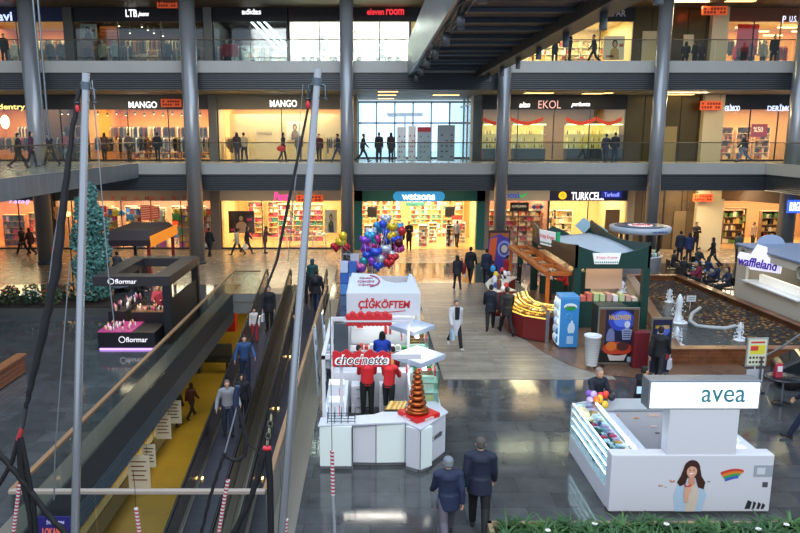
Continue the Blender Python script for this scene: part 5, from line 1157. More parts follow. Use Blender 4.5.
def trap(c, w, h, T, name, txt):
    m = MB().plate([(-w*.42, -h/2), (w*.42, -h/2), (w*.5, h/2), (-w*.5, h/2)], 0, .05, T); sgb = part(name, m, M('#eef2f0', .45, emit=.25), t)
    me = MB()
    for k in range(11): me.box((-w*.38+k*w*.076-.018, -.02, -h*.40), (-w*.38+k*w*.076+.018, 0, -h*.26), T)
    part('sign_dots', me, M('#157048', .5), sgb)
L = Vector(t.location)
c = Vector((8.55, GY0-.06, 2.66))-L; trap(c, 1.02, .40, Matrix.Translation(c), 'sign_board', '')
lettering('Krispy Kreme', M('#d86a80', .5, emit=.2), t, c+Vector((0, -.02, .04)), width=.76, height=.14, shear=.2, ext=.004)
c2 = Vector((GX0-.1, 29.2, 2.85))-L; T = Matrix.Translation(c2) @ Matrix.Rotation(-PI/2+.35, 4, 'Z'); trap(c2, 1.25, .62, T, 'sign_board', '')
lettering('Krispy Kreme', M('#c83a58', .5, emit=.2), t, T @ Vector((0, -.03, .05)), width=1.0, height=.24, rz=-PI/2+.35, shear=.2, ext=.004)
part('sign_edge', MB().box((.62, -.04, -.3), (.70, .12, .34), T), M('#1f9a5a', .5, emit=.1), t)
wpart('counter', MB().box((GX0+.2, GY0+.2, 0), (GX1-.1, GY0+.8, 1.0)), gm, t, bev=.01); wpart('back_counter', MB().box((GX0+.3, GY1-1.0, 0), (GX1-.2, GY1-.5, 1.0)), gm, t)
m = MB()
for k in range(9): m.box((GX0+.35+k*.24, GY0+.3, 1.0), (GX0+.53+k*.24, GY0+.7, 1.12+.2*random.random()))
wpart('doughnut_boxes', m, MR(['#f0e0d0', '#d8a8a0', '#e87a6a', '#f4f0ec', '#c8d8a0']), t, stuff=True)
wpart('lit_panel', MB().box((GX0+.9, GY0+1.6, 1.2), (GX1-.4, GY0+1.66, 2.2)), M('#c8a890', .5, emit=.2), t)
area('kiosk_light', (8.8, 28, 2.5), 2, 4, 60, WARM2)
# white paper cones on the far roof side
for i, (px, py) in enumerate(((584, 226), (599, 233))):
    P = av(px, py, 33.5); b = thing('roof_ornament', ('left', 'right')[i]+' pale blue diamond board above the green kiosk roof', 'ornament', P)
    s = .42; part('board', MB().plate([(-s, 0), (-s*.1, s*.95), (s, .1), (s*.2, -s)], 0, .06), M('#a8ccd8', .5), b); part('pole', MB().tube([(0, .05, 0), (0, .05, -P.z+.02)], .03, 6), DARK, b)
# orange pergola frame
b = thing('orange_frame', 'orange wooden frame jutting left of the green kiosk', 'frame', (6.9, 29.5, 0)); om = M('#b8601e', .5, noise=.15)
a, c, d, e = at(527, 247, 2.1), at(548, 243, 2.1), at(573, 267, 2.1), at(556, 269, 2.1)
a = Vector((6.45, 32.2, 2.05)); c = Vector((7.25, 32.2, 2.05)); d = Vector((7.3, 25.7, 2.05)); e = Vector((6.55, 25.7, 2.05))
for p, q in ((a, c), (c, d), (d, e), (e, a), ((a+e)/2, (c+d)/2), (a*.75+e*.25, c*.75+d*.25), (a*.25+e*.75, c*.25+d*.75)): m = MB(); d_ = (q-p).normalized(); n_ = Vector((-d_.y, d_.x, 0))*.13; m.prism([(p.x+n_.x, p.y+n_.y), (p.x-n_.x, p.y-n_.y), (q.x-n_.x, q.y-n_.y), (q.x+n_.x, q.y+n_.y)], p.z-.07, p.z+.05); wpart('beam', m, om, b)
for p in (a, e): wpart('post', MB().box((p.x-.06, p.y-.06, 0), (p.x+.06, p.y+.06, 2.1)), om, b)
# dark red curved counter with golden goods
t = thing('nut_counter', 'curved dark red counter with a golden lit glass display of nuts and sweets', 'counter', (5.9, 27, 0))
arc = [at(547, 341.5), at(533, 334), at(527, 320), at(525, 306)]
arc = [Vector((5.12, 23.7, 0)), Vector((5.0, 24.6, 0)), Vector((5.05, 25.6, 0)), Vector((5.25, 26.8, 0)), Vector((5.5, 27.8, 0))]
arc = [Vector((6.0, 23.6, 0)), Vector((5.35, 24.1, 0)), Vector((5.0, 24.9, 0)), Vector((4.95, 25.9, 0)), Vector((5.1, 27.0, 0))]
def ribbon(pts, w, z0, z1, name, mat, w0=0.0, z1b=None, **k):
    m = MB(); n = len(pts); off = []
    for i in range(n):
        d = (pts[min(i+1, n-1)]-pts[max(i-1, 0)]).normalized(); off.append(Vector((d.y, -d.x, 0)))
    vs = []
    for i, p in enumerate(pts): a = p+off[i]*w0; b = p+off[i]*w; vs += [(a.x, a.y, z0), (a.x, a.y, z1), (b.x, b.y, z1b or z1), (b.x, b.y, z0)]
    fs = [(0, 1, 2, 3), (4*n-4, 4*n-1, 4*n-2, 4*n-3)]
    for i in range(n-1): a = 4*i; b = a+4; fs += [(a, b, b+1, a+1), (a+1, b+1, b+2, a+2), (a+2, b+2, b+3, a+3), (a+3, b+3, b, a)]
    m.add(vs, fs); return wpart(name, m, mat, t, **k)
dr = M('#6e1c1e', .35)
ribbon(arc, .95, .06, .82, 'counter_body', dr); ribbon(arc, .9, 0, .06, 'plinth', DARK, w0=.06)
for k in range(3): ribbon(arc, .06+.30*(k+1), .83+.10*k, .87+.10*k, 'goods_tray', M('#8a6a2a', .4, .4), w0=.02+.3*k)
for k in range(4): ribbon(arc, .045+.30*k, .84+.10*k, .875+.10*k, 'light_strip', M('#ffd870', .4, emit=1.6), w0=.02+.3*k)
m = MB()
for k in range(3):
    for i in range(len(arc)-1):
        for q in range(5):
            p = arc[i].lerp(arc[i+1], (q+.5)/5); d = (arc[i+1]-arc[i]).normalized(); o = Vector((d.y, -d.x, 0)); c = p+o*(.2+.3*k); m.ball((c.x, c.y, .90+.10*k), (.085, .085, .05), 8)
wpart('sweets', m, MR(['#e8c060', '#b8862e', '#f0dc98', '#7a5a24', '#d8a848', '#f4e8b8'], .4), t, stuff=True)
ribbon(arc, .02, .88, 1.12, 'glass_front', MG('#fff4d8', .06), z1b=1.12)
wpart('metal_end', MB().box((6.0, 23.55, 0), (6.12, 24.5, 1.15)), M('#a8acb0', .25, .9), t)
area('counter_light', (5.6, 25.2, 1.9), .8, 2.6, 30, (1, .8, .4))
t = thing('sweet_counter', 'lower dark red curved counter behind, with white goods on its top', 'counter', (5.6, 28.8, 0))
arc2 = [Vector((4.95, 27.3, 0)), Vector((4.75, 27.9, 0)), Vector((4.8, 28.8, 0)), Vector((5.1, 29.7, 0)), Vector((5.6, 30.6, 0))]
ribbon(arc2, .8, .05, .98, 'counter_body', dr); ribbon(arc2, .75, 0, .05, 'plinth', DARK, w0=.05); ribbon(arc2, .85, .98, 1.03, 'countertop', M('#e8e0d0', .3), w0=-.03)
m = MB()
for i in range(len(arc2)-1):
    for q in range(4):
        p = arc2[i].lerp(arc2[i+1], (q+.5)/4); m.lathe([(.09, 0), (.1, .12+.1*(q % 3)), (.05, .2+.1*(q % 3))], (p.x+.3+.2*(q % 2), p.y, 1.03), 10)
wpart('jars', m, MR(['#f4f0e8', '#e8c83a', '#3a5aa0', '#c83a3a', '#d8d8e0', '#e8b860', '#6a3a24']), t, stuff=True)
# blue drinks fridge
t = thing('drinks_fridge', 'light blue drinks fridge with a green oval logo', 'fridge', (6.62, 23.25, 0))
part('cabinet', MB().box((-.30, -.30, .05), (.32, .38, 1.72)), M('#3f8fd2', .35), t, bev=.015); part('top_crest', MB().box((-.30, -.30, 1.72), (.32, .38, 1.80)), M('#5aa4dc', .35), t, bev=.01); part('foot', MB().box((-.28, -.27, 0), (.30, .36, .05)), DARK, t)
m = MB(); m.box((-.335, -.26, .12), (-.30, .34, 1.68)); part('glass_door', m, M('#d8ecf4', .2, emit=.35), t)
m = MB()
for r in range(5):
    for q in range(4): m.lathe([(.035, 0), (.035, .16), (.015, .22)], (-.36, -.18+q*.14, .2+r*.29), 8)
part('bottles', m, MR(['#ffffff', '#c8e0f0', '#3a80c8', '#e8f4f8']), t, stuff=True)
FT = Matrix.Translation((0, -.305, 0))
part('logo_oval', MB().plate(circ(.02, 1.45, .22, .12), -.008, 0, FT), M('#e8f4f0', .4), t); part('logo_hill', MB().plate(circ(.02, 1.44, .20, .11, 18, PI, 2*PI)+[(.21, 1.45)], -.014, -.008, FT), M('#2a9a4a', .4), t)
lettering('Sütaş', M('#0f4a2a', .4), t, (.02, -.322, 1.46), width=.26, height=.07, bold=.02, ext=.003)
part('printed_ring', MB().tube([Vector((-.02+.10*math.cos(a*PI/9), -.31, 1.12+.10*math.sin(a*PI/9))) for a in range(19)], .008, 4), M('#8fc4ec', .5), t)
part('printed_bottle', MB().plate([(-.02, .55), (.16, .55), (.20, .72), (.17, .86), (.12, .92), (.12, .98), (.06, .98), (.05, .92), (-.02, .84), (-.05, .7)], -.008, 0, FT), M('#d0e4f4', .4), t); part('printed_glass', MB().box((-.06, -.313, .18), (.16, -.305, .45)), M('#a8cdec', .4), t)
# giant cup bin
t = thing('cup_bin', 'tall white dotted paper-cup-shaped bin on thin feet', 'bin', (6.80, 20.98, 0))
part('cup', MB().lathe([(.165, .09), (.17, .10), (.235, .98), (.26, .99), (.265, 1.05), (.23, 1.055), (.22, 1.0)], n=28), M('#dfe2e4', .4), t); m = MB()
for r in range(9):
    for q in range(20): a = (q+.5*(r % 2))*2*PI/20; rr = .178+.0073*r; m.ball((rr*math.cos(a), rr*math.sin(a), .2+r*.08), (.013, .013, .015), 6)
part('printed_dots', m, M('#9aa4a8', .5), t, stuff=True); part('printed_band', MB().lathe([(.196, .52), (.197, .52), (.206, .60), (.203, .60)], n=28), M('#8aa090', .5), t)
for k in range(3): a = k*2.1+.4; part('foot', MB().tube([(.12*math.cos(a), .12*math.sin(a), 0), (.12*math.cos(a), .12*math.sin(a), .12)], .015, 6), W2, t)
# poster stands
FR = []
def pboard(label, x, y, w, h, z0=.06, tilt=.0):
    t = thing('poster_stand', label, 'poster stand', (x, y, 0))
    m = MB(); m.box((-w/2, 0, z0), (w/2, .05, z0+h)); FR[:] = [part('frame', m, M('#8a8478', .4, .6), t, bev=.01)]
    for s in (-1, 1): part('foot', MB().box((s*w*.35-.03, -.18, 0), (s*w*.35+.03, .25, z0)), DARK, t)
    return t
P = at(616, 366); t = pboard('large framed halloween menu board with a full moon and two figures', P.x, P.y, 1.27, 1.80)
F = -.006
def pd(name, pts, col, d=0.0, emit=0): part(name, MB().plate(pts, F-.003-d, F-d), M(col, .5, emit=emit), FR[0])
pd('printed_ground', [(-.59, .12), (.59, .12), (.59, 1.80), (-.59, 1.80)], '#161a3c'); pd('printed_curtain', [(-.59, .5), (-.42, .5), (-.40, 1.8), (-.59, 1.8)], '#5a3a24', .003); pd('printed_curtain', [(.42, .5), (.59, .5), (.59, 1.8), (.44, 1.8)], '#5a3a24', .003)
pd('printed_glow', circ(.08, 1.45, .40, .33), '#2f43b4', .002); pd('printed_moon', circ(.10, 1.50, .27, .25), '#5a78dc', .004); pd('printed_table', [(-.59, .12), (.59, .12), (.59, .46), (-.59, .46)], '#12100f', .004)
lettering('HALLOWEEN', M('#e0b52c', .5), t, (.02, F-.012, 1.56), width=.66, height=.16, bold=.02, ext=.002)
pd('printed_plate', circ(.0, .56, .46, .22), '#b83a22', .006); pd('printed_pumpkin', circ(-.2, .64, .17, .15), '#d06a28', .008); pd('printed_cake', circ(.16, .64, .19, .15), '#4a2420', .008); pd('printed_stand', [(-.22, .18), (.22, .18), (.3, .38), (-.3, .38)], '#c0b8b4', .006)
pd('printed_skull', circ(.26, 1.33, .09, .11), '#c4ccdc', .006); pd('printed_ribs', [(.14, .85), (.38, .85), (.42, 1.16), (.26, 1.22), (.10, 1.16)], '#8a98b8', .006)
for k in range(4): pd('printed_rib_gap', [(.15, .90+k*.07), (.37, .90+k*.07), (.37, .925+k*.07), (.15, .925+k*.07)], '#1c2250', .009)
pd('printed_ghost', [(-.36, .80), (-.1, .80), (-.12, 1.1), (-.2, 1.22), (-.3, 1.18), (-.36, 1.0)], '#6a74a0', .006); pd('printed_badge', [(.32, .14), (.52, .14), (.52, .3), (.32, .3)], '#8fb4c8', .009)
P = at(660, 377); t = pboard('narrower halloween menu board behind the man in black', P.x, P.y+.1, .62, 1.72)
pd('printed_ground', [(-.28, .12), (.28, .12), (.28, 1.72), (-.28, 1.72)], '#17193a'); pd('printed_moon', circ(.05, 1.4, .17, .16), '#4a62c0', .003); lettering('HALLOWEEN', M('#e0b52c', .5), t, (.0, F-.012, 1.5), width=.4, height=.11, bold=.02, ext=.002)
pd('printed_pumpkin', circ(-.08, .95, .15, .14), '#d05a28', .005); pd('printed_plate', circ(.05, .6, .2, .12), '#a83022', .005); pd('printed_ghost', [(-.2, 1.1), (.02, 1.1), (0, 1.35), (-.12, 1.4)], '#9aa4c0', .006)
P = at(640, 372); solo('red_drape', MB().prism([(P.x-.12, P.y+.3), (P.x+.35, P.y+.3), (P.x+.38, P.y+.55), (P.x-.1, P.y+.6)], 0, 1.15), M('#6e1420', .7), 'dark red draped box between the two halloween boards', 'drape', bev=.03)
# dark green cabinet behind the board
b = thing('green_cabinet', 'dark green cabinet behind the large halloween board', 'cabinet', (7.95, 22.9, 0)); part('body', MB().box((-.5, -.35, 0), (.45, .35, 1.55)), M('#17302a', .5), b, bev=.015)
for s in (-1, 1): part('door', MB().box((s*.23-.21, -.37, .1), (s*.23+.21, -.35, 1.45)), M('#1b3830', .5), b)
# price board on the right
P = at(753, 392); t = thing('price_board', 'upright price board with a yellow and red printed sheet near the pond corner', 'board', (P.x, P.y, 0), math.radians(4))
part('frame', MB().box((-.30, 0, .74), (.30, .04, 1.56)), M('#b4b8b4', .4, .5), t, bev=.008); part('sheet', MB().box((-.26, -.004, .78), (.26, 0, 1.52)), M('#d8dcc0', .5), t)
part('printed_patch', MB().box((-.20, -.008, 1.10), (.22, -.004, 1.36)), M('#dcd23c', .5), t); m = MB(); m.box((-.2, -.011, 1.2), (.02, -.008, 1.33)); m.box((-.2, -.011, 1.41), (.2, -.008, 1.46)); part('printed_headline', m, M('#d04038', .5), t)
m = MB()
for r in range(2):
    for q in range(5): m.box((-.21+q*.095, -.009, .84+.13*r), (-.15+q*.095, -.004, .9+.13*r))
part('printed_items', m, MR(['#8a2a24', '#2a4a2a', '#20242a']), t); part('pole', MB().tube([(0, .03, 0), (0, .03, .74)], .02, 8), W2, t); part('foot', MB().box((-.25, -.15, 0), (.25, .2, .03)), DARK, t)
part('lower_sheet', MB().box((-.24, .0, .08), (.24, .02, .66)), M('#b4b8be', .5), t)
# ---- pond
t = thing('fountain_pond', 'long pond with brown wooden rim and dark rippling water', 'pond', (12.3, 27, 0))
PO = [Vector((9.3, 21.2, 0)), Vector((15.4, 21.2, 0)), Vector((14.75, 33.4, 0)), Vector((12.2, 33.4, 0))]
def inset(P, d):
    c = sum(P, Vector())/len(P); n = len(P); out = []
    for i in range(n):
        a, b, e = P[i-1], P[i], P[(i+1) % n]; d1 = (b-a).normalized(); d2 = (e-b).normalized(); n1 = Vector((-d1.y, d1.x, 0)); n2 = Vector((-d2.y, d2.x, 0)); s = (n1+n2).normalized(); out.append(b+s*d/max(.3, s.dot(n1)))
    return out
PI_ = inset(PO, .38); wd = MT('#5a3420', '#6e4228', '#2c1a10', 2.4, .13, rough=.32, noise=.35, nscale=3); wd2 = MT('#6b4026', '#7d4d30', '#38221a', 2.4, .12, rough=.3, noise=.3, nscale=3, axis='xz')
for i in range(4):
    a, b, c, d = PO[i], PO[(i+1) % 4], PI_[(i+1) % 4], PI_[i]
    wpart('rim', MB().prism([(a.x, a.y), (b.x, b.y), (c.x, c.y), (d.x, d.y)], .48, .54), wd2 if i % 2 == 0 else wd, t, bev=.01)
    e, f = inset(PO, .05)[i], inset(PO, .05)[(i+1) % 4]; g, h = inset(PO, .3)[(i+1) % 4], inset(PO, .3)[i]
    wpart('wall', MB().prism([(e.x, e.y), (f.x, f.y), (g.x, g.y), (h.x, h.y)], 0, .48), wd2 if i % 2 == 0 else wd, t)
wm = bpy.data.materials.new('pond_water'); wm.use_nodes = True; n = wm.node_tree.nodes; l = wm.node_tree.links; bs = n['Principled BSDF']; bs.inputs['Roughness'].default_value = .06; bs.inputs['Specular IOR Level'].default_value = .45
tc = n.new('ShaderNodeTexCoord'); ns = n.new('ShaderNodeTexNoise'); ns.inputs['Scale'].default_value = 4.5; ns.inputs['Detail'].default_value = 6; ns.inputs['Roughness'].default_value = .7; bp = n.new('ShaderNodeBump'); bp.inputs['Strength'].default_value = 1.0; bp.inputs['Distance'].default_value = .35
l.new(tc.outputs['Object'], ns.inputs[0]); l.new(ns.outputs['Fac'], bp.inputs['Height']); l.new(bp.outputs[0], bs.inputs['Normal'])
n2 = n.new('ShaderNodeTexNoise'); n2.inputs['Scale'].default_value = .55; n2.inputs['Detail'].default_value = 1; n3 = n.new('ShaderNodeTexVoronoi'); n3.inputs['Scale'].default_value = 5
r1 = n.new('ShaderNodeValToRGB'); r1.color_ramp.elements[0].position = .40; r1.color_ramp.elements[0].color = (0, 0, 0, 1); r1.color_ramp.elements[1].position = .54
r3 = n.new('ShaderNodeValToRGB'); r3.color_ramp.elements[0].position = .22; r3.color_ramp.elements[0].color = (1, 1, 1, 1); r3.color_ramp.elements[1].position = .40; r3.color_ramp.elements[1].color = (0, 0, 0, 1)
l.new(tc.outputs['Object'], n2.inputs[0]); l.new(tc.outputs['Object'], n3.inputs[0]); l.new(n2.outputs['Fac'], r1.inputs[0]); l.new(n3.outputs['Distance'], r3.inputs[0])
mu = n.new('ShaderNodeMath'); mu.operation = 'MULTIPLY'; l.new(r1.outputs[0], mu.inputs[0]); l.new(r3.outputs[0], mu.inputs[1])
mx = n.new('ShaderNodeMix'); mx.data_type = 'RGBA'; mx.inputs[6].default_value = lin('#182024'); mx.inputs[7].default_value = lin('#d89848'); l.new(mu.outputs[0], mx.inputs[0]); l.new(mx.outputs[2], bs.inputs['Base Color']); n4 = n.new('ShaderNodeTexNoise'); n4.inputs['Scale'].default_value = 9; n4.inputs['Detail'].default_value = 3; l.new(tc.outputs['Object'], n4.inputs[0]); r4 = n.new('ShaderNodeValToRGB'); r4.color_ramp.elements[0].position = .45; r4.color_ramp.elements[0].color = lin('#151c20'); r4.color_ramp.elements[1].position = .68; r4.color_ramp.elements[1].color = lin('#56605c'); l.new(n4.outputs['Fac'], r4.inputs[0]); l.new(r4.outputs[0], mx.inputs[6])  # light and dark of the ripples put into the water's base colour
wpart('water', MB().prism([(p.x, p.y) for p in inset(PO, .3)], .2, .3), wm, t)
m = MB()
for k in range(16): m.ball((9.85+k*.33+.1*random.random(), 21.75+.08*random.random(), .33), (.13, .09, .05), 8)
solo('white_pebbles', m, M('#b8bcc0', .5), 'line of pale stones in the water along the near rim of the pond', 'stones', stuff=True)
JM = M('#dfe6ec', .3); 
for i, (px, py, h, r, lab) in enumerate(((678, 322, 1.05, .16, 'tallest white water jet in the middle of the pond'), (669, 302, .55, .09, 'thin white water jet left behind the tallest one'), (676, 345, .62, .13, 'white water jet near the wooden corner, beside the narrow halloween board'), (739, 340, .62, .09, 'white water jet at the right end of the white hose'), (622, 292, .5, .1, 'white water jet at the far left of the pond, by the green kiosk post'))):
    P = at(px, py, .3); m = MB(); b = thing('water_jet', lab, 'water jet', P)
    random.seed(i+3); pr = [(r*1.25, 0), (r*.75, h*.12), (r*.55, h*.4), (r*.7, h*.62), (r*.62, h*.8), (r*.3, h*.95), (.02, h)]; m.lathe(pr, n=12); m.v = [Vector((p.x*random.uniform(.6, 1.45), p.y*random.uniform(.6, 1.45), p.z)) for p in m.v]
    part('spout', m, JM, b); m = MB()
    for k in range(60): a = random.random()*6.28; u = random.random(); rr = r*(.7+.9*random.random()*(1-u)+.3); m.ball((rr*math.cos(a), rr*math.sin(a), u*h*.95), .022*(1.2-u)+.01, 6)
    part('droplets', m, JM, b, stuff=True); part('foam', MB().lathe([(r*2.2, 0), (r*1.8, .03), (r*.8, .05)], n=14), JM, b)
m = MB(); hp = [at(px, py, .33) for px, py in ((700, 308), (692, 314), (690, 321), (697, 326), (710, 327.5), (725, 328.5), (735, 326))]; m.tube(hp, .07, 8); solo('pond_hose', m, M('#a8acae', .5), 'pale curved hose lying in the pond between two jets', 'hose')
P = at(690, 309, .3); b = thing('pond_sign', 'small white sign on a stake in the pond', 'sign', P); part('board', MB().box((-.16, 0, .30), (.2, .02, .54)), M('#c8ccd0', .5), b); part('stake', MB().tube([(0, .02, 0), (0, .02, .4)], .012, 6), W2, b)
[part('printed_line', MB().box((-.1, -.004, z_), (.14, 0, z_+.02)), DARK, b) for z_ in (.38, .45)]
# ---- round kiosk
t = thing('round_kiosk', 'round white kiosk with a flat disc roof and lit logo behind the pond', 'kiosk', (xat(640, 36, 2.4), 36, 0))
part('counter', MB().lathe([(1.12, 0), (1.12, 1.0), (1.18, 1.02), (1.18, 1.06), (.8, 1.06)], n=36), W1, t)
part('roof_disc', MB().lathe([(1.35, 2.22), (1.48, 2.26), (1.5, 2.50), (1.44, 2.54), (.9, 2.50), (.3, 2.50)], n=40), M('#b8c4d2', .4), t)
part('roof_dark_ring', MB().lathe([(.65, 2.525), (1.25, 2.535), (1.26, 2.555), (.65, 2.545)], n=36), M('#5c6878', .4), t)
part('roof_logo', MB().lathe([(.05, 2.56), (.6, 2.56), (.6, 2.58), (.05, 2.58)], n=24), M('#f0d8d8', .4, emit=.6), t); lettering('kahve', M('#b03040', .5, emit=.3), t, (0, -.15, 2.60), width=.9, height=.45, rx=-PI/2+.2, bold=.02)
lettering('MOKKA', M('#2a4a8a', .5), t, (.45, -1.44, 2.38), width=.8, height=.10, rz=.25)
for k in range(5): a = k*2*PI/5-1.35; part('post', MB().box((.95*math.cos(a)-.07, .95*math.sin(a)-.07, 1.0), (.95*math.cos(a)+.07, .95*math.sin(a)+.07, 2.25)), BLACK, t)
part('black_panel', MB().box((-.09, -1.2, .0), (.12, -1.1, 2.2)), BLACK, t); part('orange_logo', MB().plate(circ(-.62, .70, .30, .13), -1.06, -1.03), M('#d8783a', .4), t); part('coffee_machine', MB().box((-.75, -.6, 1.06), (-.1, -.2, 1.5)), M('#2c3440', .3, .4), t, bev=.02)
m = MB()
for k in range(18): a = -1.3+k*.11; m.lathe([(.05, 0), (.055, .14), (.02, .2)], (1.0*math.cos(a), 1.0*math.sin(a), 1.06), 8)
part('cups', m, MR(['#e8ecf0', '#c8a070', '#3a3a40', '#8ab0a0']), t, stuff=True)
area('kiosk_light', (t.location.x, 36, 2.2), 1.2, 1.2, 25, NEUT)
# ---- waffle kiosk
t = thing('waffle_kiosk', 'cream waffle kiosk with arched corners, a serving window and violet lettering', 'kiosk', (17, 27.4, 0))
cm = M('#cfc6b4', .5); WX0, WX1, WY0, WY1 = 15.75, 18.9, 24.4, 30.0
wpart('side_wall', MB().box((WX0, WY0, .15), (WX0+.12, WY1, 1.05)), cm, t, bev=.02); wpart('side_wall', MB().box((WX0, WY0, 1.05), (WX0+.12, WY0+1.0, 2.35)), cm, t); wpart('side_wall', MB().box((WX0, WY1-.7, 1.05), (WX0+.12, WY1, 2.35)), cm, t)
wpart('lintel', MB().box((WX0-.03, WY0, 2.1), (WX0+.12, WY1, 2.42)), cm, t, bev=.02); wpart('front_wall', MB().box((WX0, WY0-.1, .15), (WX1, WY0, 2.35)), cm, t, bev=.02); wpart('back_wall', MB().box((WX0, WY1, .15), (WX1, WY1+.1, 2.35)), cm, t); wpart('far_wall', MB().box((WX1, WY0, .15), (WX1+.1, WY1, 2.35)), cm, t)
wpart('plinth', MB().box((WX0+.1, WY0+.05, 0), (WX1-.1, WY1-.05, .15)), DARK, t)
wpart('roof', MB().box((WX0-.1, WY0-.2, 2.42), (WX1+.2, WY1+.2, 2.52)), M('#7d8ba4', .5), t, bev=.03); wpart('counter_slab', MB().box((WX0-.15, WY0+1.0, 1.05), (WX0+.5, WY1-.7, 1.1)), LW, t); wpart('inner_counter', MB().box((WX0+.9, WY0+.8, .15), (WX0+1.5, WY1-.4, 1.0)), M('#3a3430', .5), t)
wpart('lit_display', MB().box((WX0+.3, WY0+1.6, 1.1), (WX0+.45, WY1-1.2, 1.42)), M('#f4f0e4', .3, emit=.35), t); wpart('inner_back', MB().box((WX1-.4, WY0+.3, .2), (WX1-.3, WY1-.3, 2.2)), M('#2c2520', .6), t)
T = Matrix.Translation((WX0-.12, 28.9, 2.5)) @ Matrix.Rotation(-PI/2, 4, 'Z')
wpart('arched_board', MB().plate(circ(0, 0, .6, .42, 14, 0, PI)+[(-.6, 0)], 0, .06, Matrix.Translation((WX0+1.2, 29.8, 2.5))), M('#9fb0c8', .5), t)
for yy in (WY0+1.05, WY1-.55): wpart('scroll_ornament', MB().tube([Vector((WX0-.06, yy+.22*math.cos(a*PI/8), 2.12+.26*math.sin(a*PI/8))) for a in range(17)], .06, 6), M('#8b8676', .5), t)
L = Vector(t.location); c = Vector((WX0-.25, 28.0, 2.08))
fl_ = Matrix.Translation(c) @ Matrix.Rotation(-PI/2+.45, 4, 'Z'); wpart('leaf_board', MB().plate([(-.95, .05), (-.85, .28), (-.35, .25), (-.12, .68), (.28, .62), (.34, .25), (.98, .10), (.95, -.32), (-.3, -.36)], 0, .06, fl_), M('#e8e4f8', .4, emit=.55), t)
lettering('waffleland', M('#4a2a9a', .5, emit=.2), t, fl_ @ Vector((0, -.03, -.06))-L, width=1.7, height=.38, rz=-PI/2+.45, shear=.2, bold=.02)
wb = thing('wicker_pannier', 'grey hatched round basket hanging on the near end of the waffle kiosk', 'basket', (15.5, 24.0, .55)); part('weave', MB().lathe([(.28, 0), (.42, .2), (.46, .55), (.40, .85), (.2, .95)], n=20, sy=.7), MT('#8f9186', '#a2a497', '#5d5f58', .09, .09, rough=.6, noise=.1, axis='xz', mortar=.012), wb)
part('bracket', MB().box((.2, -.04, .4), (.55, .04, .5)), DARK, wb)
area('kiosk_light', (17, 27.4, 2.3), 1.5, 4, 40, NEUT)
# ---- black ride and glossy table lower right
P = at(781, 404); t = thing('side_table', 'small dark glossy round table with a thin leg at the lower right', 'table', (P.x, P.y, 0))
part('tabletop', MB().lathe([(.48, .70), (.52, .72), (.52, .75), (.48, .76)], n=28, sy=.8), M('#1c2026', .12), t); part('leg', MB().tube([(0, 0, 0), (0, 0, .70)], .025, 8), M('#9aa0a6', .3, .9), t); part('foot', MB().lathe([(.24, 0), (.22, .02), (.03, .04)], n=20), M('#2c3036', .3, .6), t)
b = thing('menu_card', 'red and white card standing on the dark round table', 'card', (P.x-.15, P.y, .76)); part('card', MB().add([(-.1, -.06, 0), (.1, -.02, 0), (.1, .02, 0), (-.1, .1, 0), (-.1, .0, .36), (.1, .02, .36), (.1, .03, .36), (-.1, .03, .36)], [(0, 3, 2, 1), (4, 5, 6, 7), (0, 1, 5, 4), (1, 2, 6, 5), (2, 3, 7, 6), (3, 0, 4, 7)]), M('#a83040', .5), b); part('printed_panel', MB().box((-.07, -.07, .16), (.05, -.045, .3)), M('#e0d8dc', .5), b)
P = at(792, 392); t = thing('children_ride', 'black glossy car-shaped ride with a sloping windscreen behind the round table', 'ride', (P.x+.9, P.y+.35, 0), -.35)
prof = [(-1.1, .15), (1.2, .15), (1.25, .5), (.9, .62), (.55, .66), (.1, .98), (-.5, 1.0), (-.95, .7), (-1.15, .6)]
part('body', MB().plate(prof, -.5, .5), M('#14171c', .15), t, bev=.08); part('windscreen', MB().add([(.62, -.42, .68), (.62, .42, .68), (.14, .38, 1.0), (.14, -.38, 1.0), (.60, -.42, .64), (.60, .42, .64), (.10, .38, .96), (.10, -.38, .96)], [(0, 1, 2, 3), (7, 6, 5, 4), (0, 4, 5, 1), (1, 5, 6, 2), (2, 6, 7, 3), (3, 7, 4, 0)]), M('#8fb8d8', .08, .2), t)
for x in (-.75, .8):
    for y in (-.52, .52): part('wheel', MB().lathe([(.05, -.05), (.22, -.05), (.24, 0), (.22, .05), (.05, .05)], n=18, T=Matrix.Translation((x, y, .24)) @ Matrix.Rotation(PI/2, 4, 'X')), M('#0c0c0e', .5), t)
for y in (-.3, .3): part('headlamp', MB().ball((1.22, y, .45), (.05, .09, .07), 10), M('#a8bccc', .1, .3), t)
m = MB(); m.tube([at(762, 358, 1.0), at(785, 345, 1.0), at(806, 330, 1.0)], .03, 8); q = at(762, 358, 1.0); m.tube([q, Vector((q.x, q.y, 0))], .025, 8); q = at(806, 330, 1.0); m.tube([q, Vector((q.x, q.y, 0))], .025, 8)
solo('guard_rail', m, M('#7c858c', .3, .9), 'curving steel guard rail at the right edge by the pond', 'rail')
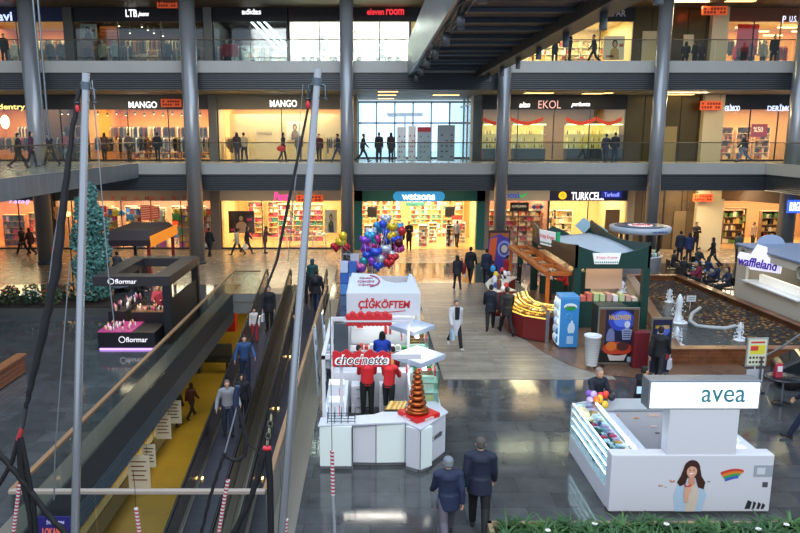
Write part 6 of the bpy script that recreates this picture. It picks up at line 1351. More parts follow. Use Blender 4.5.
# ---- planter in front with tuft plants
t = thing('planter_box', 'low tan-edged planter along the bottom right edge, filled with soil', 'planter', (6.0, 10.6, 0))
m = MB(); X0, X1, Y0_, Y1_ = 2.05, 9.6, 9.2, 11.5
for a, b in (((X0, Y0_), (X1, Y0_+.08)), ((X0, Y1_-.08), (X1, Y1_)), ((X0, Y0_), (X0+.08, Y1_)), ((X1-.08, Y0_), (X1, Y1_))): wpart('edge', MB().box((a[0], a[1], 0), (b[0], b[1], .36)), M('#8d7a5e', .5), t)
wpart('soil', MB().box((X0+.08, Y0_+.08, 0), (X1-.08, Y1_-.08, .28)), M('#2c1d15', .9, noise=.4, scale=20), t)
lfm = [M('#1f451b', .5, noise=.2), M('#2b5622', .5, noise=.2), M('#3c672b', .5, noise=.2)]
protos = []
for v in range(5):
    random.seed(40+v); m = MB(); n = 34
    for k in range(n):
        a = random.random()*2*PI; L = random.uniform(.22, .40); el = random.uniform(.5, 1.25); w_ = random.uniform(.012, .02); vs = []; d = Vector((math.cos(a), math.sin(a), 0)); sd = Vector((-d.y, d.x, 0)); p = Vector((0, 0, 0)); e = el
        for q in range(5): ww = w_*(1, 1.1, .9, .55, .05)[q]; vs += [p-sd*ww, p+sd*ww]; p = p+(d*math.cos(e)+Vector((0, 0, math.sin(e))))*L/4; e -= .38
        m.add(vs, [(2*q, 2*q+1, 2*q+3, 2*q+2) for q in range(4)], True)
    protos.append(m.mesh('tuft_plant'))
random.seed(5); k = 0
for iy in range(5):
    for ix in range(25):
        x = X0+.3+ix*.295+random.uniform(-.08, .08); y = Y1_-.18-iy*.26+random.uniform(-.07, .07)
        if x > X1-.2: continue
        o = bpy.data.objects.new('tuft_plant', protos[k % 5]); COL.objects.link(o); o.location = (x, y, .275); o.rotation_euler = (0, 0, random.random()*6); s = random.uniform(.95, 1.35); o.scale = (s, s, s)
        if not o.data.materials: o.data.materials.append(lfm[k % 3])
        o['label'] = 'green grassy tuft plant in the planter at the bottom right'; o['category'] = 'plant'; o['group'] = 'tuft plants of the front planter'; k += 1
for i in range(9):
    x = 2.9+i*.72+random.uniform(-.2, .2); y = Y1_-.35-.5*random.random(); b = thing('white_flower', 'small white flower among the grassy tufts of the front planter', 'flower', (x, y, .28), group='white flowers of the front planter')
    part('stem', MB().tube([(0, 0, 0), (.02, 0, .22)], .006, 5), lfm[1], b); m = MB()
    for q in range(6): a = q*PI/3; m.ball((.02+.03*math.cos(a), .03*math.sin(a), .235), (.026, .018, .012), 6)
    part('petals', m, M('#d8d8d0', .6), b)
# ---- cosmetics kiosk on the left
t = thing('cosmetics_kiosk', 'black cosmetics kiosk with a square ring canopy and white lettering', 'kiosk', (-8, 25.4, 0)); bk = M('#17161a', .4); bk2 = M('#2a282b', .45)
RX0, RX1, RY0, RY1 = -9.35, -6.75, 23.5, 27.8
for a, b in (((RX0, RY0), (RX1, RY0+.6)), ((RX0, RY1-.6), (RX1, RY1)), ((RX0, RY0+.6), (RX0+.6, RY1-.6)), ((RX1-.6, RY0+.6), (RX1, RY1-.6))): wpart('canopy_beam', MB().box((a[0], a[1], 2.03), (b[0], b[1], 2.36)), bk2, t, bev=.01)
for p in ((RX1-.28, RY0+.05), (RX0+.02, RY1-.3), (RX1-.28, RY1-.3)): wpart('pillar', MB().box((p[0], p[1], 0), (p[0]+.26, p[1]+.26, 2.03)), bk, t)
wpart('screen_wall', MB().box((RX1-.12, RY0+.4, .0), (RX1-.06, RY1-.4, 1.5)), bk, t); L = Vector(t.location)
lettering('flormar', M('#d8d4d8', .5, emit=.7), t, Vector((-8.22, RY0-.015, 2.20))-L, width=.72, height=.16, bold=.01); wpart('logo_ring', MB().tube([Vector((-8.72+.10*math.cos(a*PI/8), RY0-.02, 2.2+.09*math.sin(a*PI/8))) for a in range(17)], .014, 5), M('#d8d4d8', .5, emit=.7), t)
wpart('low_counter', MB().box((-9.05, 22.85, .06), (-7.15, 24.2, .60)), bk, t, bev=.01); wpart('pink_top', MB().box((-9.05, 22.85, .60), (-7.9, 24.2, .63)), M('#b03a78', .4, emit=.15), t); wpart('glow_strip', MB().box((-9.0, 22.82, .0), (-7.2, 24.15, .06)), M('#c890f8', .4, emit=1.6), t)
lettering('flormar', M('#d8d4d8', .5, emit=.7), t, Vector((-7.75, 22.83, .36))-L, width=.72, height=.17, bold=.01); wpart('logo_ring', MB().tube([Vector((-8.24+.10*math.cos(a*PI/8), 22.83, .36+.10*math.sin(a*PI/8))) for a in range(17)], .015, 5), M('#d8d4d8', .5, emit=.7), t)
wpart('tall_counter', MB().box((-8.35, 24.2, 0), (-7.0, 25.1, .95)), bk, t, bev=.01); wpart('tall_counter_top', MB().box((-8.35, 24.2, .95), (-7.0, 25.1, .98)), M('#7a5a3c', .35), t); wpart('left_counter', MB().box((-9.2, 24.3, 0), (-8.6, 26.8, .95)), bk, t)
wpart('copper_panel', MB().box((-7.0, 24.1, .1), (-6.85, 24.9, .95)), M('#7a5640', .35, .3), t)
m = MB()
for k in range(40): xx = -8.95+random.random()*1.0; yy = 22.95+random.random()*1.1; m.lathe([(.03, 0), (.03, .08), (.015, .14)], (xx, yy, .63), 6)
for k in range(26): xx = -8.3+random.random()*1.2; yy = 24.3+random.random()*.6; m.lathe([(.03, 0), (.035, .08), (.015, .13)], (xx, yy, .98), 6)
for k in range(24): xx = -9.15+random.random()*.5; yy = 24.4+random.random()*2.2; m.lathe([(.03, 0), (.035, .12), (.015, .2)], (xx, yy, .95), 6)
wpart('cosmetics', m, MR(['#e8c8b0', '#d86a8a', '#f4f0f0', '#2a2024', '#e8b080', '#f0e0e8']), t, stuff=True)
area('kiosk_light', (-8.1, 24.6, 2.0), 1.8, .5, 22, WARM2)
# ---- cafe stall behind it
t = thing('cafe_stall', 'dark brown roofed cafe stall with an orange side panel left of the toy shop', 'stall', (-11.4, 35.3, 0))
m = MB(); m.add([(-12.6, 33, 2.2), (-10.3, 33, 2.2), (-10.3, 37.5, 2.2), (-12.6, 37.5, 2.2), (-12.4, 33.6, 2.6), (-10.5, 33.6, 2.6), (-10.5, 37.0, 2.6), (-12.4, 37.0, 2.6)], [(0, 3, 2, 1), (4, 5, 6, 7), (0, 1, 5, 4), (1, 2, 6, 5), (2, 3, 7, 6), (3, 0, 4, 7)]); wpart('roof', m, M('#3a3030', .6), t)
wpart('valance', MB().box((-12.62, 32.95, 1.95), (-10.28, 33, 2.22)), M('#2a1c20', .6), t); wpart('orange_side', MB().box((-10.3, 33, 1.9), (-10.22, 37.5, 2.4)), M('#e0801e', .5, emit=.6), t)
for p in ((-12.5, 33.1), (-10.5, 33.1), (-12.5, 37.2), (-10.5, 37.2)): wpart('post', MB().box((p[0], p[1], 0), (p[0]+.14, p[1]+.14, 2.2)), M('#7a1a1c' if p[0] > -11 else '#241c1c', .5), t)
wpart('counter', MB().box((-12.3, 33.4, 0), (-10.6, 34.1, 1.0)), M('#3a2a20', .5), t); m = MB()
for k in range(16): m.lathe([(.06, 0), (.07, .15), (.02, .24)], (-12.1+k*.09, 33.5+.3*(k % 2), 1.0), 7)
wpart('cafe_goods', m, MR(['#e8e8e8', '#4a6a4a', '#c83a2a', '#2a2a2a', '#a8c8e0', '#d8b880']), t, stuff=True)
P = at(130, 262); b = thing('cafe_umbrella_table', 'pale cloth-covered table in front of the cafe stall', 'table', (-11.6, 31.9, 0)); part('cloth', MB().lathe([(.62, .28), (.56, .74), (.54, .76), (.02, .765)], n=16), M('#b8c4d4', .7), b); part('leg', MB().tube([(0, 0, 0), (0, 0, .74)], .04, 8), DARK, b)
# ---- plant bed and columnar tree
t = thing('plant_bed', 'low stone-edged bed of shrubs along the left walkway', 'plant bed', (-14, 28.6, 0)); wpart('edging', MB().box((-20, 27.6, 0), (-10.3, 29.8, .25)), M('#4a4a48', .6), t); wpart('soil', MB().box((-19.9, 27.7, .25), (-10.4, 29.7, .28)), M('#2a1e18', .9), t)
def leafball(m, c, r, n, s=.07):
    for _ in range(n):
        while True:
            v = Vector((random.uniform(-1, 1), random.uniform(-1, 1), random.uniform(-1, 1)))
            if .55 < v.length <= 1: break
        p = Vector((c[0]+v.x*r[0], c[1]+v.y*r[1], c[2]+v.z*r[2])); a = Vector((random.uniform(-1, 1), random.uniform(-1, 1), random.uniform(-.4, 1))).normalized(); b = a.cross(Vector((random.uniform(-1, 1), random.uniform(-1, 1), .3))).normalized()
        m.add([p-b*s*.35, p+a*s*.6, p+b*s*.35, p-a*s*.6], [(0, 1, 2, 3)])
random.seed(21); fm = [M('#3c4a2c', .6), M('#4c5c3a', .6), M('#28402e', .6)]
for i in range(22):
    x = -19.6+i*.42; yy = 28.1+.9*(i % 2); r = random.uniform(.3, .42); m = MB(); leafball(m, (0, 0, r*.9), (r, r, r*.95), 170, .12); b = thing('bed_shrub', 'round leafy shrub in the bed along the left walkway', 'shrub', (x, yy, .27), group='shrubs of the left bed')
    if abs(x+11.15) < 1.0: COL.objects.unlink(b); bpy.data.objects.remove(b); continue
    fo_ = part('foliage', m, fm[i % 3], b); part('stem', MB().tube([(0, 0, 0), (0, 0, r)], .03, 5), M('#3a2a1c', .8), b)
    if i % 2 == 0 or i > 16:
        m = MB(); col = '#b8bcae' if i % 4 else '#a82a34'
        for q in range(12): a = random.random()*6.28; e = random.uniform(.2, 1.3); m.ball((r*math.cos(a)*math.cos(e), r*math.sin(a)*math.cos(e), r*.9+r*math.sin(e)), (.05, .05, .03), 6)
        part('blossoms', m, M(col, .7), fo_, stuff=True)
P = Vector((xat(92, 28.6, 1.5), 28.7, .26)); t = thing('column_tree', 'tall blue-green columnar tree beside the left steel pole', 'tree', P); m = MB(); random.seed(3)
for k in range(11): z = .5+k*.40; r = (.74 if k < 8 else .74-.15*(k-7)); leafball(m, (.1*math.sin(k*2), .08*math.cos(k*3), z), (r, r, .42), 650, .14)
part('foliage', m, M('#56867f', .65, noise=.25, scale=3), t); part('trunk', MB().tube([(0, 0, 0), (0, 0, 4.3)], [.09, .03], 8), M('#3a2a20', .8), t)
t = thing('tree_lamp', 'small yellow glowing lamp beside the crown of the columnar tree', 'lamp', av(68, 214, 29.5)); part('bulb', MB().ball((0, 0, 0), .11, 10), M('#ffcf70', .4, emit=2.5), t); part('pole', MB().tube([(0, 0, -.1), (0, 0, -t.location.z)], .025, 6), BLACK, t)
t = thing('red_signboard', 'narrow red sign post beside the dark rope bundle on the left', 'sign', at(57, 290)); part('panel', MB().box((-.12, 0, .4), (.12, .05, 2.0)), M('#b8202a', .5, emit=.15), t); part('white_mark', MB().box((-.07, -.01, .6), (.05, 0, .9)), M('#e8e8e8', .5), t); part('post', MB().box((-.03, 0, 0), (.03, .04, .4)), DARK, t)
# wooden bench box far left
t = thing('wooden_planter', 'slatted reddish wooden box at the left edge of the dark floor', 'planter', (-11.6, 19.4, 0))
for k in range(4): wpart('slat', MB().box((-13.2, 18.45, .04+k*.13), (-10.35, 18.5, .155+k*.13)).box((-10.4, 18.5, .04+k*.13), (-10.35, 20.5, .155+k*.13)), M('#7a4a30', .45, noise=.2), t)
wpart('top_board', MB().box((-13.25, 18.4, .55), (-10.3, 18.7, .6)).box((-10.6, 18.7, .55), (-10.3, 20.55, .6)), M('#8d5c3a', .4, noise=.2), t); wpart('liner', MB().box((-13.1, 18.6, 0), (-10.5, 20.4, .5)), M('#26221f', .8), t)
m = MB(); random.seed(8); leafball(m, (-12.4, 19.4, .75), (.7, .7, .35), 500, .14); solo('planter_shrub', m, fm[2], 'dark leafy shrub in the slatted wooden box', 'shrub')
# ---- basement odds
t = thing('black_bench', 'black bench with two legs on the yellow basement floor', 'bench', (at(215, 372, -5.5).x, at(215, 372, -5.5).y, -5.5)); part('seat', MB().box((-1.0, -.3, .62), (.9, .3, .78)), M('#1c1c1e', .5), t, bev=.02); part('backrest', MB().box((-1.0, .25, .78), (.9, .33, 1.5)), M('#3a3c40', .5), t, bev=.02)
for s in (-.8, .7): part('leg', MB().box((s-.05, -.25, 0), (s+.05, .25, .62)), BLACK, t)
P = at(229, 330, -5.5); t = thing('red_stall', 'small red box stand on the yellow basement floor', 'stand', P); part('body', MB().box((-.5, -.4, 0), (.5, .4, 1.3)), M('#c02a24', .5), t, bev=.02); part('top', MB().box((-.55, -.45, 1.3), (.55, .45, 1.36)), M('#e0a090', .5), t)
for i, (px, py, w, h) in enumerate(((139, 472, .60, .95), (149, 456, .38, .7), (163, 427, .5, .8), (173, 412, .55, .8))):
    P = av(px, py, at(px, py, -2.0).y); t = thing('hanging_poster', ('white printed notice hanging lowest under the ribbed well edge', 'narrow white notice behind the lowest one under the ribbed well edge', 'pale notice under the ribbed edge near the walking man in the basement', 'white notice with dark figure print nearest the basement walkers')[i], 'notice', P)
    part('sheet', MB().box((-w/2, 0, -h/2), (w/2, .02, h/2)), M('#cfc8b4', .6), t); m = MB()
    for q in range(5): m.box((-w*.35, -.006, h*(.3-.14*q)), (w*(.35-.1*(q % 2)), 0, h*(.3-.14*q)+.03))
    part('printed_lines', m, M('#6a2a22' if i % 2 == 0 else '#2a2a2a', .6), t); m = MB()
    for s in (-1, 1): m.tube([(s*w*.4, .01, h/2), (s*w*.4, .01, -P.z-.95 if False else (-1.2-P.z))], .006, 4)
    part('hanging_wires', m, DARK, t)
t = thing('low_rail', 'pale low barrier along the edge of the yellow basement floor', 'barrier', (-8.6, 18, -5.5)); wpart('panel', MB().box((-8.65, 8, -5.48), (-8.55, 30, -4.75)), M('#b8b098', .6), t); wpart('cap', MB().box((-8.7, 8, -4.75), (-8.5, 30, -4.68)), M('#8a8468', .6), t)
# ---- trampoline poles, ropes
Ys = 10.0
def tip(px, py, Y=Ys): return av(px, py, Y)
polem = M('#c3c7cb', .22, .85)
pa0 = Vector((-4.62, 10.0, 0)); pa1 = tip(86, 73); pb0 = Vector((-1.45, 10.0, 0)); pb1 = tip(318, 69)
for i, (p0, p1, lab) in enumerate(((pa0, pa1, 'left tall steel trampoline pole, leaning slightly right, in the foreground'), (pb0, pb1, 'right tall steel trampoline pole, leaning right, between the travelators and the white stand'))):
    t = thing('trampoline_pole', lab, 'pole', p0); d = p1-p0
    tb_ = part('tube', MB().tube([(0, 0, 0), d*.5, d], [.066, .060, .050], 20), polem, t); part('collar', MB().tube([d*.972, d*.985], .066, 16), M('#6a747e', .3, .9), t); part('base_plate', MB().box((-.25, -.25, 0), (.25, .25, .02)), M('#5a5e64', .4, .8), t)
    for s in (-1, 1): m = MB(); m.tube([d*.975, d*.975+Vector((s*.11, 0, -.02)), d*.965+Vector((s*.12, 0, -.10))], .018, 6); m.lathe([(.02, -.012), (.04, -.012), (.04, .012), (.02, .012)], d*.965+Vector((s*.12, 0, -.12)), 12); part('pulley', m, M('#4a525a', .3, .9), tb_)
    part('red_marker', MB().ball(d*.955+Vector((-.11, -.02, -.12)), (.03, .03, .06), 8), M('#b82030', .5), t)
def cord(label, pts, r, mat, name='rope', cat='rope', n=6, group=None, wob=0):
    P = [tip(*p) if len(p) == 2 else av(p[0], p[1], p[2]) for p in pts]
    if wob:
        Q = []
        for i in range(len(P)-1):
            for k in range(6): Q.append(P[i].lerp(P[i+1], k/6)+Vector((wob*math.sin((i*6+k)*2.1), wob*math.cos((i*6+k)*1.7), 0)))
        P = Q+[P[-1]]
        if isinstance(r, list): r = [r[i//6]+(r[min(i//6+1, len(r)-1)]-r[i//6])*(i % 6)/6 for i in range(len(P))]
    m = MB(); m.tube(P, r, n); return solo(name, m, mat, label, cat, group=group)
rope = M('#0d0e12', .7); wire = M('#8b9298', .4, .7)
cord('thick black bungee bundle hanging from the left pole head down to the left', [(80, 84), (72, 133), (64, 200), (57, 266), (44, 330), (31, 385), (26, 408)], [.03, .035, .05, .065, .06, .045, .03], rope, wob=.008)
cord('thin wire beside the black bundle, from the left pole head', [(79, 86), (64, 180), (53, 250), (47, 300), (37, 360), (27, 408)], .011, wire)
cord('thin wire falling right of the left pole past the columnar tree', [(92, 80), (99, 160), (108, 270), (115, 330)], .008, wire)
cord('thin wire between the left pole and the black bundle, down to the near rail', [(70, 262), (66, 310), (59, 400), (55, 455), (54, 500)], .010, wire)
cord('black carabiner cord above the left harness', [(26, 408), (24, 420), (22, 430)], .028, M('#5a6068', .3, .9), cat='cord')
cord('red knotted loop of the left harness', [(22, 428), (20, 434), (18, 440)], .035, M('#a83030', .6), cat='loop')
for i, pts in enumerate(([(19, 437), (12, 462), (2, 480), (-6, 492)], [(20, 437), (22, 470), (28, 500), (32, 540)], [(21, 437), (26, 462), (34, 505), (36, 540)], [(19, 438), (20, 470), (24, 490), (31, 520)])):
    cord('black strap of the left harness fanning from the red loop', pts, .035, rope, name='harness_strap', cat='strap', group='straps of the left harness')
cord('long black strap crossing from the left edge down to the violet sign', [(-6, 448), (14, 470), (32, 493), (48, 515), (68, 536)], .045, rope, name='harness_strap', cat='strap', wob=.006)
cord('black bungee rope from the right pole head down across the left travelator', [(313, 84), (303, 133), (291, 190), (277, 260), (262, 300), (250, 350), (240, 392)], [.016, .02, .024, .022, .016, .012, .02], rope)
cord('thin wire from the right pole head, inner side', [(314, 84), (300, 150), (289, 230)], .006, wire); cord('thin wire in front of the hosiery shop window', [(303, 84, 20), (296, 170, 20), (288, 262, 20)], .010, wire)
cord('dark blue clip above the hanging loop on the left travelator', [(238, 386), (236, 396), (236, 406)], .05, M('#1a2440', .5), name='clip', cat='clip')
cord('pale steel rod hanging from the blue clip', [(237, 407), (231, 430), (224, 456)], .012, M('#b4bac0', .3, .8), cat='rod', name='rod')
cord('black rope loop hanging from the blue clip between the travelators', [(238, 407), (243, 425), (247, 443), (245, 455), (237, 461), (229, 458), (224, 453)], .03, rope, wob=.005)
cord('black rope from the loop down past the pale rail', [(224, 454), (217, 475), (209, 500), (201, 535)], .028, rope, wob=.006)
cord('short black tie between the rope loop and the red buckle', [(249, 444), (256, 450), (262, 457)], .014, rope)
for k in range(5):
    P0 = tip(271.0-.9*k, 418+6*k); m = MB(); m.tube([P0+Vector((.035*math.cos(a*PI/5)*(1 if k % 2 else .3), .03*math.sin(a*PI/5)*(.3 if k % 2 else 1), .055*math.sin(a*PI/5))) for a in range(11)], .010, 5); solo('chain_link', m, M('#7c7a68', .35, .9), 'steel chain link above the red buckle of the right harness', 'chain link', group='chain above the right harness')
cord('red double buckle of the right harness', [(263, 448), (267, 448.5), (271, 448)], .04, M('#c8283a', .5), name='buckle', cat='buckle')
cord('black vertical strap hanging from the red buckle', [(268, 450), (270, 480), (271, 538)], .055, rope, name='harness_strap', cat='strap'); cord('black slanting strap from the red buckle down left', [(265, 450), (258, 478), (248, 505), (231, 538)], .05, rope, name='harness_strap', cat='strap', wob=.008)
# striped ropes
def stripe_mat():
    m = bpy.data.materials.new('striped_rope'); m.use_nodes = True; n = m.node_tree.nodes; l = m.node_tree.links; tc = n.new('ShaderNodeTexCoord'); sp = n.new('ShaderNodeSeparateXYZ'); l.new(tc.outputs['Object'], sp.inputs[0])
    a = n.new('ShaderNodeMath'); a.operation = 'MULTIPLY_ADD'; a.inputs[1].default_value = 6.5; l.new(sp.outputs['X'], a.inputs[2]); l.new(sp.outputs['Z'], a.inputs[0])
    b = n.new('ShaderNodeMath'); b.operation = 'MULTIPLY'; b.inputs[1].default_value = 14.0; 
    f = n.new('ShaderNodeMath'); f.operation = 'FRACT'; c = n.new('ShaderNodeMath'); c.operation = 'MULTIPLY'; c.inputs[1].default_value = 2.6
    l.new(a.outputs[0], c.inputs[0]); l.new(c.outputs[0], f.inputs[0]); g = n.new('ShaderNodeMath'); g.operation = 'GREATER_THAN'; g.inputs[1].default_value = .5; l.new(f.outputs[0], g.inputs[0])
    mx = n.new('ShaderNodeMix'); mx.data_type = 'RGBA'; mx.inputs[6].default_value = lin('#c9c2c4'); mx.inputs[7].default_value = lin('#9c2634'); l.new(g.outputs[0], mx.inputs[0]); l.new(mx.outputs[2], n['Principled BSDF'].inputs['Base Color']); n['Principled BSDF'].inputs['Roughness'].default_value = .7
    return m
SM = stripe_mat()
for pts, lab in (([(332, 451), (332.5, 473), (333, 495)], 'red and white striped rope hanging in front of the white chocolate stand'), ([(228, 480), (223, 507), (218, 538)], 'red and white striped rope hanging over the end of the travelators'),
                 ([(286.5, 519), (285, 538)], 'red and white striped rope end at the foot of the right pole'), ([(136, 508), (138, 522), (140, 538)], 'red and white striped rope over the yellow basement floor'), ([(20, 483), (17, 505), (13, 538)], 'blue-shaded striped rope at the bottom left corner')):
    cord(lab, pts, .030, SM, name='striped_rope', n=10)
cord('grey tube continuing below the striped rope by the white stand', [(333, 495), (334, 515), (335, 538)], .026, M('#9aa2aa', .4, .3), name='tube', cat='tube')
cord('thin dark line from the ceiling to the striped rope by the white stand', [(330, 300), (331, 380), (332, 451)], .006, DARK); cord('thin dark line above the striped rope over the basement floor', [(133, 470), (135, 490), (136, 508)], .005, DARK)
for i, (a, b) in enumerate((((32, -10), (45, 140)), ((37, -10), (49, 140)))):
    cord(('left of the two thin steel stay cables at the top left', 'right of the two thin steel stay cables at the top left')[i], [(a[0], a[1], 24), (b[0], b[1], 24)], .035, M('#6d757c', .35, .8), name='stay_cable', cat='cable')
# violet sign bottom left
P0 = av(55, 517, 11.2); b = thing('violet_sign', 'violet sign with orange lettering behind the near railing, bottom left', 'sign', (P0.x, 11.2, 0)); w_ = .60; hz = P0.z
part('panel', MB().box((-w_/2, 0, hz-.75), (w_/2, .03, hz)), M('#221c66', .5, emit=.1), b); lettering('İK ZON', M('#c8c4e8', .5), b, (.0, -.01, hz-.09), width=.3, height=.07); lettering('LOKANTA', M('#d86a58', .5, emit=.2), b, (-.02, -.01, hz-.27), width=.42, height=.13, bold=.01)
for s in (-1, 1): part('post', MB().box((s*.2-.015, .03, 0), (s*.2+.015, .05, hz-.1)), DARK, b)
# ------------------------------------------------------------ the people
D = math.degrees
def ab(label, px, Y, z, **k): return person(label, xat(px, Y, z+.9), Y, z, **k)
# foreground couple
person('older man in navy jacket and black trousers walking away, right of the foreground pair', 1.95, 11.75, face=8, pose='stroll', top='#141d33', legs='#0f1014', hair='#4e4844', h=1.78, coat=1, lod=1, build=1.12)
person('shorter person in dark blue coat and grey cap walking away, left of the foreground pair', 1.36, 11.45, face=-4, pose='walk2', top='#15223f', legs='#54505a', hair='#70787f', hs=2, h=1.60, coat=1, lod=1, build=1.15)
# man in white coat etc. on the boarded walkway
pp('man in an open white coat and dark clothes walking toward the camera', 455, 348, face=168, pose='walk', top='#c9cad2', legs='#14161a', hair='#5a4a40', h=1.72, coat=2, lod=1, bag=('R', '#a8c4dc', 'pale blue carrier bag held by the man in the white coat'), shoes='#d0d0d0')
P = at(455, 348); 
person_shirt = MB(); person_shirt.plate([(-.07, 1.02), (.07, 1.02), (.085, 1.44), (-.085, 1.44)], -.165, -.15)
o = part('shirt_front', person_shirt, M('#15181c', .7), [c for c in COL.objects if c.get('label') == 'man in an open white coat and dark clothes walking toward the camera'][0]); o.rotation_euler = (0, 0, PI); 
pp('man in a dark blue jacket walking away, left of the pair beside the red counter', 490, 330, face=10, pose='walk2', top='#151b2c', legs='#11131a', h=1.74, coat=1, lod=1, build=1.05)
pp('man in a black jacket walking away, right of the pair beside the red counter', 506, 334, face=-6, pose='walk', top='#15161c', legs='#101116', hair='#2a201c', h=1.78, coat=1, lod=1, build=1.08)
pp('woman in a dark coat with long hair walking on the far end of the boards', 457, 290, face=-10, pose='stroll', top='#1c2028', legs='#121318', hs=1, h=1.62, coat=1)
x = at(463, 288); b = thing('shoulder_bag', 'red shoulder bag of the woman at the far end of the boards', 'bag', (x.x, x.y, .75)); part('bag_body', MB().ball((0, 0, .2), (.13, .16, .30), 12), M('#7e1622', .6), b); part('strap', MB().tube([(0, 0, .45), (-.12, .02, .68)], .02, 6), M('#7e1622', .6), b)
pp('tall man in black with a pale carrier bag, left of two near the striped banner', 470, 283, face=20, pose='walk', top='#111216', legs='#0f1014', h=1.84, coat=1, bag=('L', '#d8d4cc', 'pale carrier bag between the two dark-clothed men'))
pp('man in a dark navy jacket near the purple and orange banner', 486, 285, face=14, pose='stroll', top='#16203a', legs='#12141a', h=1.74, coat=1)
pp('child with a bright blue backpack standing by the sweet counter', 492, 292, face=6, pose='stand', top='#16181e', legs='#14161a', h=1.45, pack=('#3fa0e0', 'bright blue backpack on the child by the sweet counter'))
pp('person in a red jacket standing in front of the sweet counter', 505, 288, face=60, pose='work', top='#a81c30', legs='#1a1a1e', h=1.55)
pp('bent person in dark patterned clothes beside the child with the blue backpack', 498, 303, face=30, pose='bend', top='#25282e', legs='#1a1c22', h=1.5)
pp('seller in a red top behind the golden counter', 565, 305, face=-80, pose='work', top='#a82028', legs='#16161a', h=1.62, z=0)
pp('seller in white behind the golden counter', 549, 300, face=-90, pose='work', top='#c8ccd4', legs='#2a2c30', h=1.68)
pp('seller in a blue shirt behind the sweet counter', 535, 288, face=-80, pose='work', top='#2a4a90', legs='#1a1a1e', h=1.66)
pp('customer in dark green standing beyond the sweet counter', 519, 281, face=120, pose='stand', top='#1e3428', legs='#16181c', h=1.7)
b = thing('standing_banner', 'purple and orange striped standing banner at the foot of the column', 'banner', (at(497, 275).x, 35.0, 0)); T = Matrix.Identity(4)
part('board', MB().plate([(-.7, 0), (.55, 0), (.6, 1.3), (.35, 2.0), (-.1, 2.25), (-.6, 2.0), (-.72, 1.2)], 0, .06), M('#4a3a90', .5), b); part('orange_patch', MB().plate([(-.7, .5), (-.35, .5), (-.2, 2.1), (-.55, 2.0)], -.015, 0), M('#d85a28', .5), b)
for r_, c_ in ((.42, '#8a90c8'), (.30, '#3a3a80'), (.2, '#c8b8a8')): part('printed_ring', MB().plate(circ(.15, 1.5, r_*.8, r_), -.02-.01*(.42-r_)*10, 0), M(c_, .5), b)
b = thing('menu_stand', 'tall board of food photographs left of the column by the teal shop', 'board', (at(487, 257).x, 37.5, 0)); part('board', MB().box((-.6, 0, .1), (.55, .05, 2.1)), M('#3a2a20', .5), b)
for k in range(5): part('food_photo', MB().box((-.52, -.01, .2+.37*k), (.48, 0, .48+.37*k)), M(['#c86a2a', '#e8b070', '#8a3a20', '#d8d0b0', '#a85a30'][k], .5), b)
part('foot', MB().box((-.5, -.2, 0), (.5, .25, .1)), DARK, b)
# in the stands
person('blonde staff woman in a red top, left of the two in the chocolate stand', -.07, 17.15, face=-6, pose='crossed', top='#b0141e', legs='#121316', hair='#a07c50', hs=1, h=1.64, lod=1, build=1.1)
person('blonde staff woman in a red top beside the glass cabinet of the chocolate stand', .47, 17.0, face=25, pose='work', top='#b0141e', legs='#151821', hair='#b08648', hs=1, h=1.62, lod=1)
person('woman in a bright blue top with dark hair at the kebab kiosk counter', .33, 19.12, face=8, pose='work', top='#1840b0', legs='#16181e', hair='#141216', hs=1, h=1.64, lod=1, build=1.05)
person('dark-haired person in a black and red jacket behind the lettered sign', -.38, 18.6, face=60, pose='work', top='#3a1218', legs='#16181e', hair='#181214', h=1.42)
person('dark-haired person in a red jacket standing right behind the lettered sign', .62, 18.5, face=-30, pose='stand', top='#8a1420', legs='#16181e', hair='#20181a', h=1.42)
person('balding man in a dark blue jacket standing behind the phone stand', 5.30, 15.95, face=160, pose='work', top='#141c2c', legs='#14161a', hair='#8d7f76', h=1.70, lod=1, build=1.08)
person('dark-clothed person seen from the side behind the lit sign of the phone stand', 6.45, 16.2, face=75, pose='work', top='#14161c', legs='#14161a', hair='#1c1614', h=1.62, lod=1)
b = thing('tablet', 'pale tablet screen held by the person behind the lit sign', 'tablet', (6.35, 15.85, 1.08)); part('screen', MB().box((-.11, 0, 0), (.11, .02, .17)), M('#a8c8e0', .3, emit=.4), b); part('case', MB().box((-.12, .02, -.01), (.12, .03, .18)), DARK, b)
P = at(657, 384); person('man in a black t-shirt carrying a white bag past the halloween boards', P.x, P.y, face=35, pose='walk', top='#131418', legs='#14161c', hair='#1a1614', h=1.76, lod=1, bag=('R', '#c8c8d4', 'white carrier bag of the man in the black t-shirt'))
P = at(800, 440); person('person in dark blue trousers stepping in from the right edge', P.x+.15, P.y, face=-60, pose='walk', top='#141a2c', legs='#15203c', h=1.76, lod=1)
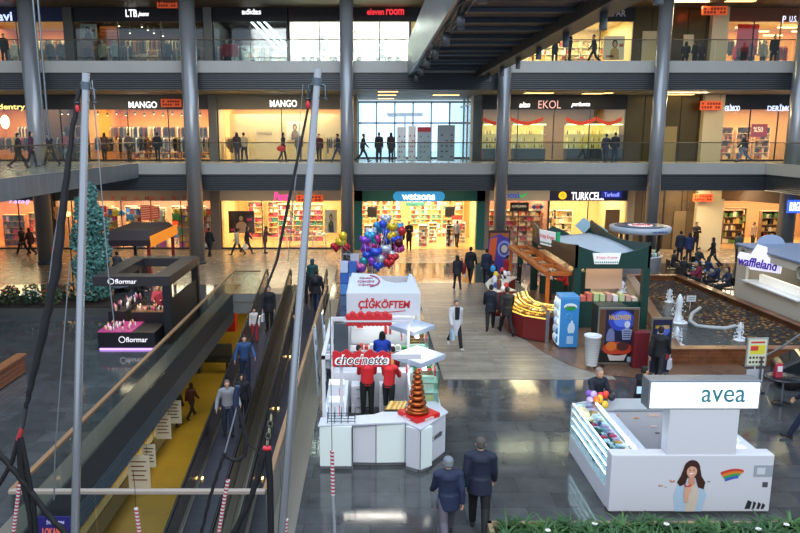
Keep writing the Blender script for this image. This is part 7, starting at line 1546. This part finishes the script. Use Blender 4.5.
# far right
pp('man in a dark coat, left of the couple standing by the round kiosk', 679, 262, face=10, pose='stand', top='#1a2034', legs='#16181e', h=1.76, coat=1)
pp('woman in a blue jacket, right of the couple standing by the round kiosk', 688, 262, face=-8, pose='stand', top='#1c2c58', legs='#1a1a20', h=1.66, coat=1, hs=1)
ab('security man in black before the lit pale pier', 696, 43.4, 0, face=180, pose='crossed', top='#101216', legs='#101216', h=1.82, coat=0)
pp('woman in black walking left of the waffle kiosk', 712, 267, face=-60, pose='walk', top='#16161a', legs='#141418', hs=1, h=1.68, coat=1)
pp('man in a grey-green jacket standing by the far left corner of the waffle kiosk', 737, 263, face=60, pose='stand', top='#3c4a40', legs='#1c1e22', h=1.72, coat=1)
for i, (px, py, c, hsx, l_) in enumerate(((682, 284, '#1a1c24', 0, 'seated man in black at the cafe table behind the pond rim'), (694, 290, '#7a1c3c', 1, 'seated woman in dark red at the cafe behind the pond rim'), (706, 284, '#1c2a4a', 1, 'seated woman in navy at the cafe behind the pond rim'), (716, 292, '#22304e', 0, 'seated man in blue nearest the waffle kiosk'), (697, 273, '#20262a', 0, 'seated person in dark grey farthest back at the cafe'), (727, 297, '#2a3448', 1, 'seated person against the waffle kiosk corner'), (672, 276, '#23201e', 0, 'seated person in brown beside the round kiosk'))):
    q = at(px, py); person(l_, max(q.x, 15.2) if q.y < 33.6 else q.x, q.y, face=(60, -70, 80, -60, 170, -90, 90)[i], pose='sit', top=c, legs='#17181e', hs=hsx, h=1.7)
    b = thing('cafe_chair', 'dark cafe chair under a seated guest behind the pond', 'chair', (max(q.x, 15.2) if q.y < 33.6 else q.x, q.y, 0), -math.radians((60, -70, 80, -60, 170, -90, 90)[i]), group='cafe chairs behind the pond')
    part('seat', MB().box((-.22, -.24, .34), (.22, .22, .38)), M('#2a2420', .5), b); part('backrest', MB().box((-.22, -.27, .5), (.22, -.235, .85)), M('#2a2420', .5), b)
    for s in (-1, 1):
        for u in (-.24, .2): part('leg', MB().box((s*.2-.015, u-.015, 0), (s*.2+.015, u+.015, .34 if u > 0 else .85)), M('#1a1a1c', .4, .5), b)
for i, (px, py) in enumerate(((688, 286), (710, 289), (701, 279))):
    q = at(px, py); b = thing('cafe_table', 'small round cafe table with bright cups behind the pond', 'table', (max(q.x, 15.6), q.y+.3, 0), group='cafe tables behind the pond')
    part('tabletop', MB().lathe([(.36, .70), (.38, .72), (.36, .74)], n=18), M('#4a3a2c', .4), b); part('leg', MB().tube([(0, 0, 0), (0, 0, .7)], .03, 6), DARK, b); part('cups', MB().lathe([(.04, .74), (.045, .84)], (.1, 0, 0), 8).lathe([(.04, .74), (.045, .84)], (-.12, .1, 0), 8), M('#6aa0d8', .4), b)
pp('man in tan clothes walking before the food shop at the far right', 752, 249, face=-100, pose='stand', top='#c8a888', legs='#3a3028', h=1.7)
# teal shop and walkway
q = Vector((xat(409, 43.9, 1), 43.9, 0)); person('security man in a black suit with folded hands before the teal-fronted shop', q.x, q.y, face=180, pose='crossed', top='#0f1012', legs='#0f1012', h=1.82, coat=1)
for px, yy, c, l_ in ((448, 45.6, '#14161a', 'shopper in black reaching up inside the teal-fronted shop'), (457, 45.2, '#8a8a90', 'shopper in grey inside the right end of the teal-fronted shop'), (377, 46.5, '#2a2a30', 'shopper in dark clothes at the left inside the teal-fronted shop')):
    person(l_, xat(px, yy, .9), yy, 0, face=30, pose='arm' if px > 450 else 'work', top=c, legs='#1a1c22', h=1.7)
ab('woman in a light coat walking past the hosiery shop, left of three', 237, 42.0, 0, face=-80, pose='walk', top='#b0a890', legs='#17181c', hs=1, h=1.7, coat=1)
ab('person in black with a pale bag before the hosiery shop', 247, 42.6, 0, face=90, pose='walk2', top='#1a1a1e', legs='#1c2430', hs=1, h=1.72, coat=1, bag=('R', '#e0d8cc', 'pale bag of the person in black before the hosiery shop'))
ab('person in a brown jacket leaning at the hosiery shop window', 265, 42.8, 0, face=60, pose='work', top='#5a3a34', legs='#4a4448', hs=1, h=1.66, coat=1)
ab('person in black walking at the right edge of the toy shop', 209.5, 41.5, 0, face=20, pose='stroll', top='#131418', legs='#121318', h=1.72, coat=1)
ab('person with a dark bag walking at the far left, left of two', 22, 42.2, 0, face=-70, pose='walk', top='#2a2620', legs='#15161a', h=1.74, coat=1)
ab('person in a dark red coat walking at the far left, right of two', 30, 42.0, 0, face=-75, pose='walk2', top='#3c1a1c', legs='#1c1c20', hs=1, h=1.70, coat=1)
# travelators
def tz(Y): return -(OY1-Y)*math.tan(AL)
def onway(l_, x, Y, **k): return person(l_, x, Y, tz(Y)+.01 if Y < OY1 else .012, **k)
onway('man in a black suit with a white bag riding the left travelator, farthest up', -4.02, 27.6, face=185, pose='stand', top='#0f1014', legs='#0f1014', h=1.82, coat=1, lod=1, bag=('R', '#d8dce4', 'white bag with green print held by the suited man on the travelator'))
onway('child in a white top and red trousers beside the suited man on the travelator', -4.45, 26.6, face=175, pose='stand', top='#c8c0bc', legs='#a82430', h=1.35, lod=1)
onway('man in a blue shirt resting a hand on the rail of the left travelator', -4.28, 23.4, face=170, pose='rail', top='#2c4a78', legs='#1c2a48', h=1.74, lod=1, build=1.06)
onway('man in a grey shirt with a shoulder strap, nearest on the left travelator', -4.30, 20.4, face=165, pose='rail', top='#8a8c92', legs='#26324a', hair='#6a5c54', h=1.74, lod=1, build=1.08)
onway('dark-clothed person with a pale bag on the left travelator, beside the grey shirt', -3.92, 20.9, face=178, pose='stand', top='#16181f', legs='#15171c', h=1.66, lod=1, bag=('L', '#c8d4e4', 'pale narrow bag of the dark-clothed person on the travelator'))
onway('person in a teal hooded coat at the top of the right travelator', -2.55, 31.0, face=5, pose='stand', top='#1c4444', legs='#14181c', hair='#1c4444', hs=3, h=1.72, coat=1, lod=1)
onway('broad man in a dark jacket with a backpack at the top of the right travelator', -2.28, 29.5, face=8, pose='stroll', top='#12141b', legs='#1c2a44', h=1.78, coat=1, lod=1, build=1.1, pack=('#14161c', 'black backpack of the broad man at the top of the right travelator'))
onway('person in dark clothes partly hidden by the steel pole, top of the right travelator', -2.85, 30.2, face=0, pose='stand', top='#14161a', legs='#14161a', h=1.66, coat=1)
P = at(192, 418, -5.5); person('person in a dark red top walking on the yellow basement floor, right of two', P.x, P.y, -5.5, face=20, pose='walk', top='#3a1216', legs='#16161a', hs=1, h=1.7)
P = at(178, 426, -5.5); person('person in black walking on the yellow basement floor, left of two', P.x, P.y, -5.5, face=15, pose='stroll', top='#141416', legs='#141416', h=1.72, coat=1)
# cosmetics kiosk
person('saleswoman in a pink top with light hair inside the cosmetics kiosk', -7.78, 25.6, face=170, pose='work', top='#a83a50', legs='#1a1a1e', hair='#a86a3a', hs=1, h=1.66)
person('customer in black with pale hair at the left counter of the cosmetics kiosk', -9.0, 27.2, face=120, pose='work', top='#17171b', legs='#16161a', hair='#b89878', hs=1, h=1.66)
person('guest in black seated by the cafe stall', -11.0, 32.0, face=-80, pose='sit', top='#14161a', legs='#1c1e24', h=1.7)
solo('cafe_stool', MB().lathe([(.2, 0), (.2, .04), (.04, .06), (.04, .34), (.2, .35), (.2, .37)], (-11.0, 31.95, 0), 14), DARK, 'dark stool under the guest by the cafe stall', 'stool')
person('guest in grey standing by the counter of the cafe stall', -11.9, 32.9, face=10, pose='work', top='#3a3c40', legs='#1c1e24', h=1.68)
# first floor
F1 = 5.5
for px, Y, f, pz, c, lg, hsx, l_ in (
 (18, 34, 60, 'walk', '#17181d', '#15161b', 0, 'person in black walking on the left wing balcony, leftmost'), (31, 35, 80, 'stroll', '#4a2038', '#1e2a40', 1, 'person in a purple scarf on the left wing balcony'), (50, 37, -70, 'walk', '#20242c', '#1c2434', 0, 'person in dark clothes on the left wing balcony beside the thin cables'),
 (104, 43.2, 10, 'work', '#4a3228', '#1c1c22', 1, 'shopper in brown at the left of the long orange clothing shop'), (129, 42.8, 15, 'stand', '#5a4a40', '#2a2a34', 0, 'shopper in a taupe jacket before the long orange clothing shop'), (157.5, 42.4, -10, 'stroll', '#14161b', '#14161b', 0, 'person in black before the long orange clothing shop'),
 (237, 42.6, 10, 'stand', '#3a2a26', '#3a3a44', 1, 'woman in brown at the left of the pale display shop'), (244, 42.8, -30, 'stroll', '#b09870', '#2a2c34', 0, 'person in tan beside the woman in brown, pale display shop'), (283, 42.6, 90, 'stroll', '#2a2428', '#1c1c22', 1, 'woman with a red bag before the pale display shop'),
 (319, 42.2, 180, 'walk', '#50191c', '#22242c', 0, 'person in dark red before the pale display shop, right of the steel pole'), (338, 42.2, -80, 'walk', '#1c2434', '#2a3c5c', 0, 'person in blue jeans just left of the second middle column'),
 (363, 42.4, 80, 'walk', '#14161c', '#16202c', 0, 'man striding right before the glazed entrance'), (379, 42.2, 0, 'stand', '#121318', '#121318', 0, 'standing figure in black before the glazed entrance, left of two'), (391, 42.4, 20, 'stand', '#2a1c1e', '#121318', 1, 'standing figure in dark brown before the glazed entrance, right of two'),
 (606, 42.2, 30, 'walk', '#1c2434', '#15203a', 0, 'person in blue at the right end of the jewellery shop, left of the pair'), (615, 42.0, 10, 'stand', '#121620', '#14203c', 0, 'person in navy at the right end of the jewellery shop, right of the pair'), (744, 42.4, -80, 'walk', '#1c2430', '#5c7090', 0, 'person in pale jeans walking past the shoe shop')):
    ab(l_, px, Y, F1, face=f, pose=pz, top=c, legs=lg, hs=hsx, h=1.72, coat=1 if hsx or px < 60 else 0)
P = Vector((xat(281, 42.3, 6.3), 42.3, 6.15)); b = thing('shoulder_bag', 'bright red bag carried before the pale display shop', 'bag', P); part('bag_body', MB().ball((0, 0, .15), (.26, .12, .17), 12), M('#d02a20', .6), b); part('strap', MB().tube([(-.1, 0, .3), (0, 0, .5), (.1, 0, .3)], .012, 5), M('#d02a20', .6), b)
# top floor
F2 = 11.0
for px, Y, f, pz, c, lg, hsx, l_ in (
 (555, 41.6, 180, 'crossed', '#101216', '#101216', 0, 'man in a dark suit standing under the right edge of the footbridge'), (570, 41.4, -80, 'stand', '#101216', '#101216', 0, 'tall man in a dark suit on the top floor, middle of three'), (594, 42.0, -80, 'walk', '#1a1416', '#131417', 0, 'man walking left on the top floor before the warm shop'),
 (686, 42.6, 20, 'sit', '#14161a', '#14161a', 1, 'crouching person in black before the bronze wall, top floor'), (695, 42.4, -20, 'stand', '#101114', '#101114', 0, 'person in black before the pale pier on the top floor'), (702, 42.6, 10, 'stand', '#2a1414', '#14141a', 1, 'person in dark maroon before the pale pier on the top floor'),
 (4, 42.2, 150, 'stroll', '#14161a', '#14161a', 0, 'person in black at the left edge of the top floor'), (774, 42.8, 180, 'arm', '#101114', '#101114', 0, 'person in black before the top right shop')):
    ab(l_, px, Y, F2, face=f, pose=pz, top=c, legs=lg, hs=hsx, h=1.35 if pz == 'stand' and px in (702, 695) else 1.74)
# mannequins
mc = 0
for px, Y, z, c, lg, l_ in ((50, 44.9, F2, '#1e2822', '#16181a', 'mannequin in dark green in the warm orange shop window'), (15, 44.9, F2, '#d8ccb0', '#b8a888', 'mannequin in cream in the warm orange shop window'), (61, 45, F2, '#16181a', '#16181a', 'mannequin in black at the right of the warm orange shop window'),
 (103, 44.9, F2, '#c8b898', '#1c1c22', 'mannequin in beige in the brown top floor shop'), (115, 44.9, F2, '#a8b0a8', '#2a2c34', 'mannequin in pale grey in the brown top floor shop'), (168, 44.9, F2, '#2a2c30', '#1c1c20', 'mannequin in charcoal at the right of the brown top floor shop'),
 (227, 44.9, F2, '#c0242c', '#14161a', 'mannequin in red in the dark sports shop'), (234, 44.9, F2, '#d84048', '#e8e8e8', 'mannequin in red and white in the dark sports shop'),
 (763, 44.8, F2, '#c8b088', '#3a3a34', 'mannequin in tan in the top right shop'), (751, 44.9, F2, '#b02424', '#2a1a1a', 'mannequin in red in the top right shop'),
 (17, 44.9, F1, '#e0b020', '#3a2a20', 'mannequin in bright yellow in the left edge shop'), (237, 45.2, F1, '#c8a880', '#8a7050', 'mannequin in light brown beside the wall lettering'), (299, 45.4, F1, '#6a5040', '#2a2a30', 'mannequin in brown beside the framed poster'), (65, 44.9, F1, '#c8322c', '#e8e0d8', 'mannequin in red and white in the dark brown shop')):
    ab(l_, px, Y, z, face=180, pose='stand', top=c, legs=lg, hair=None, h=1.75, name='mannequin', cat='mannequin', coat=1)
    t = ppl[-1]; s = 1.75/1.765; J = skeleton('stand'); part('head', MB().ball(J['head'], (.075, .09, .115), 12).tube([J['neck'], J['head']], .045, 8), M('#d8cdbf', .4), t)
    part('stand_plate', MB().lathe([(.22, 0), (.2, .012)], n=16), STEEL, t)
